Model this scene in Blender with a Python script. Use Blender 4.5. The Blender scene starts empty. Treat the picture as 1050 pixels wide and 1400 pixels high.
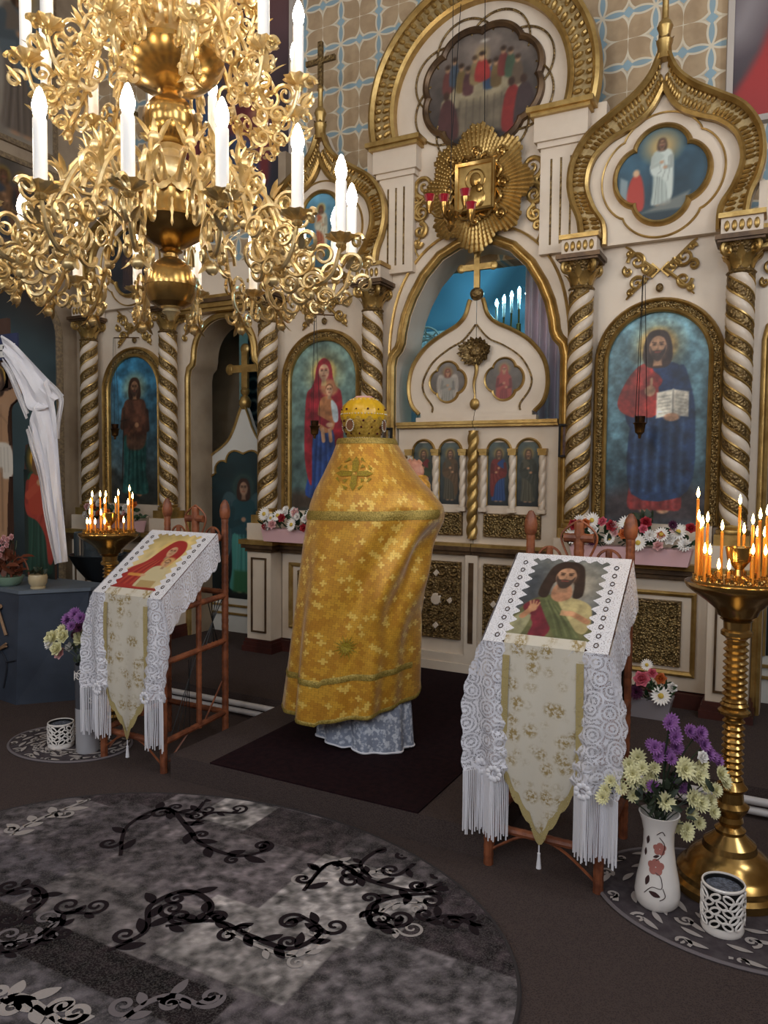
import bpy, math, random
import numpy as np
from mathutils import Matrix, Vector
PI = math.pi
rnd = random.Random(7)
scene = bpy.context.scene
COL = scene.collection

# ------------------------------------------------------------------ camera
FPX = 1040.0
TH, PITCH, ROLL, EYE = math.radians(27.88), math.radians(3.04), math.radians(0.51), 1.70
FWD = np.array([-math.sin(TH)*math.cos(PITCH), math.cos(TH)*math.cos(PITCH), -math.sin(PITCH)])
_rt = np.array([math.cos(TH), math.sin(TH), 0.0]); _up = np.cross(_rt, FWD)
RT = _rt*math.cos(ROLL)+_up*math.sin(ROLL); UP = -_rt*math.sin(ROLL)+_up*math.cos(ROLL)
CAMP = np.array([0, 0, EYE])
def ray(x, y): return (x-525)/FPX*RT-(y-700)/FPX*UP+FWD
def onz(x, y, z=0.0): d = ray(x, y); return CAMP+d*(z-EYE)/d[2]
def ony(x, y, Y): d = ray(x, y); return CAMP+d*Y/d[1]
def atz(x, y, depth): return CAMP+ray(x, y)*depth
cd = bpy.data.cameras.new('camera'); cam = bpy.data.objects.new('camera', cd); COL.objects.link(cam)
cd.sensor_fit = 'VERTICAL'; cd.sensor_height = 36; cd.sensor_width = 27; cd.lens = FPX/1400*36
cd.clip_start = .05; cd.clip_end = 100
m = Matrix.Identity(4)
for i in range(3): m[i][0] = RT[i]; m[i][1] = UP[i]; m[i][2] = -FWD[i]; m[i][3] = CAMP[i]
cam.matrix_world = m
scene.camera = cam

# ------------------------------------------------------------------ world, daylight, exposure
vs = scene.view_settings
vs.view_transform = 'Standard'; vs.look = 'None'; vs.gamma = 1; vs.use_curve_mapping = False
vs.exposure = 0.62
w = bpy.data.worlds.new('world'); scene.world = w; w.use_nodes = True
bg = w.node_tree.nodes['Background']; bg.inputs[0].default_value = (.62, .74, 1, 1); bg.inputs[1].default_value = 1.0
def window_light(name, loc, rot, sx, sy, power, col):
    l = bpy.data.lights.new(name, 'AREA'); l.shape = 'RECTANGLE'; l.size = sx; l.size_y = sy; l.energy = power; l.color = col
    o = bpy.data.objects.new(name, l); COL.objects.link(o); o.location = loc; o.rotation_euler = rot; return o
XL, XR, YB, YF, ZC = -6.5, 2.3, -4.2, 5.78, 7.2     # nave
CX = -2.14                                            # axis of the church
for i, x in enumerate((-4.9, -2.1, .7)):
    window_light('window_rear_offscreen', (x, YB+.06, 4.5), (math.radians(90), 0, 0), 1.0, 2.4, 52, (.86, .93, 1))
for i, y in enumerate((-2.3, .4, 3.0)):
    window_light('window_right_offscreen', (XR-.06, y, 4.6), (math.radians(90), 0, math.radians(90)), 1.0, 2.4, 44, (.9, .95, 1))

# ------------------------------------------------------------------ helpers
def lin(h):
    if not isinstance(h, str): return tuple(h)
    h = h.lstrip('#'); c = [int(h[i:i+2], 16)/255 for i in (0, 2, 4)]
    return tuple(x/12.92 if x <= .04045 else ((x+.055)/1.055)**2.4 for x in c)
class MB:
    def __init__(s): s.v = []; s.f = []; s.n = 0; s.uv = {}
    def add(s, V, F):
        V = np.asarray(V, float).reshape(-1, 3); s.v.append(V); o = s.n
        s.f += [tuple(i+o for i in q) for q in F]; s.n += len(V); return s
    def grid(s, P, cu=False, cv=False, uv=None):
        P = np.asarray(P, float); a, b = P.shape[:2]; F = []
        for i in range(a if cu else a-1):
            i2 = (i+1) % a
            for j in range(b if cv else b-1):
                j2 = (j+1) % b; F.append((i*b+j, i2*b+j, i2*b+j2, i*b+j2))
        if uv is not None:
            for k, q in enumerate(np.asarray(uv).reshape(-1, 2)): s.uv[s.n+k] = q
        return s.add(P.reshape(-1, 3), F)
    def box(s, x0, x1, y0, y1, z0, z1):
        V = [(x, y, z) for x in (x0, x1) for y in (y0, y1) for z in (z0, z1)]
        return s.add(V, [(0, 1, 3, 2), (4, 6, 7, 5), (0, 4, 5, 1), (2, 3, 7, 6), (0, 2, 6, 4), (1, 5, 7, 3)])
    def cbox(s, c, sz): return s.box(c[0]-sz[0]/2, c[0]+sz[0]/2, c[1]-sz[1]/2, c[1]+sz[1]/2, c[2]-sz[2]/2, c[2]+sz[2]/2)
    def tube(s, path, r, n=8, cap=True, closed=False):
        P = np.asarray(path, float); k = len(P)
        R = np.full(k, r, float) if np.isscalar(r) else np.interp(np.linspace(0, 1, k), np.linspace(0, 1, len(r)), r)
        if closed: T = np.roll(P, -1, 0)-np.roll(P, 1, 0)
        else: T = np.gradient(P, axis=0)
        T /= np.linalg.norm(T, axis=1)[:, None]+1e-12
        a = np.array([0, 0, 1.]) if abs(T[0][2]) < .9 else np.array([1., 0, 0])
        N = np.cross(T[0], a); N /= np.linalg.norm(N); G = []
        an = np.linspace(0, 2*PI, n, endpoint=False)
        for i in range(k):
            N = N-T[i]*(N@T[i]); N /= np.linalg.norm(N)+1e-12; B = np.cross(T[i], N)
            G.append(P[i]+R[i]*(np.cos(an)[:, None]*N+np.sin(an)[:, None]*B))
        o = s.n; s.grid(np.array(G), closed, True)
        if cap and not closed: s.f.append(tuple(o+j for j in range(n))[::-1]); s.f.append(tuple(o+(k-1)*n+j for j in range(n)))
        return s
    def lathe(s, prof, n=24, c=(0, 0, 0), flute=None):
        prof = np.asarray(prof, float); an = np.linspace(0, 2*PI, n, endpoint=False)
        G = np.zeros((len(prof), n, 3))
        for i, (r, z) in enumerate(prof):
            rr = r*(1+(flute[1]*np.cos(flute[0]*an) if flute else 0)); G[i, :, 0] = c[0]+rr*np.cos(an); G[i, :, 1] = c[1]+rr*np.sin(an); G[i, :, 2] = c[2]+z
        o = s.n; s.grid(G, False, True)
        if prof[0][0] > 1e-4: s.f.append(tuple(o+j for j in range(n))[::-1])
        if prof[-1][0] > 1e-4: s.f.append(tuple(o+(len(prof)-1)*n+j for j in range(n)))
        return s
    def ringl(s, prof, n=24, c=(0, 0, 0)):
        prof = np.asarray(prof, float); an = np.linspace(0, 2*PI, n, endpoint=False)
        G = np.stack([c[0]+prof[:, 0, None]*np.cos(an), c[1]+prof[:, 0, None]*np.sin(an), c[2]+prof[:, 1, None]*np.ones(n)], -1); return s.grid(G, True, True)
    def rows(s, half, y0, y1):
        """symmetric plate whose half outline (x, z) rises monotonically"""
        h = np.asarray(half, float); G = np.array([[(-x, y0, z), (x, y0, z), (x, y1, z), (-x, y1, z)] for x, z in h]); o = s.n; k = len(h); s.grid(G, False, True); s.f.append((o, o+1, o+2, o+3)); s.f.append(tuple(o+(k-1)*4+i for i in (3, 2, 1, 0))); return s
    def ball(s, c, r, n=10, m=7):
        r = (r, r, r) if np.isscalar(r) else r
        t = np.linspace(0, PI, m); a = np.linspace(0, 2*PI, n, endpoint=False)
        G = np.stack([c[0]+r[0]*np.sin(t)[:, None]*np.cos(a), c[1]+r[1]*np.sin(t)[:, None]*np.sin(a), c[2]+r[2]*np.cos(t)[:, None]*np.ones(n)], -1)
        return s.grid(G, False, True)
    def sweep(s, path, prof, y=0.0, closed=False, cap=True):
        """profile (offset to the left of travel, depth towards viewer) along a path in XZ"""
        P = np.asarray(path, float); k = len(P)
        if closed: d0 = P-np.roll(P, 1, 0); d1 = np.roll(P, -1, 0)-P
        else:
            d = np.diff(P, axis=0); d0 = np.vstack([d[:1], d]); d1 = np.vstack([d, d[-1:]])
        d0 = d0/(np.linalg.norm(d0, axis=1)[:, None]+1e-12); d1 = d1/(np.linalg.norm(d1, axis=1)[:, None]+1e-12)
        n0 = np.stack([-d0[:, 1], d0[:, 0]], 1); n1 = np.stack([-d1[:, 1], d1[:, 0]], 1)
        N = n0+n1; L = np.linalg.norm(N, axis=1)[:, None]+1e-9; N = N/L; c = np.clip((N*n0).sum(1), .45, 1)[:, None]; N = N/c
        G = np.zeros((k, len(prof), 3))
        for j, (o, dep) in enumerate(prof): G[:, j, 0] = P[:, 0]+N[:, 0]*o; G[:, j, 1] = y-dep; G[:, j, 2] = P[:, 1]+N[:, 1]*o
        b = s.n; m_ = len(prof); s.grid(G, closed, True)
        if cap and not closed: s.f.append(tuple(b+j for j in range(m_))); s.f.append(tuple(b+(k-1)*m_+j for j in range(m_))[::-1])
        return s
    def slab(s, pts, y0, y1):
        n = len(pts); V = [(x, y0, z) for x, z in pts]+[(x, y1, z) for x, z in pts]
        F = [tuple(range(n)), tuple(range(2*n-1, n-1, -1))]+[(i, n+i, n+(i+1) % n, (i+1) % n) for i in range(n)]
        return s.add(V, F)
    def xf(s, M):
        M = np.array(M); s.v = [np.c_[V, np.ones(len(V))]@M.T[:, :3] for V in s.v]; return s
    def build(s, name, mat, parent=None, smooth=True, loc=None):
        me = bpy.data.meshes.new(name); V = np.vstack(s.v)
        me.from_pydata(V.tolist(), [], s.f); me.update()
        if s.uv:
            lay = me.uv_layers.new(name='UVMap'); li = np.zeros(len(me.loops), np.int32); me.loops.foreach_get('vertex_index', li)
            U = np.zeros((len(V), 2))
            for k, q in s.uv.items(): U[k] = q
            lay.data.foreach_set('uv', U[li].ravel())
        if smooth:
            me.shade_smooth()
            try: me.set_sharp_from_angle(angle=math.radians(38))
            except Exception: pass
        o = bpy.data.objects.new(name, me); COL.objects.link(o); me.materials.append(mat)
        if parent is not None: o.parent = parent
        if loc is not None: o.location = loc
        return o
def T(name, label, cat, loc=(0, 0, 0), rz=0.0, group=None):
    o = bpy.data.objects.new(name, None); COL.objects.link(o); o.empty_display_size = .05
    o.location = loc; o.rotation_euler = (0, 0, rz); return tag(o, label, cat, group)
def tag(o, label, cat, group=None):
    o['label'] = label; o['category'] = cat
    if group: o['group'] = group
    return o
def struct(o, label=None):
    o['kind'] = 'structure'
    if label: o['label'] = label
    return o
def dup(src, parent=None, loc=None, rz=None, label=None):
    c = src.copy(); COL.objects.link(c)
    if parent is not None: c.parent = parent
    if loc is not None: c.location = loc
    if rz is not None: c.rotation_euler = (0, 0, rz)
    if label: c['label'] = label
    for ch in list(src.children): dup(ch, c)
    return c
def crom(pts, k=6, closed=False):
    P = np.asarray(pts, float); n = len(P); out = []
    for i in range(n if closed else n-1):
        g = lambda q: P[q % n] if closed else P[min(max(q, 0), n-1)]
        a, b, c, d = g(i-1), g(i), g(i+1), g(i+2)
        for t in np.linspace(0, 1, k, endpoint=False):
            out.append(.5*((2*b)+(-a+c)*t+(2*a-5*b+4*c-d)*t*t+(-a+3*b-3*c+d)*t**3))
    if not closed: out.append(P[-1])
    return np.array(out)
def spiral(cx, cz, R, turns=1.6, a0=0.0, d=1, k=26, r0=.12):
    t = np.linspace(0, 1, k); a = a0+d*turns*2*PI*t; r = R*(r0+(1-r0)*(1-t)**1.15)
    return np.stack([cx+r*np.cos(a), cz+r*np.sin(a)], 1)
def xz(p2, y=0.0): p2 = np.asarray(p2, float); return np.stack([p2[:, 0], np.full(len(p2), y), p2[:, 1]], 1)
def arch(xc, hw, z0, zs, n=24, rise=None):
    """open path: right foot, up, round the top, down to the left foot"""
    rise = hw if rise is None else rise; a = np.linspace(0, PI, n)
    return np.vstack([[(xc+hw, z0)], np.stack([xc+hw*np.cos(a), zs+rise*np.sin(a)], 1), [(xc-hw, z0)]])
def mirror_path(half):
    """half: (dx, z) from the foot up to the peak; returns right side up, peak, left side down"""
    h = np.asarray(half, float); return np.vstack([h, (h*[-1, 1])[::-1][1:]])
def foil(cx, cz, hw, hh, lobes=4, dep=.28, n=96, ph=0.0):
    a = np.linspace(0, 2*PI, n, endpoint=False); r = 1-dep+dep*np.abs(np.cos((a-ph)*lobes/2))**.7
    return np.stack([cx+hw*r*np.cos(a), cz+hh*r*np.sin(a)], 1)

# ------------------------------------------------------------------ materials
class NT:
    def __init__(s, name):
        s.m = bpy.data.materials.new(name); s.m.use_nodes = True; s.t = s.m.node_tree; s.b = s.t.nodes['Principled BSDF']
    def n(s, typ, **k):
        o = s.t.nodes.new(typ)
        for a, b in k.items(): setattr(o, a, b)
        return o
    def put(s, sock, v):
        if v is None: return
        if hasattr(v, 'is_output'): s.t.links.new(v, sock)
        else:
            if isinstance(v, str): v = lin(v)
            if hasattr(sock.default_value, '__len__') and len(sock.default_value) == 4 and len(v) == 3: v = (*v, 1)
            sock.default_value = v
    def math(s, op, a, b=None, c=None):
        o = s.n('ShaderNodeMath', operation=op)
        for i, q in enumerate((a, b, c)): s.put(o.inputs[i], q)
        return o.outputs[0]
    def mix(s, f, a, b, blend='MIX'):
        o = s.n('ShaderNodeMix', data_type='RGBA', blend_type=blend); s.put(o.inputs[0], f); s.put(o.inputs[6], a); s.put(o.inputs[7], b); return o.outputs[2]
    def coord(s, kind='Object', scale=None):
        o = s.n('ShaderNodeTexCoord').outputs[kind]
        if scale is not None:
            mp = s.n('ShaderNodeMapping'); mp.inputs['Scale'].default_value = scale if not np.isscalar(scale) else (scale,)*3; s.t.links.new(o, mp.inputs[0]); o = mp.outputs[0]
        return o
    def noise(s, vec, scale, detail=3, rough=.55):
        o = s.n('ShaderNodeTexNoise'); s.put(o.inputs['Vector'], vec); o.inputs['Scale'].default_value = scale; o.inputs['Detail'].default_value = detail; o.inputs['Roughness'].default_value = rough; return o.outputs[0]
    def voro(s, vec, scale, feature='F1'):
        o = s.n('ShaderNodeTexVoronoi', feature=feature); s.put(o.inputs['Vector'], vec); o.inputs['Scale'].default_value = scale; return o.outputs['Distance']
    def step(s, v, lo, hi):
        o = s.n('ShaderNodeMapRange', interpolation_type='SMOOTHSTEP'); s.put(o.inputs[0], v); o.inputs[1].default_value = lo; o.inputs[2].default_value = hi; return o.outputs[0]
    def bump(s, h, strength=.4, dist=.01):
        o = s.n('ShaderNodeBump'); s.put(o.inputs['Height'], h); o.inputs['Strength'].default_value = strength; o.inputs['Distance'].default_value = dist; s.t.links.new(o.outputs[0], s.b.inputs['Normal'])
    def set(s, **k):
        for a, b in k.items(): s.put(s.b.inputs[a.replace('_', ' ')], b)
        return s.m
def mk(name, col, rough=.5, metal=0.0, var=None, vs_=6, bump=0, bs=60, bkind='noise', emit=None, es=0, spec=None, trans=0, dist=.006):
    t = NT(name); c = t.coord()
    base = col
    if var: base = t.mix(t.step(t.noise(c, vs_, 4), .35, .68), col, var)
    if bump: t.bump(t.noise(c, bs, 4) if bkind == 'noise' else t.voro(c, bs), bump, dist)
    t.set(Base_Color=base, Roughness=rough, Metallic=metal)
    if emit: t.set(Emission_Color=emit, Emission_Strength=es)
    if spec is not None: t.set(Specular_IOR_Level=spec)
    if trans: t.set(Transmission_Weight=trans)
    return t.m
M = {}
M['white'] = mk('cream_white_paint', '#d6c6b3', .38, var='#cab8a4', vs_=2.5, bump=.05, bs=14)
M['gold'] = mk('gilding', '#bd9d60', .36, .72, var='#9c7c45', vs_=9, bump=.25, bs=45)
M['carved'] = mk('carved_gilding', '#a18858', .38, .68, var='#5d4a2c', vs_=70, bump=.9, bs=75, bkind='voro', dist=.012)
M['old'] = mk('antique_gilding', '#8a7146', .42, .6, var='#5a4529', vs_=40, bump=.7, bs=60, bkind='voro', dist=.01)
M['pale_gilt'] = mk('pale_gilt_ground', '#ab9468', .45, .4, var='#8d754a', vs_=30, bump=.3, bs=60)
M['backing'] = mk('brown_gilt_ground', '#6b5438', .5, .4, var='#4b3824', vs_=30, bump=.4, bs=60)
M['ledge'] = mk('bronze_moulding', '#6b5238', .4, .5, var='#4a3728', vs_=8)
M['brass'] = mk('polished_brass', '#bd9a5e', .22, .92, var='#9c783f', vs_=7)
M['brass_old'] = mk('darkened_brass', '#80623a', .3, .9, var='#5c432a', vs_=9)
M['bronze'] = mk('dark_bronze', '#3d2a20', .35, .9, var='#59402c', vs_=20)
M['chand'] = mk('chandelier_gilt', '#dcc596', .3, .66, var='#c2a265', vs_=15, bump=.2, bs=70)
M['plinth'] = mk('mahogany_plinth', '#4e241c', .45, var='#371813', vs_=4)
M['candle'] = mk('white_candle_sleeve', '#efe9e2', .45, bump=.25, bs=40)
M['bulb'] = mk('lit_bulb', '#ffffff', .3, emit='#fff0d8', es=42)
M['cool_bulb'] = mk('lit_cool_white_bulb', '#ffffff', .3, emit='#8fe0ff', es=380)
M['flame'] = mk('candle_flame', '#ffd890', .5, emit='#ffcf7a', es=22)
M['wax'] = mk('honey_wax', '#d58a2e', .4); M['wax'].node_tree.nodes['Principled BSDF'].inputs['Subsurface Weight'].default_value = .25
M['wicker'] = mk('wrapped_wicker', '#8f5233', .5, var='#633420', vs_=14, bump=.5, bs=45)
M['wicker_dark'] = mk('wicker_joint', '#5e2c17', .55)
M['iron'] = mk('black_iron', '#151313', .5, .5)
M['pipe'] = mk('white_pipe', '#c9c3c2', .4)
M['burgundy'] = mk('burgundy_runner', '#241316', .95, var='#1a0e12', vs_=30, bump=.4, bs=260, spec=.1)
def carpet():
    t = NT('dark_loop_carpet'); c = t.coord(); n1 = t.noise(c, 1.6, 3); n2 = t.voro(c, 170)
    b = t.mix(t.step(n1, .3, .7), '#302829', '#3a302f'); b = t.mix(t.step(n2, .1, .6), b, '#4a3f3c', 'MIX')
    t.bump(n2, .5, .004); t.set(Base_Color=b, Roughness=.95, Specular_IOR_Level=.1); return t.m
M['carpet'] = carpet()
M['glass_red'] = mk('red_glass', '#b3203a', .1, trans=.5)
M['skin'] = mk('skin', '#c08a70', .5, var='#b0745e', vs_=30)
M['leaf'] = mk('leaf_green', '#2f4a2c', .5, var='#1f3320', vs_=12)
M['leaf2'] = mk('dark_leaf', '#232c20', .55, var='#33402a', vs_=12)
for k, c in dict(petal_white='#e9e4df', petal_cream='#dcd6a8', petal_violet='#8e5a98', petal_pink='#d56a7c', petal_red='#a52733', petal_orange='#c76b35', petal_plum='#4a1a3a', petal_blush='#dba9a8', petal_center='#c8a840').items(): M[k] = mk(k, c, .6)
M['pinkbox'] = mk('pink_planter', '#d3a9ab', .55)
M['ceramic'] = mk('glazed_white_ceramic', '#e2dad4', .18)
M['plaster'] = mk('beige_plaster', '#a8957e', .7, var='#93806b', vs_=3, bump=.1, bs=20)
M['ceil'] = mk('ceiling_paint', '#c9c2b6', .8)
M['navywall'] = mk('grey_sanctuary_wall', '#848c8e', .7, var='#747d80', vs_=2)
def paintmat():
    t = NT('oil_painting'); a = t.n('ShaderNodeAttribute'); a.attribute_name = 'Col'
    t.bump(t.noise(t.coord(), 90, 2), .12, .003); t.set(Base_Color=a.outputs['Color'], Roughness=.42); return t.m
M['paint'] = paintmat()
def lace(name, col, s1, s2, thr, mot):
    t = NT(name); uv = t.coord('UV')
    e = t.n('ShaderNodeTexVoronoi', feature='DISTANCE_TO_EDGE'); t.put(e.inputs['Vector'], uv); e.inputs['Scale'].default_value = s1
    net = t.math('LESS_THAN', e.outputs['Distance'], thr)
    d = t.n('ShaderNodeTexVoronoi', feature='F1', voronoi_dimensions='2D'); t.put(d.inputs['Vector'], uv); d.inputs['Scale'].default_value = s2; d.inputs['Randomness'].default_value = .7
    rings = t.math('GREATER_THAN', t.math('SINE', t.math('MULTIPLY', d.outputs['Distance'], 26)), mot)
    al = t.math('MAXIMUM', net, rings)
    t.set(Base_Color=col, Roughness=.8, Alpha=al, Specular_IOR_Level=.2); return t.m
M['lace'] = lace('white_lace', '#d5d2d8', 240, 15, .14, .1)
M['lace_dense'] = lace('dense_white_lace', '#dcd8da', 260, 24, .2, -.25)
M['linen'] = mk('white_cloth', '#dedbe0', .8, bump=.2, bs=90)
def brocade_cream():
    t = NT('cream_brocade'); uv = t.coord('UV'); d = t.n('ShaderNodeTexVoronoi', feature='F1'); t.put(d.inputs['Vector'], uv); d.inputs['Scale'].default_value = 15; d.inputs['Randomness'].default_value = .6
    n = t.noise(uv, 60, 5, .7); msk = t.math('MULTIPLY', t.step(d.outputs['Distance'], .62, .25), t.step(n, .44, .56))
    b = t.mix(msk, '#cbc2b2', '#97804e'); t.bump(n, .2, .003); t.set(Base_Color=b, Roughness=.6); return t.m
M['brocade_cream'] = brocade_cream()
M['gold_lace'] = lace('gold_lace_edging', '#a99767', 160, 30, .25, -.5)
def vestment():
    """gold brocade woven as interlocking plus signs in two tones"""
    t = NT('gold_cross_brocade'); uv = t.coord('UV'); sp = t.n('ShaderNodeSeparateXYZ'); t.put(sp.inputs[0], uv)
    S = 80.0
    u = t.math('MULTIPLY', sp.outputs[0], S); v = t.math('MULTIPLY', sp.outputs[1], S)
    i = t.math('FLOOR', u); j = t.math('FLOOR', v)
    k = t.math('FLOORED_MODULO', t.math('ADD', i, t.math('MULTIPLY', j, 2)), 5)
    eq = lambda q: t.math('COMPARE', k, float(q), .2)
    ci = t.math('ADD', t.math('SUBTRACT', i, eq(1)), eq(4)); cj = t.math('ADD', t.math('SUBTRACT', j, eq(2)), eq(3))
    cb = t.n('ShaderNodeCombineXYZ'); t.put(cb.inputs[0], ci); t.put(cb.inputs[1], cj)
    wn = t.n('ShaderNodeTexWhiteNoise'); t.put(wn.inputs['Vector'], cb.outputs[0])
    tone = wn.outputs['Value']
    base = t.mix(t.step(tone, .0, .85), '#b87d18', '#d09a2a'); base = t.mix(t.math('GREATER_THAN', tone, .88), base, '#e2b954')
    # seams between the plus signs: distance to the plus outline
    fu = t.math('ABSOLUTE', t.math('SUBTRACT', u, t.math('ADD', ci, .5))); fv = t.math('ABSOLUTE', t.math('SUBTRACT', v, t.math('ADD', cj, .5)))
    mx = t.math('MAXIMUM', fu, fv); mn = t.math('MINIMUM', fu, fv)
    seam = t.math('MAXIMUM', t.math('GREATER_THAN', mx, 1.42), t.math('MULTIPLY', t.math('GREATER_THAN', mn, .42), t.math('GREATER_THAN', mx, .42)))
    base = t.mix(t.math('MULTIPLY', seam, .55), base, '#8f5e14')
    thr = t.noise(t.coord('UV', (1, 1, 1)), 500, 2)
    t.bump(t.math('ADD', seam, thr), .18, .002)
    t.set(Base_Color=base, Roughness=.42, Metallic=.25, Sheen_Weight=.3); return t.m
M['vest'] = vestment()
M['braid'] = mk('gold_braid', '#b3994c', .45, .4, var='#85702f', vs_=120, bump=.6, bs=140)
M['embroidery'] = mk('olive_gold_embroidery', '#a08a1c', .5, .3, var='#80661a', vs_=150, bump=.5, bs=160)
def sticharion():
    t = NT('silver_white_brocade'); uv = t.coord('UV'); n = t.noise(uv, 28, 4, .6); ve = t.voro(uv, 34)
    b = t.mix(t.step(ve, .25, .4), '#b9bdca', '#8d93a4'); b = t.mix(t.step(n, .5, .6), b, '#d4d6de')
    t.bump(ve, .3, .004); t.set(Base_Color=b, Roughness=.45, Metallic=.1); return t.m
M['stich'] = sticharion()
def wallpattern():
    """stencilled wall: tan four-petalled flowers with pale outlines, blue stars between"""
    t = NT('stencilled_wall'); c = t.coord('Object'); sp = t.n('ShaderNodeSeparateXYZ'); t.put(sp.inputs[0], c)
    S = 2.7
    def fr(sock, off): return t.math('SUBTRACT', t.math('FRACT', t.math('ADD', t.math('MULTIPLY', sock, S), off)), .5)
    def flow(ou, ov):
        x = fr(sp.outputs[0], ou); y = fr(sp.outputs[2], ov)
        ax = t.math('ABSOLUTE', x); ay = t.math('ABSOLUTE', y)
        r = t.math('SQRT', t.math('ADD', t.math('MULTIPLY', x, x), t.math('MULTIPLY', y, y)))
        # petal = lens along each diagonal
        dd = t.math('ABSOLUTE', t.math('SUBTRACT', ax, ay)); ss = t.math('ADD', ax, ay)
        wdt = t.math('MULTIPLY', t.math('MULTIPLY', ss, t.math('SUBTRACT', 1.0, ss)), 1.35)
        return t.math('SUBTRACT', wdt, dd), r, ax, ay
    p, r, ax, ay = flow(0, 0)
    tan = t.mix(t.step(t.noise(c, 7, 3), .35, .65), '#a48a6b', '#b49a79')
    # blue four-pointed stars along the axes
    mx = t.math('MAXIMUM', ax, ay); mn = t.math('MINIMUM', ax, ay)
    star = t.math('SUBTRACT', t.math('MULTIPLY', t.math('MULTIPLY', mx, t.math('SUBTRACT', .5, mx)), 1.15), mn)
    ground = t.mix(t.step(t.noise(c, 4, 3), .3, .7), '#b5a58e', '#c4b59c')
    b = t.mix(t.math('GREATER_THAN', p, 0.02), ground, tan)
    line = t.math('LESS_THAN', t.math('ABSOLUTE', p), .028)
    b = t.mix(line, b, '#d3c6ae')
    b = t.mix(t.math('GREATER_THAN', star, .02), b, '#8ba0a8')
    sl_ = t.math('LESS_THAN', t.math('ABSOLUTE', star), .02); b = t.mix(sl_, b, '#d3c6ae')
    dia = t.math('LESS_THAN', t.math('ADD', t.math('ABSOLUTE', t.math('SUBTRACT', mx, .5)), mn), .11); b = t.mix(dia, b, '#8ea6b0')
    t.set(Base_Color=b, Roughness=.75); return t.m
M['stencil'] = wallpattern()
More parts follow.
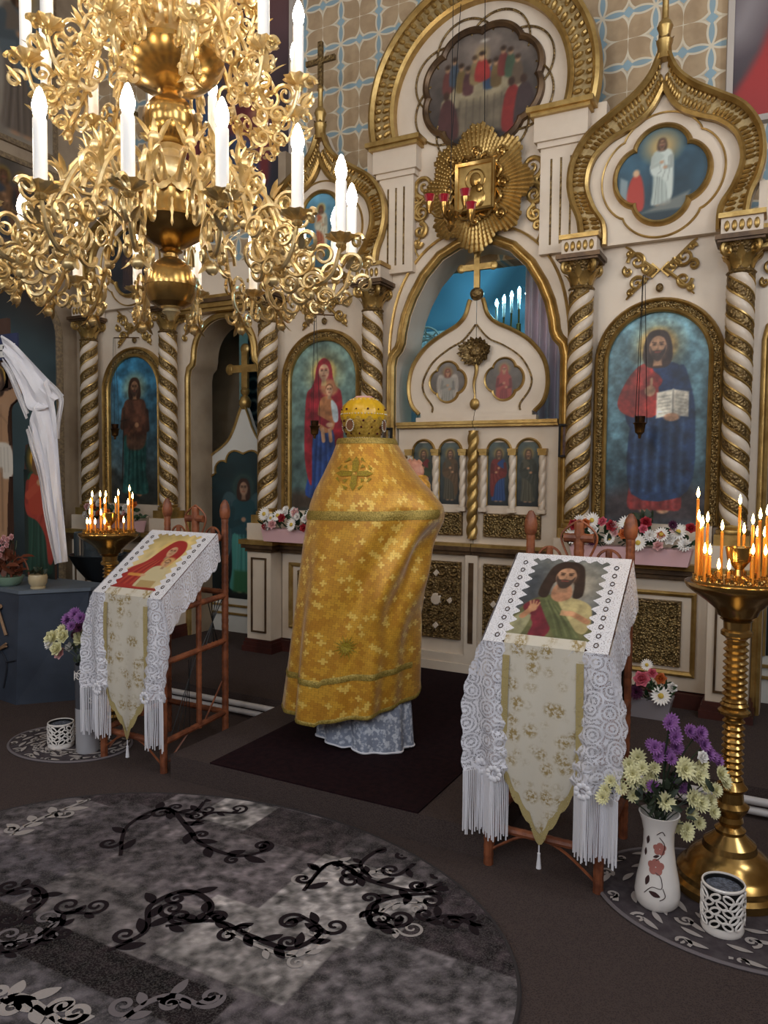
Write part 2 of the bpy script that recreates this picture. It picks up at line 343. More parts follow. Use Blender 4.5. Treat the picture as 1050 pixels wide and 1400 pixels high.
# ------------------------------------------------------------------ painter: flat pictures as colour attributes on fine panels
def srgb(h):
    if not isinstance(h, str): return np.array(h, float)
    h = h.lstrip('#'); return np.array([int(h[i:i+2], 16)/255 for i in (0, 2, 4)])
class Paint:
    def __init__(s, w, h, nx, bg, bg2=None):
        s.w, s.h, s.nx, s.ny = w, h, nx, max(8, int(nx*h/w)); s.A = h/w
        u = np.linspace(0, 1, s.nx); v = np.linspace(0, s.A, s.ny); s.U, s.V = np.meshgrid(u, v, indexing='ij')
        s.c = np.zeros((s.nx, s.ny, 3)); t = (s.V/s.A)[..., None]; a = srgb(bg); b = srgb(bg2 or bg); s.c[:] = a*(1-t)+b*t
        s.px = 1.0/nx
    def put(s, m, col, a=1.0): m = np.clip(m, 0, 1)[..., None]*a; s.c = s.c*(1-m)+srgb(col)*m; return s
    def ell(s, cx, cy, rx, ry, col, a=1.0, soft=None, rot=0.0):
        x = s.U-cx; y = s.V-cy; c, q = math.cos(rot), math.sin(rot); x, y = x*c+y*q, -x*q+y*c
        d = (np.sqrt((x/rx)**2+(y/ry)**2)-1)*min(rx, ry); k = soft or s.px; return s.put(.5-d/(2*k), col, a)
    def _segd(s, p, q):
        d = np.array(q)-np.array(p); L = d@d+1e-12; t = np.clip(((s.U-p[0])*d[0]+(s.V-p[1])*d[1])/L, 0, 1)
        return np.hypot(s.U-p[0]-t*d[0], s.V-p[1]-t*d[1])
    def poly(s, pts, col, a=1.0, soft=None, smooth=0):
        P = crom(pts, smooth, True) if smooth else np.array(pts, float); k = soft or s.px
        ins = np.zeros_like(s.U, bool); D = np.full_like(s.U, 9.)
        for i in range(len(P)):
            p, q = P[i], P[(i+1) % len(P)]; D = np.minimum(D, s._segd(p, q))
            if p[1] != q[1]: ins ^= ((p[1] > s.V) != (q[1] > s.V)) & (s.U < (q[0]-p[0])*(s.V-p[1])/(q[1]-p[1])+p[0])
        return s.put(.5+np.where(ins, D, -D)/(2*k), col, a)
    def line(s, pts, w, col, a=1.0, soft=None, smooth=0):
        P = crom(pts, smooth) if smooth else np.array(pts, float); D = np.full_like(s.U, 9.)
        for i in range(len(P)-1): D = np.minimum(D, s._segd(P[i], P[i+1]))
        k = soft or s.px*.8; return s.put(.5+(w/2-D)/(2*k), col, a)
    def mottle(s, sc, amp, seed=1):
        r = np.random.RandomState(seed); n = np.zeros_like(s.U)
        for o in range(3):
            g = r.rand(int(sc*2**o)+3, int(sc*2**o*s.A)+3)-.5; x = s.U*sc*2**o; y = s.V*sc*2**o; i = x.astype(int); j = y.astype(int); fx = x-i; fy = y-j
            fx = fx*fx*(3-2*fx); fy = fy*fy*(3-2*fy)
            n += ((g[i, j]*(1-fx)+g[i+1, j]*fx)*(1-fy)+(g[i, j+1]*(1-fx)+g[i+1, j+1]*fx)*fy)/1.7**o
        s.c = np.clip(s.c*(1+amp*n[..., None]), 0, 1); return s
    def panel(s, name, x0, z0, y=0.0, mask=None, parent=None, thick=.012):
        X = x0+s.U*s.w; Z = z0+s.V*s.w; nx, ny = s.nx, s.ny
        V = np.stack([X, np.full_like(X, y), Z], -1).reshape(-1, 3)
        i, j = np.meshgrid(np.arange(nx-1), np.arange(ny-1), indexing='ij'); q = np.stack([i*ny+j, (i+1)*ny+j, (i+1)*ny+j+1, i*ny+j+1], -1).reshape(-1, 4)
        if mask is not None:
            cu = (s.U[:-1, :-1]+s.U[1:, 1:]).ravel()/2; cv = (s.V[:-1, :-1]+s.V[1:, 1:]).ravel()/2; q = q[mask(cu, cv)]
        me = bpy.data.meshes.new(name); me.from_pydata(V.tolist(), [], q.tolist()); me.update()
        ca = me.color_attributes.new('Col', 'FLOAT_COLOR', 'POINT'); c = np.clip(s.c, 0, 1).reshape(-1, 3); L = np.where(c <= .04045, c/12.92, ((c+.055)/1.055)**2.4)
        ca.data.foreach_set('color', np.c_[L, np.ones(len(L))].ravel())
        o = bpy.data.objects.new(name, me); COL.objects.link(o); me.materials.append(M['paint'])
        if parent is not None: o.parent = parent
        return o
def shade(c, k): c = srgb(c); return np.clip(c*k if k < 1 else 1-(1-c)*(2-k), 0, 1)
def face(P, x, y, r, skin='#b98a66', hair='#3b2518', beard=True, long=True, turn=0.0):
    if long: P.poly([(x-r*1.0, y+r*.5), (x-r*.5, y+r*1.25), (x+r*.5, y+r*1.25), (x+r*1.0, y+r*.5), (x+r*1.15, y-r*.9), (x+r*.7, y-r*1.7), (x-r*.7, y-r*1.7), (x-r*1.15, y-r*.9)], hair, smooth=5)
    P.poly([(x-r*.28, y-r*.6), (x+r*.28, y-r*.6), (x+r*.36, y-r*1.6), (x-r*.36, y-r*1.6)], shade(skin, .8))
    P.ell(x, y, r*.68, r*.98, skin); P.ell(x+r*.3, y-r*.05, r*.36, r*.75, shade(skin, .82), .6, r*.25)
    P.poly([(x-r*.7, y+r*.2), (x-r*.62, y+r*.75), (x, y+r*1.12), (x+r*.62, y+r*.75), (x+r*.7, y+r*.2), (x+r*.45, y+r*.65), (x, y+r*.85), (x-r*.45, y+r*.65)], hair, smooth=4)
    t = turn*r
    for q in (-1, 1):
        P.line([(x+q*r*.42+t, y+r*.32), (x+q*r*.14+t, y+r*.28)], r*.09, hair, .9)
        P.ell(x+q*r*.28+t, y+r*.14, r*.13, r*.075, '#2a1a12'); P.ell(x+q*r*.28+t, y+r*.02, r*.16, r*.06, shade(skin, .75), .5)
    P.line([(x+t, y+r*.2), (x+t*1.3+r*.02, y-r*.2), (x+t-r*.07, y-r*.24)], r*.09, shade(skin, .7), .8)
    if beard:
        P.poly([(x-r*.62, y+r*.02), (x-r*.55, y-r*.6), (x-r*.2, y-r*1.15), (x+r*.2, y-r*1.15), (x+r*.55, y-r*.6), (x+r*.62, y+r*.02), (x+r*.4, y-r*.32), (x, y-r*.3), (x-r*.4, y-r*.32)], shade(hair, 1.08), smooth=4)
    P.line([(x-r*.2+t, y-r*.47), (x+r*.2+t, y-r*.47)], r*.1, '#8e4638')
def saint(P, cx, b, H, robe='#5a3a2a', mantle=None, hair='#3b2518', skin='#b98a66', halo=None, beard=True, veil=None, wings=None, side=1, hands=True, lower=None, seed=0, feet=True):
    r = np.random.RandomState(seed); L = lambda pts: [(cx+side*x*H, b+y*H) for x, y in pts]
    if wings:
        for q in (-1, 1): P.poly([(cx+q*.07*H, b+.8*H), (cx+q*.2*H, b+.86*H), (cx+q*.25*H, b+.66*H), (cx+q*.2*H, b+.3*H), (cx+q*.12*H, b+.42*H)], wings, smooth=5); [P.line([(cx+q*(.11+.03*k)*H, b+.78*H), (cx+q*(.13+.03*k)*H, b+(.42+.05*k)*H)], .008*H, shade(wings, .75)) for k in range(4)]
    if halo: P.ell(cx, b+.915*H, .125*H, .125*H, halo, .55, .03*H); P.ell(cx, b+.915*H, .095*H, .095*H, halo)
    if feet: [P.ell(cx+q*.045*H, b+.012*H, .03*H, .016*H, skin) for q in (-1, 1)]
    P.poly(L([(-.07, .81), (-.125, .76), (-.14, .6), (-.12, .42), (-.125, .2), (-.14, .03), (-.05, .015), (.06, .015), (.14, .03), (.125, .2), (.12, .42), (.14, .6), (.125, .76), (.07, .81)]), robe, smooth=4)
    if lower: P.poly(L([(-.12, .5), (-.125, .2), (-.15, .03), (0, .015), (.15, .03), (.125, .2), (.12, .5), (0, .47)]), lower, smooth=4)
    base = lower or robe
    for k in range(9):
        x = -.1+.2*k/8+r.uniform(-.01, .01); P.line(L([(x*.7, .5), (x*.9+r.uniform(-.01, .01), .25), (x*1.15, .03)]), .011*H, shade(base, .68 if k % 2 else 1.13), .75, .008*H)
    if mantle:
        P.poly(L([(-.06, .815), (.08, .815), (.15, .74), (.17, .5), (.16, .14), (.1, .1), (.07, .3), (-.02, .42), (-.14, .47), (-.16, .6), (-.05, .64), (.03, .72)]), mantle, smooth=4)
        for k in range(6): P.line(L([(.12-.03*k, .72-.02*k), (.14-.03*k, .5), (.12-.035*k, .32+.03*k)]), .01*H, shade(mantle, .65 if k % 2 else 1.12), .7, .008*H)
    if veil: P.poly(L([(-.06, .9), (-.045, .97), (0, 1.0), (.045, .97), (.06, .9), (.1, .8), (.15, .72), (.16, .3), (.1, .1), (.09, .45), (.0, .55), (-.09, .45), (-.1, .1), (-.16, .3), (-.15, .72), (-.1, .8)]), veil, smooth=4)
    if hands:
        P.line(L([(-.12, .72), (-.14, .58), (-.02, .62)]), .055*H, shade(mantle or robe, .85)); P.ell(cx+side*.0*H, b+.635*H, .025*H, .02*H, skin)
        P.line(L([(.13, .7), (.14, .56), (.06, .55)]), .055*H, shade(mantle or robe, .78)); P.ell(cx+side*.05*H, b+.555*H, .025*H, .02*H, skin)
    face(P, cx, b+.905*H, .062*H, skin, hair if not veil else veil, beard, True)

# ------------------------------------------------------------------ the shell
Z0 = .13                                                     # solea level
struct(MB().box(XL-.2, XR+.2, YB-.2, 4.2, -.1, 0).build('floor', M['carpet'], smooth=False), 'dark brown carpeted nave floor')
struct(MB().box(XL-.2, XR+.2, 4.2, 9.2, -.1, Z0).build('floor_solea', M['carpet'], smooth=False), 'raised carpeted floor before the icon screen')
struct(MB().box(-2.96, -1.12, 3.1, 4.2, -.05, Z0).build('floor_ambo', M['carpet'], smooth=False), 'carpeted step projecting before the royal doors')
struct(MB().box(XL-.2, XR+.2, YB-.2, 6.0, ZC, ZC+.15).build('ceiling', M['ceil'], smooth=False), 'pale painted ceiling')
struct(MB().box(XL-.2, XL, YB-.2, 6.0, 0, ZC).build('wall_left', M['plaster'], smooth=False), 'beige plaster side wall')
def holed(name, axis, c0, c1, lo, hi, wins, zt, zb, mat):
    mb = MB(); edges = [lo]
    def bx(a, b, z0, z1): mb.box(c0, c1, a, b, z0, z1) if axis == 'y' else mb.box(a, b, c0, c1, z0, z1)
    for a in wins: bx(edges[-1], a-.5, 0, ZC); bx(a-.5, a+.5, 0, zb); bx(a-.5, a+.5, zt, ZC); edges.append(a+.5)
    bx(edges[-1], hi, 0, ZC); return struct(mb.build(name, mat, smooth=False))
holed('wall_right', 'y', XR, XR+.2, YB-.2, 6.0, (-2.3, .4, 3.0), 5.8, 3.4, M['plaster'])['label'] = 'beige plaster side wall with tall windows'
holed('wall_back', 'x', YB-.2, YB, XL, XR, (-4.9, -2.1, .7), 5.7, 3.3, M['plaster'])['label'] = 'rear nave wall with tall windows'
M['winframe'] = mk('window_frame', '#d8d4cc', .5)
k = 0
for ax, c, ws, zb, zt in (('y', XR+.1, (-2.3, .4, 3.0), 3.4, 5.8), ('x', YB-.1, (-4.9, -2.1, .7), 3.3, 5.7)):
    for a in ws:
        k += 1; mb = MB()
        for t in (-.47, 0, .47): mb.cbox((c, a+t, (zb+zt)/2) if ax == 'y' else (a+t, c, (zb+zt)/2), (.06, .06, zt-zb))
        for z in (zb+.03, (zb+zt)/2, zt-.03): mb.cbox((c, a, z) if ax == 'y' else (a, c, z), (.06, 1, .06) if ax == 'y' else (1, .06, .06))
        struct(mb.build('window_%d' % k, M['winframe'], smooth=False), 'tall nave window with pale frame')
# stencilled wall above the icon screen, sanctuary behind
struct(MB().box(XL, XR, YF, YF+.2, 3.36, ZC).build('wall_front', M['stencil'], smooth=False), 'wall stencilled with tan flowers and blue stars')
struct(MB().box(XL-.2, XR+.2, 9.0, 9.2, 0, 4.6).build('wall_sanctuary_back', M['navywall'], smooth=False), 'rear wall of the sanctuary')
struct(MB().box(XL-.2, XL, 6.0, 9.0, 0, 4.6).box(XR, XR+.2, 6.0, 9.0, 0, 4.6).build('wall_sanctuary_sides', M['navywall'], smooth=False), 'side walls of the sanctuary')
struct(MB().box(XL-.2, XR+.2, 5.98, 9.2, 4.5, 4.6).build('ceiling_sanctuary', M['ceil'], smooth=False), 'sanctuary ceiling')

# ------------------------------------------------------------------ icon screen
YW = 5.5
COLX = [-6.2, -5.15, -4.0, -2.97, -1.31, -.30, .87, 1.92]
def rect(x0, x1, z0, z1): return [(x0, z0), (x1, z0), (x1, z1), (x0, z1)]
for xc, n in ((-5.675, 'forerunner'), (-3.485, 'Virgin'), (-.805, 'blessing'), (1.395, 'far')):
    struct(MB().slab(rect(xc-.525, xc+.525, Z0, 3.3), YW+.001, YW+.08).build('wall_iconostasis', M['white'], smooth=False), 'cream wooden bay of the icon screen')
struct(MB().slab(rect(XL, -6.2, Z0, 3.5), YW, YW+.08).build('wall_iconostasis', M['plaster'], smooth=False), 'plain plaster strip ending the icon screen')
struct(MB().slab(rect(1.92, XR, Z0, 3.5), YW, YW+.08).build('wall_iconostasis', M['plaster'], smooth=False), 'plain plaster strip closing the icon screen')
DOORP = [(.67, Z0), (.67, 2.54), (.655, 2.61), (.61, 2.66), (.585, 2.72), (.575, 2.8), (.545, 2.93), (.49, 3.06), (.40, 3.21), (.27, 3.34), (.13, 3.405), (0, 3.425)]
dp = mirror_path(DOORP); dp[:, 0] += CX
struct(MB().slab([(-1.31, Z0)]+[(-1.31, 3.2), (CX+.95, 3.2), (CX+.95, 4.28)]+[(CX+.72*math.cos(a), 4.5+.72*math.sin(a)) for a in np.linspace(-.3, PI+.3, 30)]+[(CX-.95, 4.28), (CX-.95, 3.2), (-2.97, 3.2), (-2.97, Z0)]+[tuple(p) for p in dp[::-1]], YW, YW+.1).build('wall_iconostasis', M['white'], smooth=False), 'cream wooden central bay with arched doorway')
SIDEP = [(.40, Z0), (.40, 2.56), (.385, 2.63), (.34, 2.67), (.325, 2.74)]+[(.325*math.cos(a), 2.76+.32*math.sin(a)) for a in np.linspace(.05, PI/2, 10)]
for xc in (-4.575, .285):
    sp_ = mirror_path(SIDEP); sp_[:, 0] += xc
    hw = .575
    struct(MB().slab([(xc+hw, Z0), (xc+hw, 3.3), (xc-hw, 3.3), (xc-hw, Z0)]+[tuple(p) for p in sp_[::-1]], YW, YW+.1).build('wall_iconostasis', M['white'], smooth=False), 'cream wooden bay with arched side doorway')
    far = xc > 0
    t = T('door_arch_molding', 'gilded molding round the arched '+('doorway at the far end of the screen' if far else 'doorway of the painted angel'), 'molding', (0, 0, 0))
    MB().sweep(sp_, [(0, 0), (0, .03), (-.018, .04), (-.03, .03), (-.036, .03), (-.055, .02), (-.06, 0)], YW).build('gilded_molding', M['gold'], t)
    MB().sweep(sp_, [(.004, 0), (.004, -.30), (.0, -.30), (0, 0)], YW).build('reveal', M['plaster'], t)
    t = T('cornice', 'gilded cornice above the '+('far doorway' if far else 'angel doorway')+' between two twisted columns', 'cornice')
    MB().box(xc-.5, xc+.5, YW-.1, YW, 3.13, 3.16).box(xc-.5, xc+.5, YW-.13, YW, 3.16, 3.2).build('gilded_molding', M['gold'], t, False)
    MB().box(xc-.5, xc+.5, YW-.15, YW, 3.2, 3.235).build('dark_fillet', M['ledge'], t, False)
    MB().box(xc-.5, xc+.5, YW-.12, YW, 3.235, 3.27).build('top_molding', M['gold'], t, False)
    MB().box(xc-.5, xc+.5, YW-.07, YW, 3.27, 3.55).build('parapet', M['white'], t, False)
    for q in (-1, 1):
        mb = MB()
        for (a, b, R, tu, st, d) in ((.42, 3.03, .05, 1.5, 0, q), (.36, 3.09, .03, 1.3, 1, -q), (.45, 2.93, .03, 1.4, 2, -q), (.31, 3.11, .02, 1.2, 0, q)):
            mb.tube(xz(spiral(xc+q*a, b, R, tu, st, d), YW-.015), [.012, .006], 6)
        mb.build('corner_scroll', M['gold'], t)

# gilded molding and outer rim of the royal doorway
t = T('doorway_molding', 'double gilded molding round the royal doorway arch', 'molding')
MB().sweep(dp, [(0, 0), (0, .035), (-.02, .05), (-.035, .03), (-.045, .03), (-.06, .045), (-.075, .03), (-.08, 0)], YW).build('gilded_molding', M['gold'], t)
MB().sweep(dp, [(.004, 0), (.004, -.28), (0, -.28), (0, 0)], YW).build('reveal', M['white'], t)
op = mirror_path([(.72, 2.58), (.71, 2.8), (.66, 3.05), (.56, 3.26), (.4, 3.43), (.2, 3.53), (0, 3.56)]); op[:, 0] += CX
MB().sweep(crom(op, 4), [(0, 0), (0, .022), (-.012, .028), (-.02, 0)], YW).build('rim', M['gold'], t)

# ---- twisted columns
def helix_shaft(r, z0, z1, pitch, strands, lo, hi, n_a, bulge, inner=.0, nz=150):
    """part of a twisted shaft whose phase lies between lo and hi (0..1) of each strand"""
    mb = MB(); 
    for s_ in range(strands):
        ph = np.linspace(lo, hi, n_a); zz = np.linspace(z0, z1, nz); G = np.zeros((nz, n_a, 3))
        for i, z in enumerate(zz):
            a = 2*PI*((ph+s_)/strands)+2*PI*(z-z0)/pitch
            rr = r*(1-inner+bulge*np.sin(PI*(ph-lo)/(hi-lo))); G[i, :, 0] = rr*np.cos(a); G[i, :, 1] = rr*np.sin(a); G[i, :, 2] = z
        mb.grid(G)
    return mb
def leafmesh(mb, base, up, out, L, W, curl=.5, n=6):
    base, up, out = map(lambda q: np.array(q, float), (base, up, out)); sd = np.cross(up, out); sd /= np.linalg.norm(sd)+1e-9
    G = []
    for i in range(n+1):
        t = i/n; c = base+up*L*t+out*L*curl*t*t-up*L*.25*curl*t**4; wd = W*math.sin(PI*min(1, .12+t*.88))**.8*(1-.15*math.cos(t*18))
        G.append([c-sd*wd-out*.15*wd, c+out*.2*wd, c+sd*wd-out*.15*wd])
    return mb.grid(np.array(G))
def make_column(sg=1, h=1.72):
    t = T('twisted_column', 'x', 'column', (0, 0, 0), 0, 'twisted columns of the icon screen')
    r = .078
    MB().box(-.105, .105, -.1, .1, 0, .07).lathe([(.1, .07), (.105, .085), (.1, .1), (.08, .105), (.09, .12), (.078, .135)], 20).build('base', M['gold'], t)
    helix_shaft(r, .13, h, .34*sg, 2, .48, 1.02, 9, .16, .04).build('white_strand', M['white'], t)
    helix_shaft(r, .13, h, .34*sg, 2, 0, .5, 9, .10, .02).build('carved_vine', M['old'], t)
    mb = MB()
    for s_ in range(2):
        for e in (.0, .49):
            zz = np.linspace(.14, h-.01, 90); a = 2*PI*((e+s_)/2)+2*PI*(zz-.13)/(.34*sg); mb.tube(np.stack([r*1.02*np.cos(a), r*1.02*np.sin(a), zz], 1), .008, 5)
    mb.build('gilt_edging', M['gold'], t)
    c = MB().lathe([(.082, h), (.092, h+.012), (.082, h+.024), (.072, h+.03), (.075, h+.1), (.1, h+.17), (.115, h+.19)], 20).build('capital', M['old'], t)
    mb = MB()
    for k in range(8):
        a = k*PI/4+PI/8; o = np.array([math.cos(a), math.sin(a), 0]); leafmesh(mb, o*.074+[0, 0, h+.03], (0, 0, 1), o, .1, .03, .55)
    for k in range(8):
        a = k*PI/4; o = np.array([math.cos(a), math.sin(a), 0]); leafmesh(mb, o*.076+[0, 0, h+.05], (0, 0, 1), o, .13, .026, .5)
    for k in range(4):
        a = k*PI/2+PI/4; o = np.array([math.cos(a), math.sin(a), 0]); p = spiral(0, 0, .045, 1.6, PI/2, -1); mb.tube(np.array([o*(.115+q[0])+[0, 0, h+.15+q[1]] for q in p]), [.016, .008], 6)
    mb.build('acanthus_leaves', M['gold'], c)
    MB().box(-.135, .135, -.125, .1, h+.19, h+.205).box(-.15, .15, -.14, .1, h+.205, h+.235).build('abacus', M['ledge'], t, False)
    b = MB().box(-.12, .12, -.1, .1, h+.235, h+.34).build('impost_block', M['white'], t, False)
    mb = MB()
    for q in (-.085, -.0425, 0, .0425, .085): mb.ball((q, -.102, h+.29), (.017, .014, .035), 8, 6)
    mb.build('carved_leaves', M['gold'], b)
    MB().box(-.135, .135, -.12, .1, h+.34, h+.37).build('top_molding', M['gold'], t, False)
    return t
col0 = [make_column(1), make_column(-1)]
clab = ['twisted white and gold column at the plaster end of the screen', 'twisted white and gold column between icon of the bearded forerunner and angel doorway', 'twisted white and gold column between angel doorway and icon of mother with child', 'twisted white and gold column between icon of mother with child and royal doors', 'twisted white and gold column between royal doors and icon of Christ with book', 'twisted white and gold column on far side of the icon of Christ with book', 'twisted white and gold column beyond the far doorway', 'twisted white and gold column closing the far end of the screen']
for i, x in enumerate(COLX):
    o = col0[i % 2] if i < 2 else dup(col0[i % 2]); o.location = (x, 5.39, 1.245); o['label'] = clab[i]

# ---- pedestals, ledges, dado
plab = ['at the plaster end of the screen', 'between forerunner icon and angel doorway', 'beside the angel doorway and the mother icon', 'left of the royal doors, behind the priest', 'right of the royal doors, behind the print of Christ', 'beyond the square gilded relief panel', 'beyond the far doorway', 'closing the far end']
plab[3] = 'between mother icon and royal doors'; plab[4] = 'between royal doors and the square relief panel'
def make_ped():
    t = T('column_pedestal', 'x', 'pedestal', (0, 0, 0), 0, 'pedestals under the twisted columns')
    MB().box(-.16, .16, -.16, .1, 0, .05).box(-.15, .15, -.15, .1, .05, .085).box(-.14, .14, -.14, .1, .085, .11).build('plinth', M['plinth'], t, False)
    MB().box(-.125, .125, -.125, .1, .11, .87).build('body', M['white'], t, False)
    f = [(-.08, .17), (-.08, .82), (.08, .82), (.08, .17)]
    MB().sweep(f, [(0, 0), (0, .012), (-.014, .012), (-.014, 0)], -.125, True).build('panel_molding', M['ledge'], t, False)
    MB().box(-.14, .14, -.14, .1, .87, .9).box(-.165, .165, -.165, .1, .9, .935).build('ledge_molding', M['ledge'], t, False)
    MB().box(-.18, .18, -.18, .1, .935, .975).build('gilt_fillet', M['gold'], t, False)
    MB().box(-.125, .125, -.13, .1, .975, 1.115).build('dado_block', M['white'], t, False)
    return t
ped0 = make_ped()
for i, x in enumerate(COLX):
    o = ped0 if i == 0 else dup(ped0); o.location = (x, 5.39, Z0); o['label'] = 'cream pedestal with dark ledge '+plab[i]
def reliefpanel(parent, x0, x1, z0, z1, y, seed, medal=False, name='carved_relief'):
    """gilded openwork: mirrored scrolls, rosettes and leaves on a brown ground"""
    MB().box(x0, x1, y-.012, y, z0, z1).build('ground', M['carved' if not medal else 'old'], parent, False)
    r = np.random.RandomState(seed); mb = MB(); w, h = x1-x0, z1-z0; xc, zc = (x0+x1)/2, (z0+z1)/2
    nx = max(2, int(round(w/.11))); nz = max(2, int(round(h/.11)))
    for i in range(nx):
        for j in range(nz):
            cx = x0+(i+.5)*w/nx; cz = z0+(j+.5)*h/nz; R = .47*min(w/nx, h/nz); d = 1 if (i < nx/2) else -1; d *= (1 if j % 2 else -1)
            mb.tube(xz(spiral(cx, cz, R, 1.5, (0 if d > 0 else PI)+j, d, 20), y-.02), [.011, .006], 5)
            leafmesh(mb, (cx+d*R*.8, y-.014, cz-R*.6), (-d*.5, 0, .85), (0, -1, 0), R*1.1, R*.28, .2, 4)
            mb.ball((cx, y-.022, cz), (.014, .012, .014), 7, 5)
    mb.build(name, M['carved' if not medal else 'old'], parent)
    MB().sweep([(x0, z0), (x0, z1), (x1, z1), (x1, z0)], [(-.012, 0), (-.012, .03), (.004, .03), (.008, 0)], y, True).build('relief_border', M['old'], parent, False)
for xc, nm, who in ((-5.675, 1, 'bearded forerunner'), (-3.485, 2, 'mother and child'), (-.805, 3, 'Christ with book'), (1.395, 4, 'far end')):
    t = T('dado', 'cream dado with gilded square relief under icon of '+who, 'panel', (0, 0, 0))
    xa, xb = xc-.38, xc+.38
    MB().box(xa, xb, 5.42, YW, Z0+.11, 1.0).build('body', M['white'], t, False)
    MB().box(xa, xb, 5.38, YW, Z0, Z0+.1).build('plinth', M['plinth'], t, False)
    MB().sweep([(xc-.3, .34), (xc-.3, .91), (xc+.3, .91), (xc+.3, .34)], [(0, 0), (0, .022), (-.014, .03), (-.03, .018), (-.034, 0)], 5.42, True).build('panel_frame', M['gold'], t, False)
    reliefpanel(t, xc-.2, xc+.2, .41, .84, 5.42, nm)
    MB().box(xa, xb, 5.36, YW, 1.0, 1.03).box(xa, xb, 5.33, YW, 1.03, 1.065).build('ledge_molding', M['ledge'], t, False)
    MB().box(xa, xb, 5.31, YW, 1.065, 1.105).build('gilt_fillet', M['gold'], t, False)
    MB().box(xa, xb, 5.40, YW, 1.105, 1.36).build('sill', M['white'], t, False)

# ---- arched icons
def arch_mask(hw, w, h, zs, grow=.02):
    def f(u, v): x = (u-.5)*w; z = v*w; return (np.abs(x) < hw+grow) & ((z < zs) | (x*x+(z-zs)**2 < (hw+grow)**2))
    return f
def arched_icon(xc, z0, zs, hw, painter, label, rim=.1):
    t = T('arched_icon', label, 'icon', (xc, YW, z0)); H = zs-z0
    p = arch(0, hw, 0, H, 28)
    MB().sweep(p, [(0, 0), (0, .05), (-.012, .062), (-.024, .05), (-.03, .04), (-.03, 0)], 0).build('inner_molding', M['gold'], t)
    MB().sweep(p, [(-.03, 0), (-.03, .035), (-.05, .044), (-.07, .035), (-.07, 0)], 0).build('carved_band', M['carved'], t)
    MB().sweep(p, [(-.07, 0), (-.07, .04), (-.08, .062), (-.092, .05), (-rim, .02), (-rim, 0)], 0).build('outer_molding', M['gold'], t)
    w = 2*hw+.03; painter.panel('painting', -w/2, 0, -.02, arch_mask(hw, w, H+hw, H), t)
    return t
def P_christ():
    P = Paint(.68, 1.45, 130, '#2c3f4a', '#6f9aa6').mottle(4, .35, 3)
    A = P.A; P.poly([(0, 0), (1, 0), (1, .32), (.6, .45), (.3, .4), (0, .28)], '#3a2a2a', .8, .08)
    P.ell(.5, 1.78, .23, .23, '#b8924e', .5, .08); P.ell(.5, 1.78, .18, .18, '#bd9850', .85, .03)
    H = 1.84; b = .11
    saint(P, .5, b, H, robe='#7e2a28', mantle='#1e3052', hair='#35231a', skin='#b5896a', seed=4, hands=False)
    L = lambda q: [(.5+x*H, b+y*H) for x, y in q]
    P.poly(L([(-.12, .78), (-.03, .8), (.02, .55), (-.1, .52), (-.19, .56), (-.2, .64)]), '#93302a', smooth=4)
    P.line(L([(-.17, .6), (-.06, .64)]), .07*H, '#8a2b27'); P.ell(.5-.035*H, b+.665*H, .028*H, .03*H, '#bb8d6d'); P.line(L([(-.03, .68), (-.028, .73)]), .015*H, '#bb8d6d')
    P.poly(L([(.12, .8), (.17, .7), (.2, .5), (.17, .12), (-.12, .1), (-.13, .5), (-.02, .52), (.05, .6)]), '#1f3354', smooth=4)
    for k in range(9): P.line(L([(-.1+.03*k, .5), (-.11+.03*k, .3), (-.12+.032*k, .12)]), .014*H, '#152239' if k % 2 else '#3d5576', .8, .01*H)
    P.poly(L([(.0, .655), (.085, .67), (.085, .53), (.0, .515)]), '#cfc8b8'); P.poly(L([(.085, .67), (.165, .655), (.165, .52), (.085, .53)]), '#c3bbab'); P.line(L([(.085, .67), (.085, .53)]), .008*H, '#8f8a80')
    for k in range(6): P.line(L([(.012, .63-.018*k), (.07, .638-.018*k)]), .005*H, '#8a8478', .6); P.line(L([(.1, .64-.018*k), (.152, .63-.018*k)]), .005*H, '#8a8478', .6)
    P.ell(.5+.08*H, b+.52*H, .04*H, .022*H, '#bb8d6d')
    face(P, .5, b+.905*H, .066*H, '#b98d6c', '#33211a'); return P.mottle(9, .5, 61).mottle(30, .2, 62)
def P_virgin():
    P = Paint(.68, 1.45, 120, '#37494a', '#7f9c92').mottle(4, .3, 5)
    P.poly([(0, 0), (1, 0), (1, .2), (0, .24)], '#423026', .8, .06)
    b, H = .14, 1.76; P.ell(.5, b+.9*H, .25, .25, '#c2ab68', .45, .1); P.ell(.5, b+.9*H, .17, .17, '#c9aa5e', .8, .03)
    saint(P, .5, b, H, robe='#1f3a73', veil='#8e2430', hair='#8e2430', skin='#c39a7c', beard=False, hands=False, lower='#213f7c', seed=2)
    L = lambda q: [(.5+x*H, b+y*H) for x, y in q]
    P.poly(L([(-.05, .6), (-.02, .72), (.06, .72), (.1, .64), (.08, .5), (-.02, .48)]), '#a86f48', smooth=4); P.poly(L([(.06, .7), (.11, .66), (.12, .56), (.08, .56)]), '#b6c3c9', smooth=4)
    P.ell(.5+.045*H, b+.79*H, .075*H, .06*H, '#cbb070', .6, .02); face(P, .5+.045*H, b+.775*H, .04*H, '#c79d7d', '#6b4228', False, False)
    for q in (-.01, .05): P.line(L([(q, .5), (q+.01, .42)]), .03*H, '#b98e6e')
    P.line(L([(-.1, .6), (.04, .53)]), .05*H, '#7d1f2b'); P.ell(.5+.05*H, b+.53*H, .03*H, .018*H, '#c39a7c')
    return P.mottle(9, .45, 64)
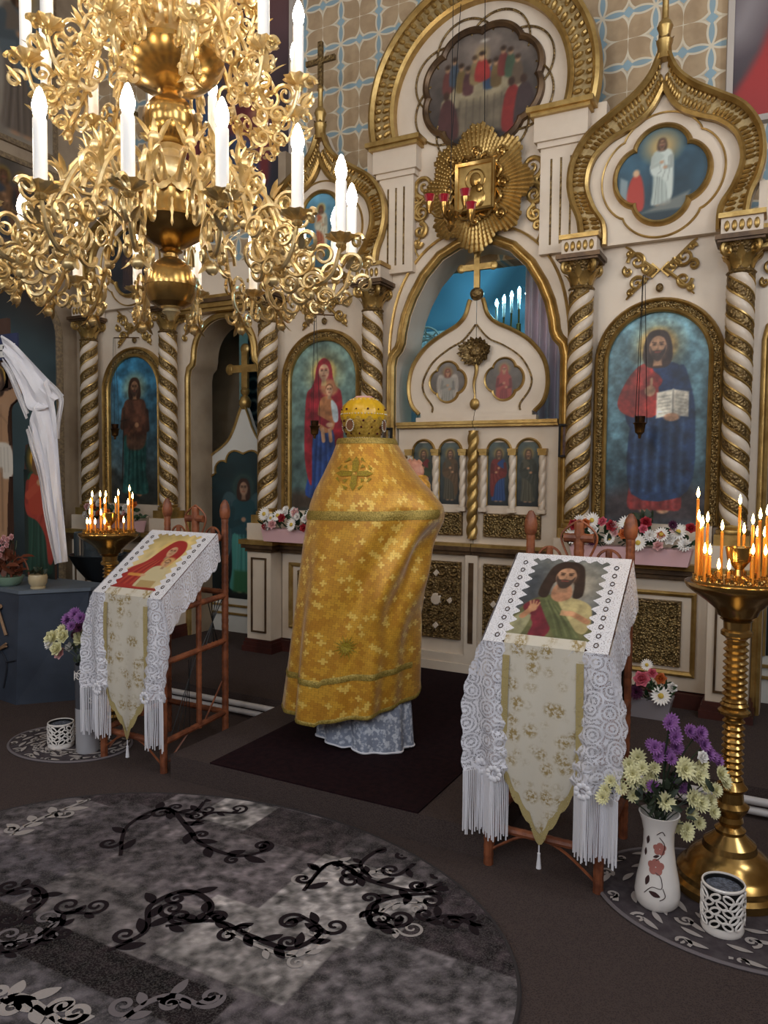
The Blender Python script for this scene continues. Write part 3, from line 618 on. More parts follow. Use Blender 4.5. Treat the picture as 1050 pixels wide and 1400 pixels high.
def P_john():
    P = Paint(.68, 1.45, 100, '#44413a', '#3f86ac').mottle(3, .3, 8)
    P.poly([(0, 0), (1, 0), (1, .42), (.6, .3), (.3, .38), (0, .5)], '#2e3230', .9, .06); P.ell(.5, 1.68, .2, .18, '#c9b268', .5, .08)
    saint(P, .5, .12, 1.72, robe='#5b3a2b', lower='#24504c', hair='#3a2418', skin='#a97d5c', seed=6)
    P.line([(.24, .2), (.29, 1.35)], .018, '#2c2018'); P.line([(.22, 1.2), (.35, 1.22)], .018, '#2c2018'); P.poly([(.4, 1.45), (.6, 1.45), (.72, 1.28), (.7, .85), (.45, .78), (.33, .9)], '#5f3c2d', .85, .02, 4)
    P.line([(.4, 1.0), (.55, 1.12)], .07, '#6a4633'); P.ell(.54, 1.14, .04, .035, '#a97d5c'); return P.mottle(9, .5, 63)
arched_icon(-.805, 1.36, 2.47, .325, P_christ(), 'arched icon of bearded Christ in blue holding an open book')
arched_icon(-3.485, 1.36, 2.47, .325, P_virgin(), 'arched icon of mother in red veil holding a child')
arched_icon(-5.675, 1.36, 2.47, .325, P_john(), 'arched icon of bearded forerunner in brown robe on blue sky')
def P_far():
    P = Paint(.68, 1.45, 60, '#3c4a48', '#7aa0a8').mottle(4, .3, 9); saint(P, .5, .14, 1.58, robe='#6b3d2c', mantle='#8a2f2a', halo='#c7a45a', hair='#8a8580', seed=9); return P
arched_icon(1.395, 1.36, 2.47, .325, P_far(), 'arched icon of grey-haired bishop at far end of the screen')

# ---- small hanging lamps before the icons
def icon_lamp(x, z, top, label, y=5.18):
    t = T('icon_lamp', label, 'oil lamp', (x, y, z), 0, 'oil lamps hanging before the icons')
    MB().lathe([(.0, -.1), (.008, -.1), (.012, -.075), (.03, -.06), (.036, -.01), (.045, 0), (.036, .005), (.03, -.01)], 14).build('cup', M['brass_old'], t)
    MB().lathe([(.02, -.02), (.03, .0), (.034, .045), (.03, .045), (.0, .03)], 14).build('dark_glass', M['bronze'], t)
    for k in range(3):
        a = k*2*PI/3+.4; MB().tube([(.044*math.cos(a), .044*math.sin(a), 0), (.008*math.cos(a), .008*math.sin(a), top-z)], .0022, 4).build('chain', M['iron'], t)
    MB().tube([(0, 0, top-z), (0, 5.49-y, top-z+.05)], .006, 6).build('hook', M['brass_old'], t)
icon_lamp(-.86, 2.03, 2.98, 'small dark oil lamp on chains before icon of Christ with book')
icon_lamp(-3.38, 2.06, 2.95, 'small oil lamp on chains before icon of mother with child')
icon_lamp(-5.62, 2.08, 2.93, 'small oil lamp on chains before icon of bearded forerunner')

# ---- gables over the icon bays
def gable(xc, painter, label):
    t = T('ogee_gable', label, 'gable', (xc, YW-.062, 0), 0, 'ogee gables of the icon screen')
    inn = crom([(.345, 3.27), (.355, 3.42), (.43, 3.55), (.475, 3.7), (.44, 3.85), (.34, 3.95), (.23, 4.0), (.12, 4.06), (.05, 4.13), (.0, 4.22)], 5)
    out = crom([(.53, 3.27), (.55, 3.45), (.6, 3.58), (.625, 3.72), (.6, 3.88), (.5, 4.04), (.34, 4.15), (.2, 4.24), (.1, 4.34), (.045, 4.46)], 5)
    pi, po = mirror_path(inn), mirror_path(np.vstack([out, [(0, 4.5)]]))
    full = np.vstack([out, (out*[-1, 1])[::-1]])
    MB().rows(out, 0, .06).build('plate', M['white'], t, False)
    MB().sweep(pi, [(0, 0), (0, .05), (-.02, .062), (-.035, .04), (-.035, 0)], 0).build('inner_molding', M['gold'], t)
    om = mirror_path(out)
    MB().sweep(np.vstack([out]), [(.0, 0), (.0, .06), (.02, .075), (.04, .05), (.04, 0)], 0).sweep((out*[-1, 1])[::-1], [(0, 0), (0, .06), (.02, .075), (.04, .05), (.04, 0)], 0).build('outer_molding', M['gold'], t)
    # carved leaf course between the two moldings
    mb = MB(); mid = []
    for q in np.linspace(0, 1, 40):
        a = inn[min(int(q*(len(inn)-1)), len(inn)-1)]; b = out[min(int(q*(len(out)-1)), len(out)-1)]; mid.append((a, b))
    for sgn in (-1, 1):
        for k, (a, b) in enumerate(mid):
            d = b-a; L = np.linalg.norm(d)
            if L < .1: continue
            for f in (.38, .72):
                c = a+d*f; ang = math.atan2(d[1], d[0]*sgn); q = MB().ball((0, 0, 0), (.034 if f < .5 else .026, .022, .013), 7, 5)
                R = Matrix.Rotation(-ang, 4, 'Y'); R.translation = Vector((sgn*c[0], -.018, c[1])); q.xf(R); mb.add(q.v[0], q.f)
    mb.build('carved_leaves', M['gold'], t)
    band = np.vstack([inn, out[::-1]])
    MB().slab([tuple(q) for q in band], -.014, 0).slab([tuple(q) for q in (band*[-1, 1])[::-1]], -.014, 0).build('gilt_ground', M['pale_gilt'], t, False)
    qf = foil(0, 3.69, .285, .3, 4, .22)
    MB().sweep(qf, [(0, 0), (0, .03), (-.015, .045), (-.03, .03), (-.036, 0)], 0, True).build('icon_frame', M['gold'], t)
    MB().sweep(foil(0, 3.69, .385, .4, 4, .12), [(0, 0), (0, .012), (-.008, .016), (-.014, 0)], 0, True).build('thin_ring', M['gold'], t)
    mk_ = lambda u, v: ((lambda x, z: np.hypot(x/.285, z/.3) < (1.05-.22+.22*np.abs(np.cos(2*np.arctan2(z/.3, x/.285)))**.7))((u-.5)*.6, v*.6-.31))
    painter.panel('painting', -.3, 3.38, -.014, mk_, t)
    MB().lathe([(.05, 4.42), (.045, 4.5), (.055, 4.54), (.035, 4.56), (.04, 4.6), (.052, 4.63), (.04, 4.66), (.022, 4.68), (.02, 4.8), (.028, 4.82), (.02, 4.84), (.012, 4.86)], 14, (0, -.03, 0)).build('finial', M['gold'], t)
    mb = MB()
    for k in range(6): a = k*PI/3; o = np.array([math.cos(a), math.sin(a), 0]); leafmesh(mb, o*.03+[0, -.03, 4.48], (0, 0, 1), o, .09, .02, .35)
    mb.build('finial_leaves', M['old'], t)
    MB().box(-.02, .02, -.045, -.015, 4.84, 5.2).box(-.14, .14, -.043, -.017, 5.03, 5.07).build('cross', M['old'], t, False)
    return t
def P_res():
    P = Paint(.6, .62, 80, '#1d2f38', '#3a6076').mottle(4, .4, 11); P.ell(.5, .82, .17, .15, '#cfa864', .8, .08); saint(P, .5, .18, .74, robe='#aab4ad', mantle='#c3cbc3', hair='#4a3424', seed=3); P.poly([(.3, .12), (.75, .12), (.8, .3), (.5, .2)], '#7f8078', .8, .02)
    P.poly([(.12, .2), (.17, .5), (.27, .55), (.32, .35), (.3, .15)], '#a8382c', smooth=4); P.ell(.23, .57, .035, .04, '#c9a27e'); P.poly([(.06, .55), (.14, .5), (.13, .25), (.05, .35)], '#93a0a2', .8); return P
def P_asc():
    P = Paint(.6, .62, 60, '#3c5e6c', '#5f94ae').mottle(4, .4, 12); saint(P, .5, .25, .62, robe='#a85c3c', mantle='#c0b9a0', halo='#c9a95a', seed=5); [P.ell(.2+.15*k, .2, .06, .09, c) for k, c in enumerate(('#7e3a30', '#3b5166', '#86735a', '#50624e', '#7c4a3c'))]; return P
def P_dark():
    P = Paint(.6, .62, 60, '#22262c', '#2d3238').mottle(4, .4, 13); saint(P, .45, .1, .7, robe='#3c2f30', mantle='#4b3a33', halo='#7a6236', seed=5); saint(P, .68, .08, .6, robe='#30383c', mantle='#53302c', halo='#7a6236', seed=7); return P
gable(-.805, P_res(), 'ogee gable with risen figure and kneeling angel above icon of Christ')
gable(-3.485, P_asc(), 'ogee gable with blue quatrefoil painting above icon of mother with child')
gable(-5.675, P_dark(), 'ogee gable with dark quatrefoil painting above icon of the forerunner')
gable(1.395, P_dark(), 'ogee gable with quatrefoil painting at the far end')
# butterfly scroll ornaments over the arched icons
def butterfly(xc, zc, who):
    t = T('scroll_ornament', 'gilded butterfly scroll ornament above icon of '+who, 'ornament', (xc, YW, zc), 0, 'butterfly scroll ornaments')
    for q in (-1, 1):
        mb = MB()
        for (a, b, R, tu, st, d) in ((.15, .07, .065, 1.5, PI, q), (.15, -.08, .055, 1.5, 0, -q), (.09, .02, .04, 1.3, 0, q), (.21, .01, .035, 1.3, 2, -q), (.2, .13, .025, 1.2, 0, q), (.19, -.14, .022, 1.2, 1, -q)):
            mb.tube(xz(spiral(q*a, b, R, tu, st, d), -.018), [.014, .007], 6)
        mb.tube(xz([(q*.03, .0), (q*.1, .06), (q*.2, .16), (q*.23, .18)], -.016), [.016, .006], 6).tube(xz([(q*.03, 0), (q*.1, -.06), (q*.19, -.15), (q*.22, -.18)], -.016), [.016, .006], 6)
        mb.build('wing_scroll', M['gold'], t)
        MB().sweep([(q*.05-.035, 0), (q*.05, .035), (q*.05+.035, 0), (q*.05, -.035)], [(0, 0), (0, .02), (.012, .02), (.012, 0)], 0, True).build('lozenge', M['gold'], t, False)
    MB().ball((0, -.02, -.12), (.025, .015, .03), 10, 7).build('rosette', M['old'], t)
butterfly(-.805, 3.08, 'Christ with book'); butterfly(-3.485, 3.08, 'mother with child'); butterfly(-5.675, 3.08, 'the forerunner'); butterfly(1.395, 3.08, 'the bishop')

# ---- central arch, imposts, multifoil supper painting
for q in (-1, 1):
    xc = CX+q*.655; wh = 'Christ' if q > 0 else 'mother'
    t = T('fluted_pilaster', 'short cream fluted pilaster with gilt cornice on the side of %s icon' % wh, 'pilaster', (xc, YW, 3.27), 0, 'fluted pilasters of the central arch')
    MB().box(-.15, .15, -.06, 0, 0, .78).build('shaft', M['white'], t, False)
    for a in (-.07, 0, .07): MB().box(a-.007, a+.007, -.063, -.05, .06, .66).build('flute', M['old'], t, False)
    MB().box(-.17, .17, -.08, 0, .74, .78).box(-.19, .19, -.1, 0, .78, .8).box(-.19, .19, -.1, 0, .8, .95).build('impost', M['white'], t, False)
    MB().box(-.21, .21, -.13, 0, .95, .975).box(-.235, .235, -.155, 0, .975, 1.01).build('cornice', M['gold'], t, False)
t = T('great_arch', 'great gilded leaf-carved arch over the royal doors', 'arch', (CX, YW, 4.5))
def ring(R, z=-.215): a0 = math.asin(max(-1, z/R)); a = np.linspace(a0, PI-a0, 60); return np.stack([R*np.cos(a), R*np.sin(a)], 1)
MB().sweep(ring(.7), [(.015, 0), (.015, .06), (-.01, .075), (-.03, .05), (-.03, 0)], 0).build('inner_molding', M['gold'], t)
MB().sweep(ring(.8), [(.07, 0), (.07, .03), (-.06, .03), (-.06, 0)], 0).build('gilt_ground', M['pale_gilt'], t)
MB().sweep(ring(.86), [(0, 0), (0, .06), (-.025, .085), (-.05, .07), (-.06, 0)], 0).build('outer_molding', M['gold'], t)
mb = MB()
for k in range(46):
    a = -.25+(PI+.5)*k/45
    for R, l in ((.765, .038), (.835, .03)):
        if R*math.sin(a) < -.2: continue
        b = MB().ball((0, 0, 0), (l, .028, .019), 7, 5); Rm = Matrix.Rotation(-a-.35, 4, 'Y'); Rm.translation = Vector((R*math.cos(a), -.034, R*math.sin(a))); b.xf(Rm); mb.add(b.v[0], b.f)
mb.build('carved_leaves', M['gold'], t)
MB().lathe([(.06, .86), (.09, .93), (.05, 1.0), (.07, 1.05), (.03, 1.1), (.02, 1.2)], 14, (0, -.03, 0)).build('finial', M['gold'], t)
def P_supper():
    P = Paint(.92, .84, 110, '#2b2320', '#6d6158').mottle(4, .4, 21); A = P.A
    P.poly([(.14, .36), (.3, .52), (.7, .56), (.84, .42), (.7, .36), (.5, .33)], '#8d8066', smooth=3); P.poly([(.28, .1), (.68, .1), (.7, .4), (.5, .36), (.3, .4)], '#6f6350', .9, .02)
    [P.line([(.3+.06*k, .12), (.31+.06*k, .38)], .012, '#55493c', .7) for k in range(7)]
    cols = ['#5a2f2a', '#3a4450', '#6e5a34', '#4b2c2c', '#7d6a48', '#803028', '#34465e', '#5e4a2c', '#6a2f2a', '#40503c', '#5b4a3a']
    for k in range(11):
        x = .2+.06*k; y = .58+.05*math.sin(k*1.7); P.poly([(x-.045, y-.1), (x-.03, y+.05), (x+.03, y+.05), (x+.045, y-.1)], cols[k], smooth=3); P.ell(x, y+.085, .02, .028, '#a07a5a'); P.ell(x, y+.1, .024, .02, '#2c1d14', .9)
    P.ell(.5, .72, .05, .06, '#b89a5a', .5, .03); P.poly([(.44, .52), (.46, .66), (.54, .66), (.57, .52)], '#8e2d2a', smooth=3); P.ell(.5, .7, .024, .034, '#b08865'); P.ell(.5, .725, .026, .018, '#2c1d14')
    for x, c in ((.2, '#4a2a28'), (.76, '#7c2420'), (.86, '#3b2c2c')): P.poly([(x-.08, .08), (x-.06, .36), (x+.02, .42), (x+.08, .3), (x+.09, .1)], c, smooth=4); P.ell(x-.01, .45, .028, .035, '#3a2418')
    P.ell(.52, .82, .03, .012, '#d8d0c0', .7); return P.mottle(10, .2, 65)
t = T('supper_painting', 'eight-lobed painting of a supper table with figures under the great arch', 'painting', (CX+.03, YW, 4.57))
fo = foil(0, 0, .45, .42, 8, .1, 128, PI/8)
MB().sweep(fo, [(0, 0), (0, .03), (-.02, .05), (-.045, .035), (-.05, 0)], 0, True).build('lobed_frame', M['ledge'], t)
P_supper().panel('painting', -.46, -.42, -.012, lambda u, v: np.hypot((u-.5)*.92/.45, (v*.92-.42)/.42) < 1.0-.1+.1*np.abs(np.cos((np.arctan2((v*.92-.42)/.42, (u-.5)*.92/.45)-PI/8)*4))**.7+.02, t)
for k in range(8):
    a = k*PI/4+PI/8; c = (.33*math.cos(a), .31*math.sin(a)); b = np.linspace(a-1.5, a+1.5, 26); MB().tube(xz(np.stack([c[0]+.24*np.cos(b), c[1]+.24*np.sin(b)], 1), -.01), .008, 6).build('interlaced_ring', M['old'], t)
# gilded side scrolls left and right of the sunburst
for q in (-1, 1):
    t = T('scroll_ornament', 'gilded double S-scroll on the %s side of the sunburst' % ('Christ icon' if q > 0 else 'mother icon'), 'ornament', (CX+q*.43, YW, 3.72))
    mb = MB()
    for (a, b, R, tu, st, d) in ((0, .2, .09, 1.6, -PI/2, q), (.02*q, .0, .075, 1.6, PI/2, -q), (.03*q, -.14, .06, 1.5, PI/2, q), (.06*q, .1, .04, 1.3, 0, -q), (.05*q, -.23, .035, 1.3, 0, q)): mb.tube(xz(spiral(a, b, R, tu, st, d), -.02), [.02, .009], 7)
    mb.tube(xz(crom([(-.02*q, .12), (.06*q, .02), (.0, -.1), (.07*q, -.26), (.04*q, -.34)], 5), -.018), [.018, .006], 7); mb.build('scrolls', M['gold'], t)

# ---- royal doors
def P_apostle(i):
    P = Paint(.17, .48, 34, '#25292b', '#4b5552').mottle(3, .3, 30+i)
    c = [('#6e2a2a', '#3d4630'), ('#4a4436', '#5b4630'), ('#26406e', '#6e2a26'), ('#4d4a3c', '#3a3c34')][i]; saint(P, .5, .18, 2.35, robe=c[0], mantle=c[1], halo='#7d6b40', hair='#4a382a', seed=i, side=1 if i % 2 else -1); return P
def P_round(i):
    P = Paint(.3, .31, 44, '#4a4038', '#6d655e').mottle(4, .3, 40+i)
    if i == 0: saint(P, .5, -.35, 1.22, robe='#8f8a80', wings='#a79c90', halo='#8a6a40', hair='#6b3424', beard=False, seed=1)
    else: saint(P, .5, -.4, 1.28, robe='#7c2c2c', veil='#94403a', halo='#8a6a40', hair='#94403a', beard=False, seed=2)
    return P
for q in (-1, 1):
    t = T('royal_door_leaf', 'cream royal door leaf with %s, hung on the side of the %s icon' % (('red-robed virgin medallion', 'Christ') if q > 0 else ('angel medallion', 'mother')), 'door', (CX, YW+.03, 0), 0, 'royal door leaves')
    X = lambda a, b: (min(q*a, q*b), max(q*a, q*b))
    a, b = X(.003, .655)
    MB().box(a, b, 0, .04, Z0, 2.05).build('leaf_body', M['white'], t, False)
    MB().box(a, b, -.03, 0, Z0, .27).box(a, b, -.04, 0, Z0, .2).build('base_board', M['white'], t, False)
    MB().box(a, b, -.04, 0, 1.06, 1.09).box(a, b, -.06, 0, 1.09, 1.125).build('ledge_molding', M['ledge'], t, False)
    MB().box(a, b, -.05, 0, 1.125, 1.15).build('gilt_fillet', M['gold'], t, False)
    MB().box(a, b, -.04, 0, 2.05, 2.07).box(a, b, -.055, 0, 2.07, 2.095).build('top_rail', M['gold'], t, False)
    a, b = X(.1, .5); reliefpanel(t, a, b, .39, .99, 0, 5+q, True, 'carved_lattice')
    for (dx, dz, r1) in ((.3, .69, .05), (.3, .9, .03), (.3, .48, .03), (.18, .69, .03), (.42, .69, .03)): MB().lathe([(0, .014), (r1*.8, .012), (r1, 0)], 4 if r1 < .04 else 18).xf(Matrix.Translation((q*dx, -.018, dz)) @ Matrix.Rotation(PI/2, 4, 'X')).build('white_boss', M['white'], t)
    a, b = X(.095, .53); reliefpanel(t, a, b, 1.215, 1.38, 0, 8+q, False, 'carved_scrolls')
    for j, c in enumerate((.2, .43)):
        xc = q*c; p = arch(xc, .085, 1.45, 1.86, 14); MB().sweep(p, [(0, 0), (0, .014), (-.012, .022), (-.02, 0)], 0).build('arch_molding', M['gold'], t)
        i = (1-j if q < 0 else 2+j); P_apostle(i).panel('apostle_painting', xc-.085, 1.45, -.004, lambda u, v: (v*.17 < .41) | (((u-.5)*.17)**2+(v*.17-.41)**2 < .087**2), t)
    for c in (.085, .315, .545):
        k_ = helix_shaft(.024, 1.43, 1.83, .2, 2, 0, 1, 9, .3, .1, 50); k_.xf(Matrix.Translation((q*c, -.025, 0))); k_.build('small_twisted_column', M['white'], t)
        MB().box(q*c-.03, q*c+.03, -.05, 0, 1.83, 1.855).box(q*c-.034, q*c+.034, -.055, 0, 1.855, 1.88).build('small_capital', M['gold'], t, False); MB().box(q*c-.03, q*c+.03, -.05, 0, 1.4, 1.43).build('small_base', M['white'], t, False)
    # upper onion half
    og = crom([(.47, 2.16), (.54, 2.24), (.565, 2.38), (.53, 2.54), (.42, 2.68), (.28, 2.77), (.16, 2.83), (.09, 2.9), (.06, 2.99), (.05, 3.02)], 5); og = np.vstack([og, [(.003, 3.02), (.003, 2.16)]])*[q, 1]
    MB().slab([tuple(p) for p in (og if q > 0 else og[::-1])], 0, .04).build('onion_panel', M['white'], t, False)
    ed = og[:-2] if q > 0 else og[:-2][::-1]; MB().sweep(ed, [(.012, 0), (.012, .02), (-.004, .03), (-.018, .015), (-.018, 0)], 0).build('onion_molding', M['gold'], t)
    inn = crom([(.36, 2.17), (.36, 2.22), (.43, 2.32), (.44, 2.42), (.36, 2.56), (.22, 2.66), (.1, 2.72), (.003, 2.83)], 4)*[q, 1]; MB().sweep(inn, [(-.006, 0), (-.006, .012), (.006, .012), (.006, 0)], 0).build('thin_molding', M['old'], t)
    MB().box(*X(.003, .49), -.03, .04, 2.095, 2.13).box(*X(.003, .455), -.02, .04, 2.13, 2.165).build('onion_base', M['white'], t, False)
    fq = foil(q*.23, 2.405, .145, .15, 4, .22, 64); MB().sweep(fq, [(0, 0), (0, .015), (-.01, .022), (-.018, 0)], 0, True).build('medallion_frame', M['gold'], t)
    P_round(0 if q < 0 else 1).panel('medallion_painting', q*.23-.15, 2.25, -.006, lambda u, v: np.hypot((u-.5)*.3/.145, (v*.3-.155)/.15) < .8+.22*np.abs(np.cos(2*np.arctan2((v*.3-.155)/.15, (u-.5)*.3/.145)))**.7, t)
    if q < 0:
        k_ = helix_shaft(.036, 1.19, 2.02, .2, 2, 0, 1, 13, .35, .1, 110); k_.xf(Matrix.Translation((0, -.03, 0))); k_.build('astragal_twist', M['gold'], t)
        MB().box(-.05, .05, -.035, 0, Z0, 1.06).build('astragal', M['white'], t, False); MB().box(-.02, .02, -.042, -.03, .37, 1.0).build('astragal_inlay', M['ledge'], t, False)
        mb = MB(); r_ = np.random.RandomState(2)
        mb.ball((0, -.02, 2.62), (.05, .03, .045), 12, 8)
        for k in range(46):
            a_ = k*2.4; rr = .005+.13*math.sqrt(k/46); o = np.array([math.cos(a_), 0, math.sin(a_)*.8]); leafmesh(mb, (o[0]*rr*.6, -.025, 2.62+o[2]*rr*.6), o, (0, -1, 0), .075, .019, .45, 4)
        mb.build('carved_bouquet', M['old'], t)
        MB().tube(xz(crom([(0, 2.58), (.012, 2.48), (-.008, 2.38), (.0, 2.3)], 4), -.015), [.02, .006], 6).build('bouquet_stem', M['gold'], t)
        MB().ball((0, -.015, 2.225), (.04, .02, .045), 10, 8).tube(xz([(0, 2.25), (0, 2.32)], -.015), [.012, .002], 6).build('bud', M['gold'], t)
        MB().ball((0, 0, 3.06), (.055, .05, .05), 12, 8).build('orb', M['old'], t)
        mb = MB().box(-.022, .022, -.012, .012, 3.1, 3.37).box(-.12, .12, -.0105, .0105, 3.24, 3.285)
        for dx, dz in ((-.13, 3.262), (.13, 3.262), (0, 3.38)): mb.ball((dx, 0, dz), (.035, .014, .035), 10, 7)
        mb.build('door_cross', M['gold'], t, False)
# small framed pictures on the jambs
for q, who in ((-1, 'jamb nearest the mother icon'), (1, 'jamb nearest the Christ icon')):
    x = CX+q*.745; t = T('small_icon', 'small dark framed icon hung on the doorway '+who, 'icon', (x, YW-.06, 1.83))
    MB().sweep([(-.055, 0), (-.055, .21), (.055, .21), (.055, 0)], [(0, 0), (0, .03), (.014, .03), (.014, 0)], .03, True).build('frame', M['iron'], t, False)
    P = Paint(.12, .21, 28, '#6f6c66' if q < 0 else '#5a3a38').mottle(6, .6, 3); saint(P, .5, .1, 1.5, robe='#4c4844', mantle='#8a857a', halo='#a39a84', seed=2); P.panel('print', -.06, 0, .025, None, t); MB().box(-.06, .06, .028, .06, 0, .21).build('back_board', M['iron'], t, False)

# ---- angel door in the side doorway
M['paleblue_paint'] = mk('pale_door_paint', '#cfcdc7', .4)
def angel_door(xc, label):
    t = T('door_1' if xc < 0 else 'door_2', label, 'door', (xc, 5.8, 0)); struct(t)
    o = crom([(.5, 1.5), (.5, 1.66), (.46, 1.78), (.38, 1.86), (.28, 1.92), (.19, 1.99), (.12, 2.1), (.07, 2.22), (.035, 2.3)], 5); o = np.vstack([[(.5, Z0)], o])
    full = np.vstack([o, (o*[-1, 1])[::-1]]); MB().slab([tuple(p) for p in full], 0, .04).build('leaf_body', M['paleblue_paint'], t, False)
    MB().sweep(o, [(0, 0), (0, .02), (.015, .02), (.015, 0)], 0).sweep((o*[-1, 1])[::-1], [(0, 0), (0, .02), (.015, .02), (.015, 0)], 0).build('gilt_edge', M['gold'], t)
    sc = [(.39, .46), (.39, 1.52)]
    for (cx, cz, r, a0, a1) in ((.33, 1.58, .075, -.8, 1.3), (.25, 1.7, .085, -.35, 1.75), (.1, 1.78, .1, -.1, 1.9)):
        sc += [(cx+r*math.cos(a), cz+r*math.sin(a)) for a in np.linspace(a0, a1, 7)]
    sc += [(0, 1.82+.03)]; pp = mirror_path(sc)
    MB().sweep(pp, [(0, 0), (0, .018), (-.016, .018), (-.016, 0)], 0).build('scalloped_molding', M['gold'], t)
    P = Paint(.82, 1.46, 110, '#10191c', '#1f3236').mottle(3, .4, 17)
    saint(P, .5, .1, 1.36, robe='#23454c', lower='#44877f', wings='#3a5258', halo='#2e4744', hair='#3a2620', skin='#a5826a', beard=False, seed=8); P.ell(.5, 1.34, .15, .15, '#5d6f58', .25, .015); P.ell(.5, 1.34, .135, .135, '#22363a', .6); face(P, .5, 1.33, .085, '#a5826a', '#3a2620', False)
    P.poly([(.34, .1), (.66, .1), (.64, .36), (.36, .36)], '#2d5f3c', .9, .02)
    from_poly = np.array([tuple(p) for p in pp])
    def inside(u, v):
        x = (u-.5)*.82; z = .44+v*.82; r = np.zeros_like(x, bool); Q = from_poly; n = len(Q)
        for i in range(n):
            p, s_ = Q[i], Q[(i+1) % n]
            if p[1] != s_[1]: r ^= ((p[1] > z) != (s_[1] > z)) & (x < (s_[0]-p[0])*(z-p[1])/(s_[1]-p[1])+p[0])
        return r
    P.panel('angel_painting', -.41, .44, -.006, inside, t)
    MB().box(-.5, .5, -.02, 0, .3, .32).box(-.5, .5, -.02, 0, .38, .4).build('base_molding', M['gold'], t, False)
    MB().lathe([(.03, 2.28), (.055, 2.31), (.06, 2.35), (.045, 2.39), (.025, 2.41), (.04, 2.43), (.045, 2.46), (.025, 2.49)], 14, (0, .02, 0)).build('orb', M['gold'], t)
    mb = MB().box(-.035, .035, .005, .035, 2.48, 2.83).box(-.16, .16, .0065, .0335, 2.63, 2.7)
    for dx, dz in ((-.18, 2.665), (.18, 2.665), (0, 2.85)): mb.ball((dx, .02, dz), (.055, .018, .055), 12, 8)
    mb.build('door_cross', M['gold'], t, False)
angel_door(-4.585, 'pale side door painted with a teal-robed angel, gilt cross on top'); angel_door(.295, 'pale side door with dark painted angel at the far doorway')
# ------------------------------------------------------------------ sunburst, lamps, wall paintings, sanctuary
t = T('sunburst_icon', 'gilded sunburst with square relief icon above the royal doors', 'icon', (CX+.03, YW-.085, 3.81))
def star_r(a): return .36+.075*abs(math.cos(4*a))**1.2+(.035 if abs(math.sin(a)) > .93 else 0)
N = 72
proto = {}
for k in range(N):
    a = 2*PI*k/N; R = round(star_r(a)+.012*(k % 2), 3)
    if R not in proto:
        mb = MB(); w0, w1 = .012, .0205*R/.4
        G = [[(x, -.0, -w), (x, -.014, 0), (x, -.0, w)] for x, w in ((.12, w0*.6), (R*.6, w1*.75), (R-.012, w1*.95), (R, 0.002))]
        mb.grid(np.array(G))
        for x in np.linspace(.17, R-.03, 9): mb.ball((x, -.014, 0), (.007, .006, .007), 5, 4)
        proto[R] = mb.build('ray', M['gold'], t); proto[R].rotation_euler = (0, -a, 0)
    else:
        o = dup(proto[R], t); o.rotation_euler = (0, -a, 0)
pts = [(star_r(a)*.97*math.cos(a), star_r(a)*.97*math.sin(a)) for a in np.linspace(0, 2*PI, 72, endpoint=False)]
MB().slab(pts, 0, .02).cbox((0, .05, -.1), (.12, .066, .12)).build('backing_plate', M['old'], t, False)
sq = [(-.14, -.165), (-.14, .165), (.14, .165), (.14, -.165)]
MB().sweep(sq, [(-.01, 0), (-.01, .05), (.01, .06), (.03, .04), (.035, 0)], -.0, True).build('square_frame', M['brass'], t)
mb = MB()
for (x, z) in ((-.2, .22), (0, .25), (.2, .22), (-.21, 0), (.21, 0), (-.2, -.22), (0, -.25), (.2, -.22)):
    mb.tube(xz(spiral(x, z, .042, 1.8, 0, 1), -.03), [.012, .008], 6); mb.ball((x, -.035, z), (.015, .012, .015), 8, 6)
for q in (-1, 1):
    for s_ in (-1, 1): mb.tube(xz(crom([(q*.17, s_*.04), (q*.2, s_*.1), (q*.16, s_*.15), (q*.19, s_*.19)], 5), -.035), .013, 6); mb.tube(xz(crom([(q*.04, s_*.21), (q*.09, s_*.23), (q*.13, s_*.19), (q*.17, s_*.2)], 5), -.035), .013, 6)
mb.build('frame_scrolls', M['brass'], t)
MB().box(-.13, .13, -.03, 0, -.155, .155).build('icon_plate', M['gold'], t, False)
mb = MB().ball((0, -.03, .05), (.045, .018, .055), 12, 8).ball((0, -.03, -.08), (.08, .02, .09), 12, 8).ball((.035, -.04, -.02), (.028, .014, .035), 10, 7)
mb.tube(xz([( .075*math.cos(a), .05+.075*math.sin(a)) for a in np.linspace(0, 2*PI, 24)], -.03), .007, 6); mb.build('relief_figure', M['brass'], t)
for q in (-.22, .05): MB().tube([(q, .02, .3), (q*.7, .02, 1.4)], .003, 4).build('hanging_wire', M['iron'], t)
lc = np.array([CX+.02, 4.95, 3.5]); t = T('lamp_cluster', 'hanging brass cluster of red glass oil lamps before the sunburst', 'oil lamp', tuple(lc))
MB().lathe([(.0, -.14), (.012, -.13), (.03, -.1), (.015, -.07), (.05, -.04), (.06, -.01), (.02, .01), (.012, .04), (.0, .05)], 16).build('hub', M['brass'], t)
lampd = None
for k, (dx, dz, dy) in enumerate(((-.15, .08, -.02), (-.005, .03, -.1), (.1, .09, .02), (.16, -.02, -.02))):
    g = MB().tube(crom([(0, 0, -.02), (dx*.5, dy*.5, dz*.3-.06), (dx, dy, dz-.06)], 5), .007, 6).build('arm', M['brass'], t)
    MB().lathe([(.0, -.08), (.01, -.075), (.02, -.05), (.028, -.02), (.03, .0), (.026, .0)], 14, (dx, dy, dz)).build('cup', M['brass'], g)
    MB().lathe([(.022, -.02), (.03, .015), (.04, .05), (.037, .05), (.026, .01), (0, 0)], 14, (dx, dy, dz)).build('red_glass', M['glass_red'], g)
MB().tube([(0, 0, .04), (0, 0, ZC-3.5)], .0025, 4).build('suspension_wire', M['iron'], t)

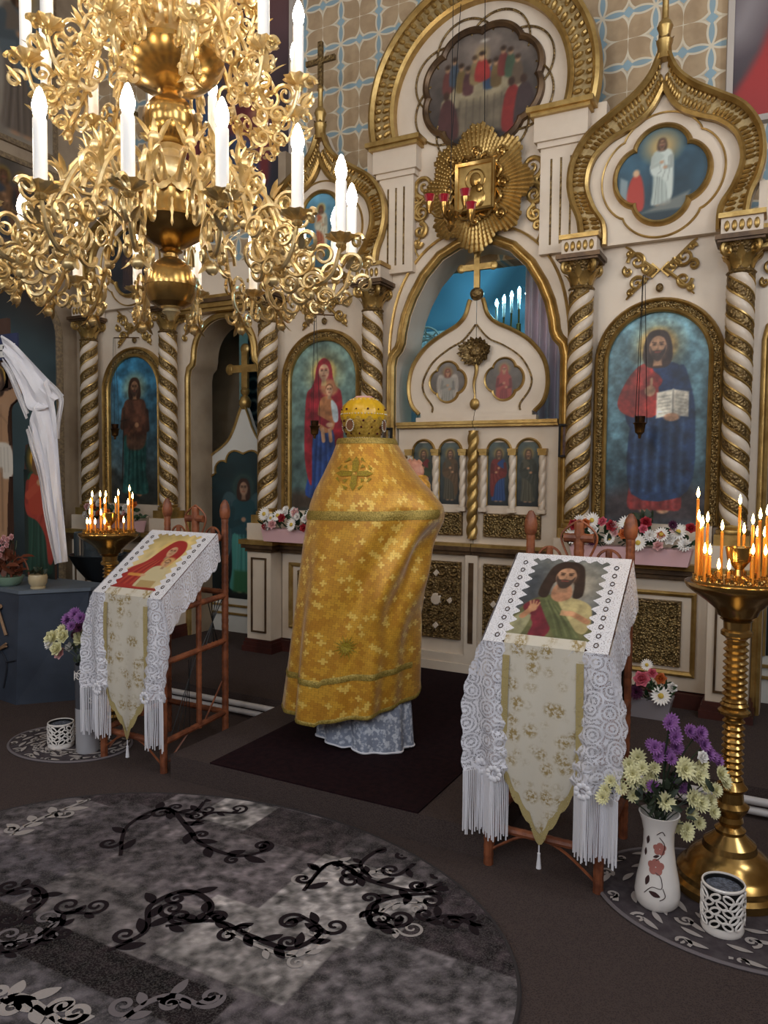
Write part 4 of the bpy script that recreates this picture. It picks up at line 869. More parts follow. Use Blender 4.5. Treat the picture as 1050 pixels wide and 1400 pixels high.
def P_big(seed, c1, c2, robe, mant):
    P = Paint(1.7, 2.0, 60, c1, c2).mottle(3, .5, seed); saint(P, .36, .1, 1.0, robe=robe, mantle=mant, halo='#8f7a4c', seed=seed); saint(P, .72, .05, .85, robe=mant, mantle=robe, halo='#8f7a4c', seed=seed+1, beard=False); return P
for x0, lab, args in ((-5.72, 'large dark blue and maroon wall painting above the angel doorway', (3, '#2f3444', '#5a3c3c', '#6e2c30', '#31486a')), (-.42, 'large wall painting with red robe above the far doorway', (5, '#3a3238', '#6a5a58', '#9b2c2a', '#5c4450'))):
    t = T('wall_painting', lab, 'painting', (x0, YF, 4.08)); P = P_big(*args)
    if x0 > -1: P.poly([(0, 0), (.55, .0), (.5, .75), (.25, .6), (.1, .25)], '#a02c2a', smooth=4); P.line([(.02, .35), (.2, .75), (.5, 1.0)], .12, '#8f8788', .8, .05)
    P.panel('canvas', 0, 0, -.03, None, t); MB().box(0, 1.7, -.028, 0, 0, 2.0).build('panel', M['plaster'], t, False)
    MB().sweep([(0, 0), (0, 2.0), (1.7, 2.0), (1.7, 0)], [(-.01, 0), (-.01, .045), (.03, .045), (.04, 0)], 0, True).build('frame', mk('pale_frame', '#b5aaa0', .6), t, False)
# paintings on the side wall
def wallside(name, lab, y0, z0, P, frame):
    t = T(name, lab, 'painting', (XL, y0, z0), PI/2); P.panel('canvas', 0, 0, -.012, None, t)
    MB().box(0, P.w, -.01, 0, 0, P.h).build('panel', M['plaster'], t, False)
    MB().sweep([(0, 0), (0, P.h), (P.w, P.h), (P.w, 0)], [(-.02, 0), (-.02, .03), (.03, .03), (.03, 0)], 0, True).build('border', frame, t, False)
M['strip'] = mk('painted_border', '#6b5a48', .6, var='#8f7a5c', vs_=40)
P = Paint(1.3, 1.7, 70, '#8f8578', '#a1988a').mottle(4, .3, 51); saint(P, .25, .06, 1.12, robe='#5b6068', mantle='#6e6a66', halo='#a88f52', seed=11); saint(P, .72, .06, 1.12, robe='#6b5f55', mantle='#59646b', halo='#a88f52', seed=12); wallside('wall_painting', 'side wall mural of standing saints in grey robes', 3.95, 4.75, P, M['strip'])
P = Paint(1.3, .8, 70, '#3a3230', '#6f655b').mottle(5, .5, 52); [saint(P, .12+.15*k, .03, .5, robe=c, mantle=c2, halo='#8f7436', seed=20+k) for k, (c, c2) in enumerate((('#6e4a2c', '#4b3a34'), ('#48434b', '#7c5a34'), ('#7a5238', '#51352e'), ('#3c4048', '#6f5138'), ('#5e3c30', '#3d3a3a'), ('#70562f', '#45393a')))]; wallside('wall_painting', 'side wall mural of a crowd in brown and gold robes', 3.95, 3.78, P, M['strip'])
t = T('arched_mural', 'dark arched mural with patterned gold border on the side wall', 'painting', (XL+.003, 4.35, 0), PI/2)
P = Paint(1.9, 3.5, 60, '#2a2f33', '#35454c').mottle(3, .5, 60); P.poly([(0, 1.3), (.4, 1.75), (1, 1.5), (1, 1.9), (0, 1.9)], '#2e2422', .85, .1); P.ell(.75, .95, .3, .5, '#5d7478', .5, .2)
P.panel('painted_scene', -.95, .1, -.012, lambda u, v: (np.abs(u-.5)*1.9 < .9) & ((v*1.9 < 2.9) | (((u-.5)*1.9)**2+(v*1.9-2.9+.0)**2*2.3 < .9**2)), t)
MB().sweep(arch(0, .88, .1, 3.0, 30, .58), [(0, 0), (0, .03), (-.02, .035), (-.07, .035), (-.08, 0)], 0).build('border', M['strip'], t)

# ---- sanctuary
t = T('wall_painting', 'blue and rose cloud mural on the sanctuary rear wall', 'painting', (-5.4, 8.99, 2.6))
P = Paint(4.2, 1.85, 90, '#6d7f88', '#6f93a6').mottle(3, .5, 71); P.poly([(.45, .25), (.8, .33), (1, .3), (1, .44), (.6, .44)], '#3c4a52', .95, .03); P.poly([(.66, .3), (.8, .36), (1, .34), (1, .26), (.8, .25)], '#a2504e', .9, .03); P.poly([(.3, .1), (.6, .18), (.62, .24), (.3, .2)], '#35454d', .95, .03); P.panel('canvas', 0, 0, -.01, None, t)
MB().box(0, 4.2, -.008, 0, 0, 1.85).build('panel', M['navywall'], t, False)
t = T('cornice', 'white patterned frieze on the sanctuary rear wall', 'cornice', (-5.4, 8.9, 3.2)); MB().box(0, 2.0, -.08, .08, 0, .06).box(0, 2.0, -.04, .08, .06, .2).box(0, 2.0, -.1, .08, .2, .26).build('molding', M['ceramic'], t, False)
mb = MB()
for k in range(22): mb.tube(xz(spiral(.05+.09*k, .13, .035, 1.4, 0, 1 if k % 2 else -1), -.045), .008, 5)
mb.build('frieze_scrolls', M['ceramic'], t)
t = T('openwork_screen', 'white openwork carved stand seen through the royal doorway', 'stand', (-3.53, 7.6, Z0))
MB().box(-.25, .25, -.2, .2, 0, 1.95).build('plinth', M['navywall'], t, False)
mb = MB()
for (z, R) in ((2.95, .19), (2.62, .16)):
    for r_ in (1, .62, .3): mb.tube(xz([(R*r_*math.cos(a), z+R*r_*math.sin(a)) for a in np.linspace(0, 2*PI, 28)]), .014, 6)
    for k in range(8): a = k*PI/4; mb.tube(xz([(R*.3*math.cos(a), z+R*.3*math.sin(a)), (R*math.cos(a), z+R*math.sin(a))]), .01, 5)
mb.build('openwork_discs', M['ceramic'], t)
MB().lathe([(.12, 1.95), (.1, 2.0), (.06, 2.08), (.09, 2.2), (.1, 2.3), (.07, 2.4), (.05, 2.48)], 18, flute=(8, .1)).build('baluster', M['ceramic'], t)
def candelabrum(loc, label):
    t = T('candelabrum', label, 'candelabrum', loc)
    MB().lathe([(.14, 0), (.14, .02), (.05, .06), (.03, .2), (.05, .28), (.025, .36), (.025, .95), (.0, .97)], 16).build('stem', M['brass'], t)
    MB().box(-.2, .2, -.15, .15, -1.27, 0).build('table_block', M['ceramic'], t, False)
    for k, x in enumerate(np.linspace(-.24, .24, 7)):
        z = 1.0+.1*(1-abs(x)/.24)
        a = MB().tube(crom([(0, 0, .55), (x*.6, 0, .6), (x, 0, .75), (x, 0, z)], 5), .01, 6).build('branch', M['brass'], t)
        MB().lathe([(.016, 0), (.016, .15), (0, .152)], 10, (x, 0, z)).build('candle_sleeve', M['candle'], a); MB().lathe([(.0, 0), (.013, .01), (.017, .035), (.008, .065), (0, .08)], 10, (x, 0, z+.15)).build('bulb', M['cool_bulb'], a)
candelabrum((-2.48, 7.6, 2.27), 'seven-branched lit candelabrum seen through the royal doorway')
t = T('altar_table', 'cloth-covered altar table behind the royal doors', 'table', (-2.3, 7.7, Z0)); MB().box(-.75, .75, -.5, .5, 0, .87).build('cloth', M['linen'], t, False)
def curtain(name, lab, x0, x1, y, z0, z1, mat, amp=.03, nf=6):
    n = 60; G = np.zeros((n, 6, 3))
    for i in range(n):
        x = x0+(x1-x0)*i/(n-1); G[i, :, 0] = x; G[i, :, 1] = y+amp*math.sin(2*PI*nf*i/n)+.3*amp*math.sin(13.7*i/n); G[i, :, 2] = np.linspace(z0, z1, 6)
    o = MB().grid(G).build(name, mat); so = o.modifiers.new('thickness', 'SOLIDIFY'); so.thickness = .006; return tag(o, lab, 'curtain')
M['mauve'] = mk('mauve_curtain', '#d0bcc8', .7); M['yellow'] = mk('yellow_curtain', '#c2b04a', .7); M['greyblue'] = mk('grey_blue_cloth', '#7f95a0', .7)
curtain('curtain', 'mauve curtain drawn aside in the royal doorway', -1.95, -1.5, 6.15, Z0, 3.6, M['mauve'])
struct(MB().box(-6.4, -5.28, 6.6, 6.75, Z0, 4.5).build('wall_sanctuary_partition', M['plaster'], smooth=False), 'beige partition wall behind the angel doorway')
P = Paint(.34, 2.8, 24, '#1c2c3a', '#24384a'); [P.ell(.5, .5+.75*k, .3, .28, '#aeb9be') and P.ell(.5, .5+.75*k, .2, .18, '#24384a') for k in range(11)]
t = T('banner', 'dark blue banner with white rings behind the angel doorway', 'banner', (-5.8, 7.3, .5)); P.panel('cloth', 0, 0, -.004, None, t); MB().box(0, .34, -.002, .012, 0, 2.8).build('backing', M['iron'], t, False)
curtain('curtain', 'yellow curtain hanging behind the angel doorway', -5.42, -5.22, 7.25, Z0, 3.8, M['yellow'], .02, 3); curtain('curtain', 'grey blue curtain hanging behind the angel doorway', -5.2, -4.7, 7.3, Z0, 3.8, M['greyblue'], .02, 5)
struct(MB().box(-4.06, -3.98, 5.62, 7.0, Z0, 4.5).build('wall_light_blocker', M['plaster'], smooth=False), 'unseen plaster wall added to block light between sanctuary and angel doorway')  # added wall, out of view, stops sanctuary light tinting the angel doorway

# ------------------------------------------------------------------ chandelier
CH = np.array([-2.14, 2.26])
t = T('chandelier', 'great gilded two-tier chandelier with scrolled arms and lit candle bulbs', 'chandelier', (CH[0], CH[1], 0))
MB().lathe([(0, 2.275), (.012, 2.28), (.02, 2.3), (.035, 2.312), (.03, 2.325), (.05, 2.335)], 20).build('bottom_finial', M['chand'], t)
MB().lathe([(.05, 2.33), (.08, 2.345), (.094, 2.375), (.098, 2.41)], 28).lathe([(.101, 2.408), (.101, 2.418)], 28).build('lower_ball', M['brass'], t)
MB().lathe([(.098, 2.418), (.094, 2.45), (.078, 2.485), (.05, 2.508), (.028, 2.52), (.025, 2.535), (.045, 2.545), (.03, 2.555)], 32, flute=(16, .015)).build('upper_ball', M['brass'], t)
MB().lathe([(.03, 2.555), (.06, 2.565), (.1, 2.59), (.15, 2.62), (.172, 2.645), (.168, 2.655), (.135, 2.665), (.128, 2.7), (.122, 2.715), (.124, 2.75), (.11, 2.77)], 32).build('bowl', M['brass'], t)
mb = MB()
for k in range(12): a = k*PI/6; o = np.array([math.cos(a), math.sin(a), 0]); leafmesh(mb, o*.128+[0, 0, 2.79], (0, 0, -1), o, .06, .03, .2); leafmesh(mb, o*.118+[0, 0, 2.75], (0, 0, 1), o, .07, .028, .35)
mb.build('leaf_collar', M['chand'], t)
MB().lathe([(.11, 2.77), (.085, 2.79), (.07, 2.82), (.075, 2.86), (.085, 2.875), (.06, 2.89), (.05, 2.91), (.035, 2.925), (.05, 2.94)], 24).build('vase_stage', M['chand'], t)
MB().lathe([(.03, 2.935), (.07, 2.955), (.096, 2.99), (.102, 3.03), (.096, 3.07), (.07, 3.105), (.035, 3.125), (.03, 3.14), (.06, 3.15)], 40, flute=(20, .02)).build('gadrooned_sphere', M['brass'], t)
MB().lathe([(.05, 3.145), (.08, 3.155), (.13, 3.175), (.18, 3.215), (.205, 3.255), (.2, 3.275), (.16, 3.29), (.12, 3.3)], 48, flute=(24, .012)).build('gadrooned_dish', M['brass'], t)
MB().lathe([(.12, 3.3), (.1, 3.33), (.085, 3.4), (.1, 3.44), (.12, 3.46), (.1, 3.5), (.07, 3.56), (.09, 3.62), (.11, 3.66), (.07, 3.75), (.05, 3.9), (.08, 3.95), (.04, 4.0), (.02, 4.1)], 24).build('upper_stem', M['chand'], t)
MB().tube([(0, 0, 4.05), (0, 0, ZC)], .012, 8).build('chain_rod', M['brass_old'], t)
mb = MB()
for k in range(14):
    a = k*2*PI/14; o = np.array([math.cos(a), math.sin(a)])
    for (r0, z0, R, tu, st, d) in ((.15, 3.36, .05, 1.6, 0, 1), (.16, 3.47, .06, 1.6, PI, -1), (.13, 3.58, .05, 1.5, 0, 1)):
        p = spiral(r0, z0, R, tu, st, d, 20); mb.tube(np.c_[p[:, 0, None]*o, p[:, 1]], [.011, .006], 5)
mb.build('crown_scrolls', M['chand'], t)
def arm_meshes(R, s, seed, crown=True):
    """one arm in the XZ plane, x outwards, pan at (R, 0)"""
    mb = MB(); Y0 = 0
    mb.tube(xz(crom([(.13, .23*s), (R*.34, .3*s), (R*.55, .2*s), (R*.7, -.04*s), (R*.84, -.16*s), (R*.95, -.13*s), (R, -.03)], 6)), [.012, .010, .009, .007], 6)
    for (x, z, r_, tu, st, d) in ((R*.42, .22*s, .08*s, 2.0, PI/2, -1), (R*.6, .07*s, .075*s, 1.9, 0, 1), (R*.7, .14*s, .05*s, 1.7, PI, -1), (R*.78, -.08*s, .07*s, 1.8, PI/2, 1), (R*.9, -.06*s, .045*s, 1.6, PI, -1),
                                  (R*.72, -.15*s, .04*s, 1.5, PI, 1), (R*1.07, -.1*s, .04*s, 1.5, PI, -1), (R*1.09, -.02*s, .028*s, 1.4, 0, 1)):
        p = xz(spiral(x, z, r_, tu, st, d, 24)); p[:, 1] += .012*np.sin(np.linspace(0, 6, len(p))+x*40); mb.tube(p, [.0085, .005], 5)
    for sd in (-1, 1):
        for (x, z, r_, tu, st, d) in ((R*.74, -.02*s, .05*s, 1.5, PI, -1), (R*.85, -.16*s, .04*s, 1.5, 0, 1)):
            p = spiral(x, z, r_, tu, st, d, 18); q = xz(p); q[:, 1] = sd*(.02+.5*np.linspace(0, r_, len(p))); mb.tube(q, [.008, .005], 5)
    arm = mb
    lf = MB()
    for (x, z, dx, dz, L) in ((R*.42, .29*s, .1, 1, .08), (R*.62, .16*s, .4, .9, .06), (R*.82, -.17*s, .1, -1, .06*s), (R*1.04, -.12*s, .5, .6, .05)):
        for sd in (-1, 0, 1): leafmesh(lf, (x, sd*.012, z), np.array([dx, sd*.35, dz])/math.hypot(dx, dz), (1, sd, 0), L, .011, .3, 5)
    for (x, z) in ((R*.45, .3*s), (R*.62, .02), (R*.83, -.2*s)): lf.ball((x, 0, z), (.02, .022, .02), 8, 6)
    pan = MB().lathe([(.01, -.04), (.018, -.03), (.012, -.02), (.045, -.006), (.055, .004), (.042, .004), (.012, .0)], 20, (R, 0, 0), (10, .12))
    sl = MB().lathe([(.0205, .0), (.0205, .195), (.017, .2), (0, .2)], 14, (R, 0, 0))
    bu = MB().lathe([(.0, .198), (.014, .2), (.021, .222), (.022, .238), (.016, .262), (.007, .285), (0, .292)], 12, (R, 0, 0))
    return arm, lf, pan, sl, bu
def tier(R, z, n, a0, s, pm):
    A = arm_meshes(R, s, 1); first = None
    for k in range(n):
        a = math.radians(a0+360*k/n)
        if first is None:
            first = A[0].build('arm', M['chand'], t); A[1].build('arm_leaves', M['chand'], first); A[2].build('drip_pan', pm, first); A[3].build('candle_sleeve', M['candle'], first); A[4].build('bulb', M['bulb'], first); o = first
        else: o = dup(first, t)
        o.location = (0, 0, z); o.rotation_euler = (0, 0, a)
tier(.70, 2.545, 16, -79, 1.0, M['chand'])
tier(.50, 3.17, 12, -128, .85, M['chand'])
tier(.38, 3.62, 8, -110, .7, M['chand'])
# crystal-like gilt pendants under the tiers
mb = MB()
for k in range(24):
    a = 2*PI*k/24; r0 = .17+.03*(k % 3); z = 2.66-.02*(k % 2); c = (r0*math.cos(a), r0*math.sin(a)); mb.lathe([(0, -.11), (.006, -.095), (.003, -.07), (.008, -.05), (.003, -.03), (.006, -.01), (0, 0)], 6, (c[0], c[1], z+.06))
mb.build('gilt_pendants', M['chand'], t)['kind'] = 'stuff'

# ------------------------------------------------------------------ priest
PX, PY = -2.13, 3.80
t = T('person', 'priest seen from behind in gold vestment and jewelled mitre, right hand raised', 'person', (0, 0, .009))
zt = np.array([.2, .36, .48, .75, 1.02, 1.28, 1.42, 1.5, 1.58, 1.67, 1.78, 1.86, 1.88]); cxs = np.array([-2.235, -2.225, -2.215, -2.19, -2.155, -2.125, -2.105, -2.10, -2.10, -2.105, -2.115, -2.125, -2.125]); hws = np.array([.385, .383, .38, .372, .366, .363, .362, .352, .322, .268, .205, .165, .158])
dps = np.array([.35, .345, .34, .33, .32, .30, .285, .275, .255, .22, .18, .15, .145])
def hemz(a): s_ = math.sin(a); c = math.cos(a); return .27+.13*(c+.15 if c > 0 else .55*-c)**1.0+(.75*max(0, s_)**1.5 if s_ > 0 else 0)+.02*math.sin(3*a)
def vest(a, z, off=0.0):
    w = np.interp(z, zt, hws); d = np.interp(z, zt, dps); c = np.interp(z, zt, cxs); ca, sa = math.cos(a), math.sin(a)
    e = 2/2.35; x = math.copysign(abs(ca)**e, ca)*w; y = math.copysign(abs(sa)**e, sa)*d
    k = max(0, (1.45-z))/1.2; f = k*(.022*math.sin(7*a+1)+.016*math.sin(13*a+.4*z)+.012*math.sin(4*a+3*z))
    f += .02*math.sin(14*(z*.8-.55*a)+2)*math.exp(-((z-1.25)/.25)**2)*max(0, math.cos(a+.5))+.014*math.sin(22*(z*.6-.4*a))*math.exp(-((z-1.1)/.3)**2)*max(0, math.cos(a+.4))
    f -= .02*math.exp(-((a+2.75)/.12)**2)*k*1.3
    el = math.exp(-((z-1.47)/.13)**2)*math.exp(-((a-.15)/.6)**2)*.07
    r = 1+(f+off)/max(.12, math.hypot(x, y)); return np.array([c+x*r+el, PY+y*r+el*.6, z])
NA, NZ = 190, 120; G = np.zeros((NA, NZ, 3)); UV = np.zeros((NA, NZ, 2))
for i in range(NA):
    a = 2*PI*i/(NA-1)-PI*1.5; hz = hemz(a)
    for j in range(NZ): z = hz+(1.875-hz)*j/(NZ-1); G[i, j] = vest(a, z); UV[i, j] = (a*.36*(.55+.45*min(1, np.interp(z, zt, hws)/.41)), z)
ph = MB().grid(G, uv=UV).build('phelonion', M['vest'], t)
so = ph.modifiers.new('thickness', 'SOLIDIFY'); so.thickness = .006; so.offset = -1
def band(name, zf0, zf1, a0, a1, off, mat, n=90, m_=4):
    Gb = np.array([[vest(a, zf0(a)+(zf1(a)-zf0(a))*q, off*(1 if 0 < q < 1 else .4)) for q in np.linspace(0, 1, m_)] for a in np.linspace(a0, a1, n)])
    return MB().grid(Gb).build(name, mat, ph)
band('shoulder_braid', lambda a: 1.425+.01*math.cos(a), lambda a: 1.475+.01*math.cos(a), -PI*.98, -.02, .006, M['braid'])
band('collar_braid', lambda a: 1.845, lambda a: 1.877, -PI*1.5, PI*.5, .005, M['braid'])
band('hem_braid', lambda a: hemz(a)-.002, lambda a: hemz(a)+.02, -PI*1.5, PI*.5, .004, M['braid'], 150)
band('lower_braid', lambda a: hemz(a)+.185+.03*math.cos(a+PI/2), lambda a: hemz(a)+.22+.03*math.cos(a+PI/2), -PI*.95, -.05, .005, M['braid'], 110)
def on_back(u, z, off): # point on the back at horizontal offset u
    best = None
    a = -PI/2+u/ max(.1, np.interp(z, zt, hws))*1.05; return vest(a, z, off)
def patch(name, polys, zc, uc, mat, off=.006):
    mb = MB()
    for p in polys:
        p = np.array(p); V = [on_back(uc+q[0], zc+q[1], off) for q in p]; mb.add(V, [tuple(range(len(V)))])
    return mb.build(name, mat, ph, False)
polys = []
for k in range(4):
    a = k*PI/2; R = lambda x, y: (x*math.cos(a)-y*math.sin(a), x*math.sin(a)+y*math.cos(a))
    polys += [[R(-.012, .01), R(.012, .01), R(.016, .062), R(0, .095), R(-.016, .062)], [R(.022, .03), R(.05, .035), R(.034, .052)], [R(-.05, .06), R(-.02, .075), R(-.028, .09)], [R(.02, .075), R(.05, .06), R(.028, .09)]]
patch('embroidered_cross', polys, 1.68, .02, M['embroidery'])
polys = []
for k in range(16): a = k*PI/8; r1 = .075 if k % 2 else .058; polys.append([(.03*math.cos(a-.17), .03*math.sin(a-.17)), (r1*math.cos(a), r1*math.sin(a)), (.03*math.cos(a+.17), .03*math.sin(a+.17))])
polys.append([(.028*math.cos(a), .028*math.sin(a)) for a in np.linspace(0, 2*PI, 16, endpoint=False)]); patch('embroidered_star', polys, .745, .1, M['embroidery'])
# white under-robe
G = np.zeros((140, 14, 3)); UV = np.zeros((140, 14, 2))
for i in range(140):
    a = 2*PI*i/139
    for j in range(14):
        z = Z0+.012+(.85-Z0)*j/13; k = 1-j/13; sl = .07*math.exp(-((a-PI*1.5-.02)/.07)**2)*k
        r = 1+k*(.045*math.sin(9*a)+.03*math.sin(15*a+1))-sl*2.4; G[i, j] = (-2.125+(.25+.045*k)*r*math.cos(a), PY+(.19+.02*k)*r*math.sin(a), z+.01*math.sin(2*a)*k); UV[i, j] = (a*.32, z)
MB().grid(G, uv=UV).build('sticharion', M['stich'], t)
MB().tube([G[i, 0]+[0, 0, .004] for i in range(139)], .006, 5, closed=True).build('sticharion_hem', M['linen'], t)
# mitre
mz = 1.872; MC = (-2.135, 3.78)
mi = MB().lathe([(.088, mz), (.094, mz+.008), (.101, mz+.03), (.115, mz+.07), (.124, mz+.1), (.126, mz+.125)], 40, (MC[0], MC[1], 0)).build('mitre', mk('mitre_gold', '#cfaa4c', .4, .35, var='#a98432', vs_=60, bump=.5, bs=110), t)
MB().lathe([(.124, mz+.11), (.129, mz+.13), (.126, mz+.16), (.112, mz+.192), (.088, mz+.216), (.06, mz+.232), (.045, mz+.237)], 48, (MC[0], MC[1], 0), (12, .03)).build('satin_crown', mk('yellow_satin', '#d8a91e', .3), mi)
MB().lathe([(.06, mz+.232), (.045, mz+.243), (0, mz+.248)], 24, (MC[0], MC[1], 0)).build('top_medallion', M['petal_blush'], mi)
M['pearl'] = mk('pearl', '#ddd6c8', .25); M['ruby'] = mk('ruby', '#4a1420', .15)
def ms(a, z): r = np.interp(z, [0, .03, .07, .1, .13, .16, .192, .216, .232], [.09, .103, .117, .126, .13, .128, .114, .09, .062]); return np.array([MC[0]+r*math.cos(a), MC[1]+r*math.sin(a), mz+z])
mb, mr = MB(), MB()
for k in range(44): a = k*2*PI/44; mb.ball(ms(a, .006), .0045, 6, 4); mb.ball(ms(a, .14), .004, 6, 4)
for k in range(20): a = k*PI/10; mb.ball(ms(a, .222), .004, 6, 4)
for k in range(12):
    a = k*PI/6+.2
    for z in (.03, .065, .1, .165): mr.ball(ms(a+(z*3), z), (.007 if k % 2 else .005), 6, 4)
for ac in (-PI/2-.15, 0.1, PI/2, PI):
    c = ms(ac, .075); tv = np.array([-math.sin(ac), math.cos(ac), 0]); nv = np.array([math.cos(ac), math.sin(ac), 0])
    for k in range(18): b = k*2*PI/18; mb.ball(c+tv*.026*math.cos(b)+np.array([0, 0, .032*math.sin(b)])+nv*.006, .0045, 6, 4)
    ov = [c+tv*.022*math.cos(b)+np.array([0, 0, .028*math.sin(b)])+nv*.008 for b in np.linspace(0, 2*PI, 18, endpoint=False)]; MB().add(ov, [tuple(range(18))]).build('oval_medallion', mk('medallion_enamel', '#7d5238', .35), mi, False)
mb.build('pearls', M['pearl'], mi)['kind'] = 'stuff'; mr.build('jewels', M['ruby'], mi)['kind'] = 'stuff'
# body: one continuous surface under the vestments, right arm raised, hand closed round the chain
HW = ony(572, 655, 3.98); EL = ony(580, 708, 3.92); HD = ony(565, 628, 4.0)
def capsule(mb, p, q, r0, r1): 
    P_ = np.array([np.array(p)+(np.array(q)-np.array(p))*u for u in np.linspace(0, 1, 7)]); mb.tube(P_, [r0, r1], 12); mb.ball(p, r0, 12, 9); mb.ball(q, r1, 12, 9)
b = MB()
b.ball((-2.13, 3.76, 1.25), (.17, .115, .36), 20, 14).ball((-2.13, 3.76, 1.48), (.19, .1, .1), 20, 12).ball((-2.13, 3.76, .98), (.165, .12, .14), 18, 12)
capsule(b, (-2.13, 3.77, 1.5), (-2.13, 3.79, 1.68), .06, .055)
b.ball((-2.13, 3.79, 1.76), (.075, .095, .118), 20, 14).ball((-2.13, 3.89, 1.74), (.012, .022, .02), 8, 6)
for q in (-1, 1): b.ball((-2.13+q*.077, 3.78, 1.745), (.01, .02, .032), 8, 6); b.ball((-2.13+q*.03, 3.872, 1.765), (.016, .012, .008), 8, 6)
b.ball((-2.13, 3.875, 1.7), (.026, .014, .008), 8, 6).ball((-2.13, 3.86, 1.655), (.035, .03, .03), 10, 8)
for q in (-1, 1): capsule(b, (-2.13+q*.09, 3.76, .95), (-2.13+q*.1, 3.77, .53), .085, .06); capsule(b, (-2.13+q*.1, 3.77, .53), (-2.13+q*.1, 3.74, .21), .058, .04); capsule(b, (-2.13+q*.1, 3.72, .175), (-2.13+q*.12, 3.88, .165), .036, .03)
capsule(b, (-2.31, 3.76, 1.46), (-2.36, 3.8, 1.17), .055, .045); capsule(b, (-2.36, 3.8, 1.17), (-2.26, 4.0, 1.15), .043, .03); b.ball((-2.22, 4.06, 1.15), (.04, .05, .025), 12, 8)
capsule(b, (-1.95, 3.77, 1.46), EL+[-.02, .03, -.03], .055, .047); capsule(b, EL+[-.02, .03, -.03], HW, .045, .028)
# palm and five fingers: seen from the back of the hand, curled over towards the doors
ax = (HD-HW)/np.linalg.norm(HD-HW); sdv = np.array([math.cos(.5), math.sin(.5), 0]); fw = np.cross(sdv, ax); fw = fw if fw[1] > 0 else -fw
palm = HW+ax*.052
pb = MB().ball((0, 0, 0), (.046, .02, .054), 16, 12); Mx = np.eye(4); Mx[:3, 0] = sdv; Mx[:3, 1] = fw; Mx[:3, 2] = ax; Mx[:3, 3] = palm; pb.xf(Mx); b.add(pb.v[0], pb.f)
for i, (o, L) in enumerate(((-.037, .040), (-.0125, .047), (.0125, .045), (.037, .036))):
    p0 = palm+sdv*o+ax*.038; p1 = p0+ax*L*.62+fw*L*.55-sdv*.006; p2 = p1-ax*L*.25+fw*L*.7-sdv*.008; p3 = p2-ax*L*.7-fw*L*.05
    capsule(b, p0, p1, .0098, .009); capsule(b, p1, p2, .009, .0082); capsule(b, p2, p3, .0082, .007)
p0 = palm-sdv*.038-ax*.018; p1 = p0-sdv*.03+ax*.03+fw*.006; p2 = p1+sdv*.004+ax*.034+fw*.014; capsule(b, p0, p1, .0115, .0105); capsule(b, p1, p2, .0105, .008)
bo = b.build('body', M['skin'], t)
rm = bo.modifiers.new('one_surface', 'REMESH'); rm.mode = 'VOXEL'; rm.voxel_size = .0038; rm.use_smooth_shade = True
sm = bo.modifiers.new('soften', 'SMOOTH'); sm.iterations = 2; sm.factor = .4
MB().ball((-2.13, 3.755, 1.75), (.083, .085, .11), 20, 14).ball((-2.13, 3.715, 1.66), (.06, .035, .08), 14, 10).build('hair', mk('grey_brown_hair', '#4b3f38', .7), t)
# sleeve of the raised arm
pth = crom([np.array((-1.99, 3.8, 1.44)), EL+[-.03, .02, -.02], EL*.45+HW*.55+[.0, 0, 0], HW+ax*-.006], 8); k_ = len(pth); Gs = []; Us = []
sm_ = MB(); sm_.tube(pth, [.08, .078, .07, .06, .05], 26, False); Vs = sm_.v[0].reshape(k_, 26, 3)
for i in range(k_):
    for j in range(26): d = Vs[i, j]-pth[i]; Vs[i, j] = pth[i]+d*(1+.07*math.sin(i*1.3+j*.5)+.05*math.sin(j*.9-i*.7))
MB().grid(Vs, False, True, np.array([[(j*.015, i*.018) for j in range(26)] for i in range(k_)])).build('sleeve', M['vest'], t)
hold = palm+ax*.075+fw*.012-sdv*.046
o = T('censer_chain', 'dark beaded chain with handle held in the raised hand', 'chain', tuple(hold))
MB().ball((0, 0, .012), (.016, .016, .012), 10, 7).tube([(0, 0, .0), (0, 0, .02)], .006, 6).build('handle', M['old'], o)
mb = MB()
for k in range(24): f = k/23; mb.ball((-.03*f-.006*math.sin(f*6), .01*f, -.012-.24*f), (.0085, .0085, .0095), 7, 5)
mb.build('beads', M['bronze'], o)['kind'] = 'stuff'
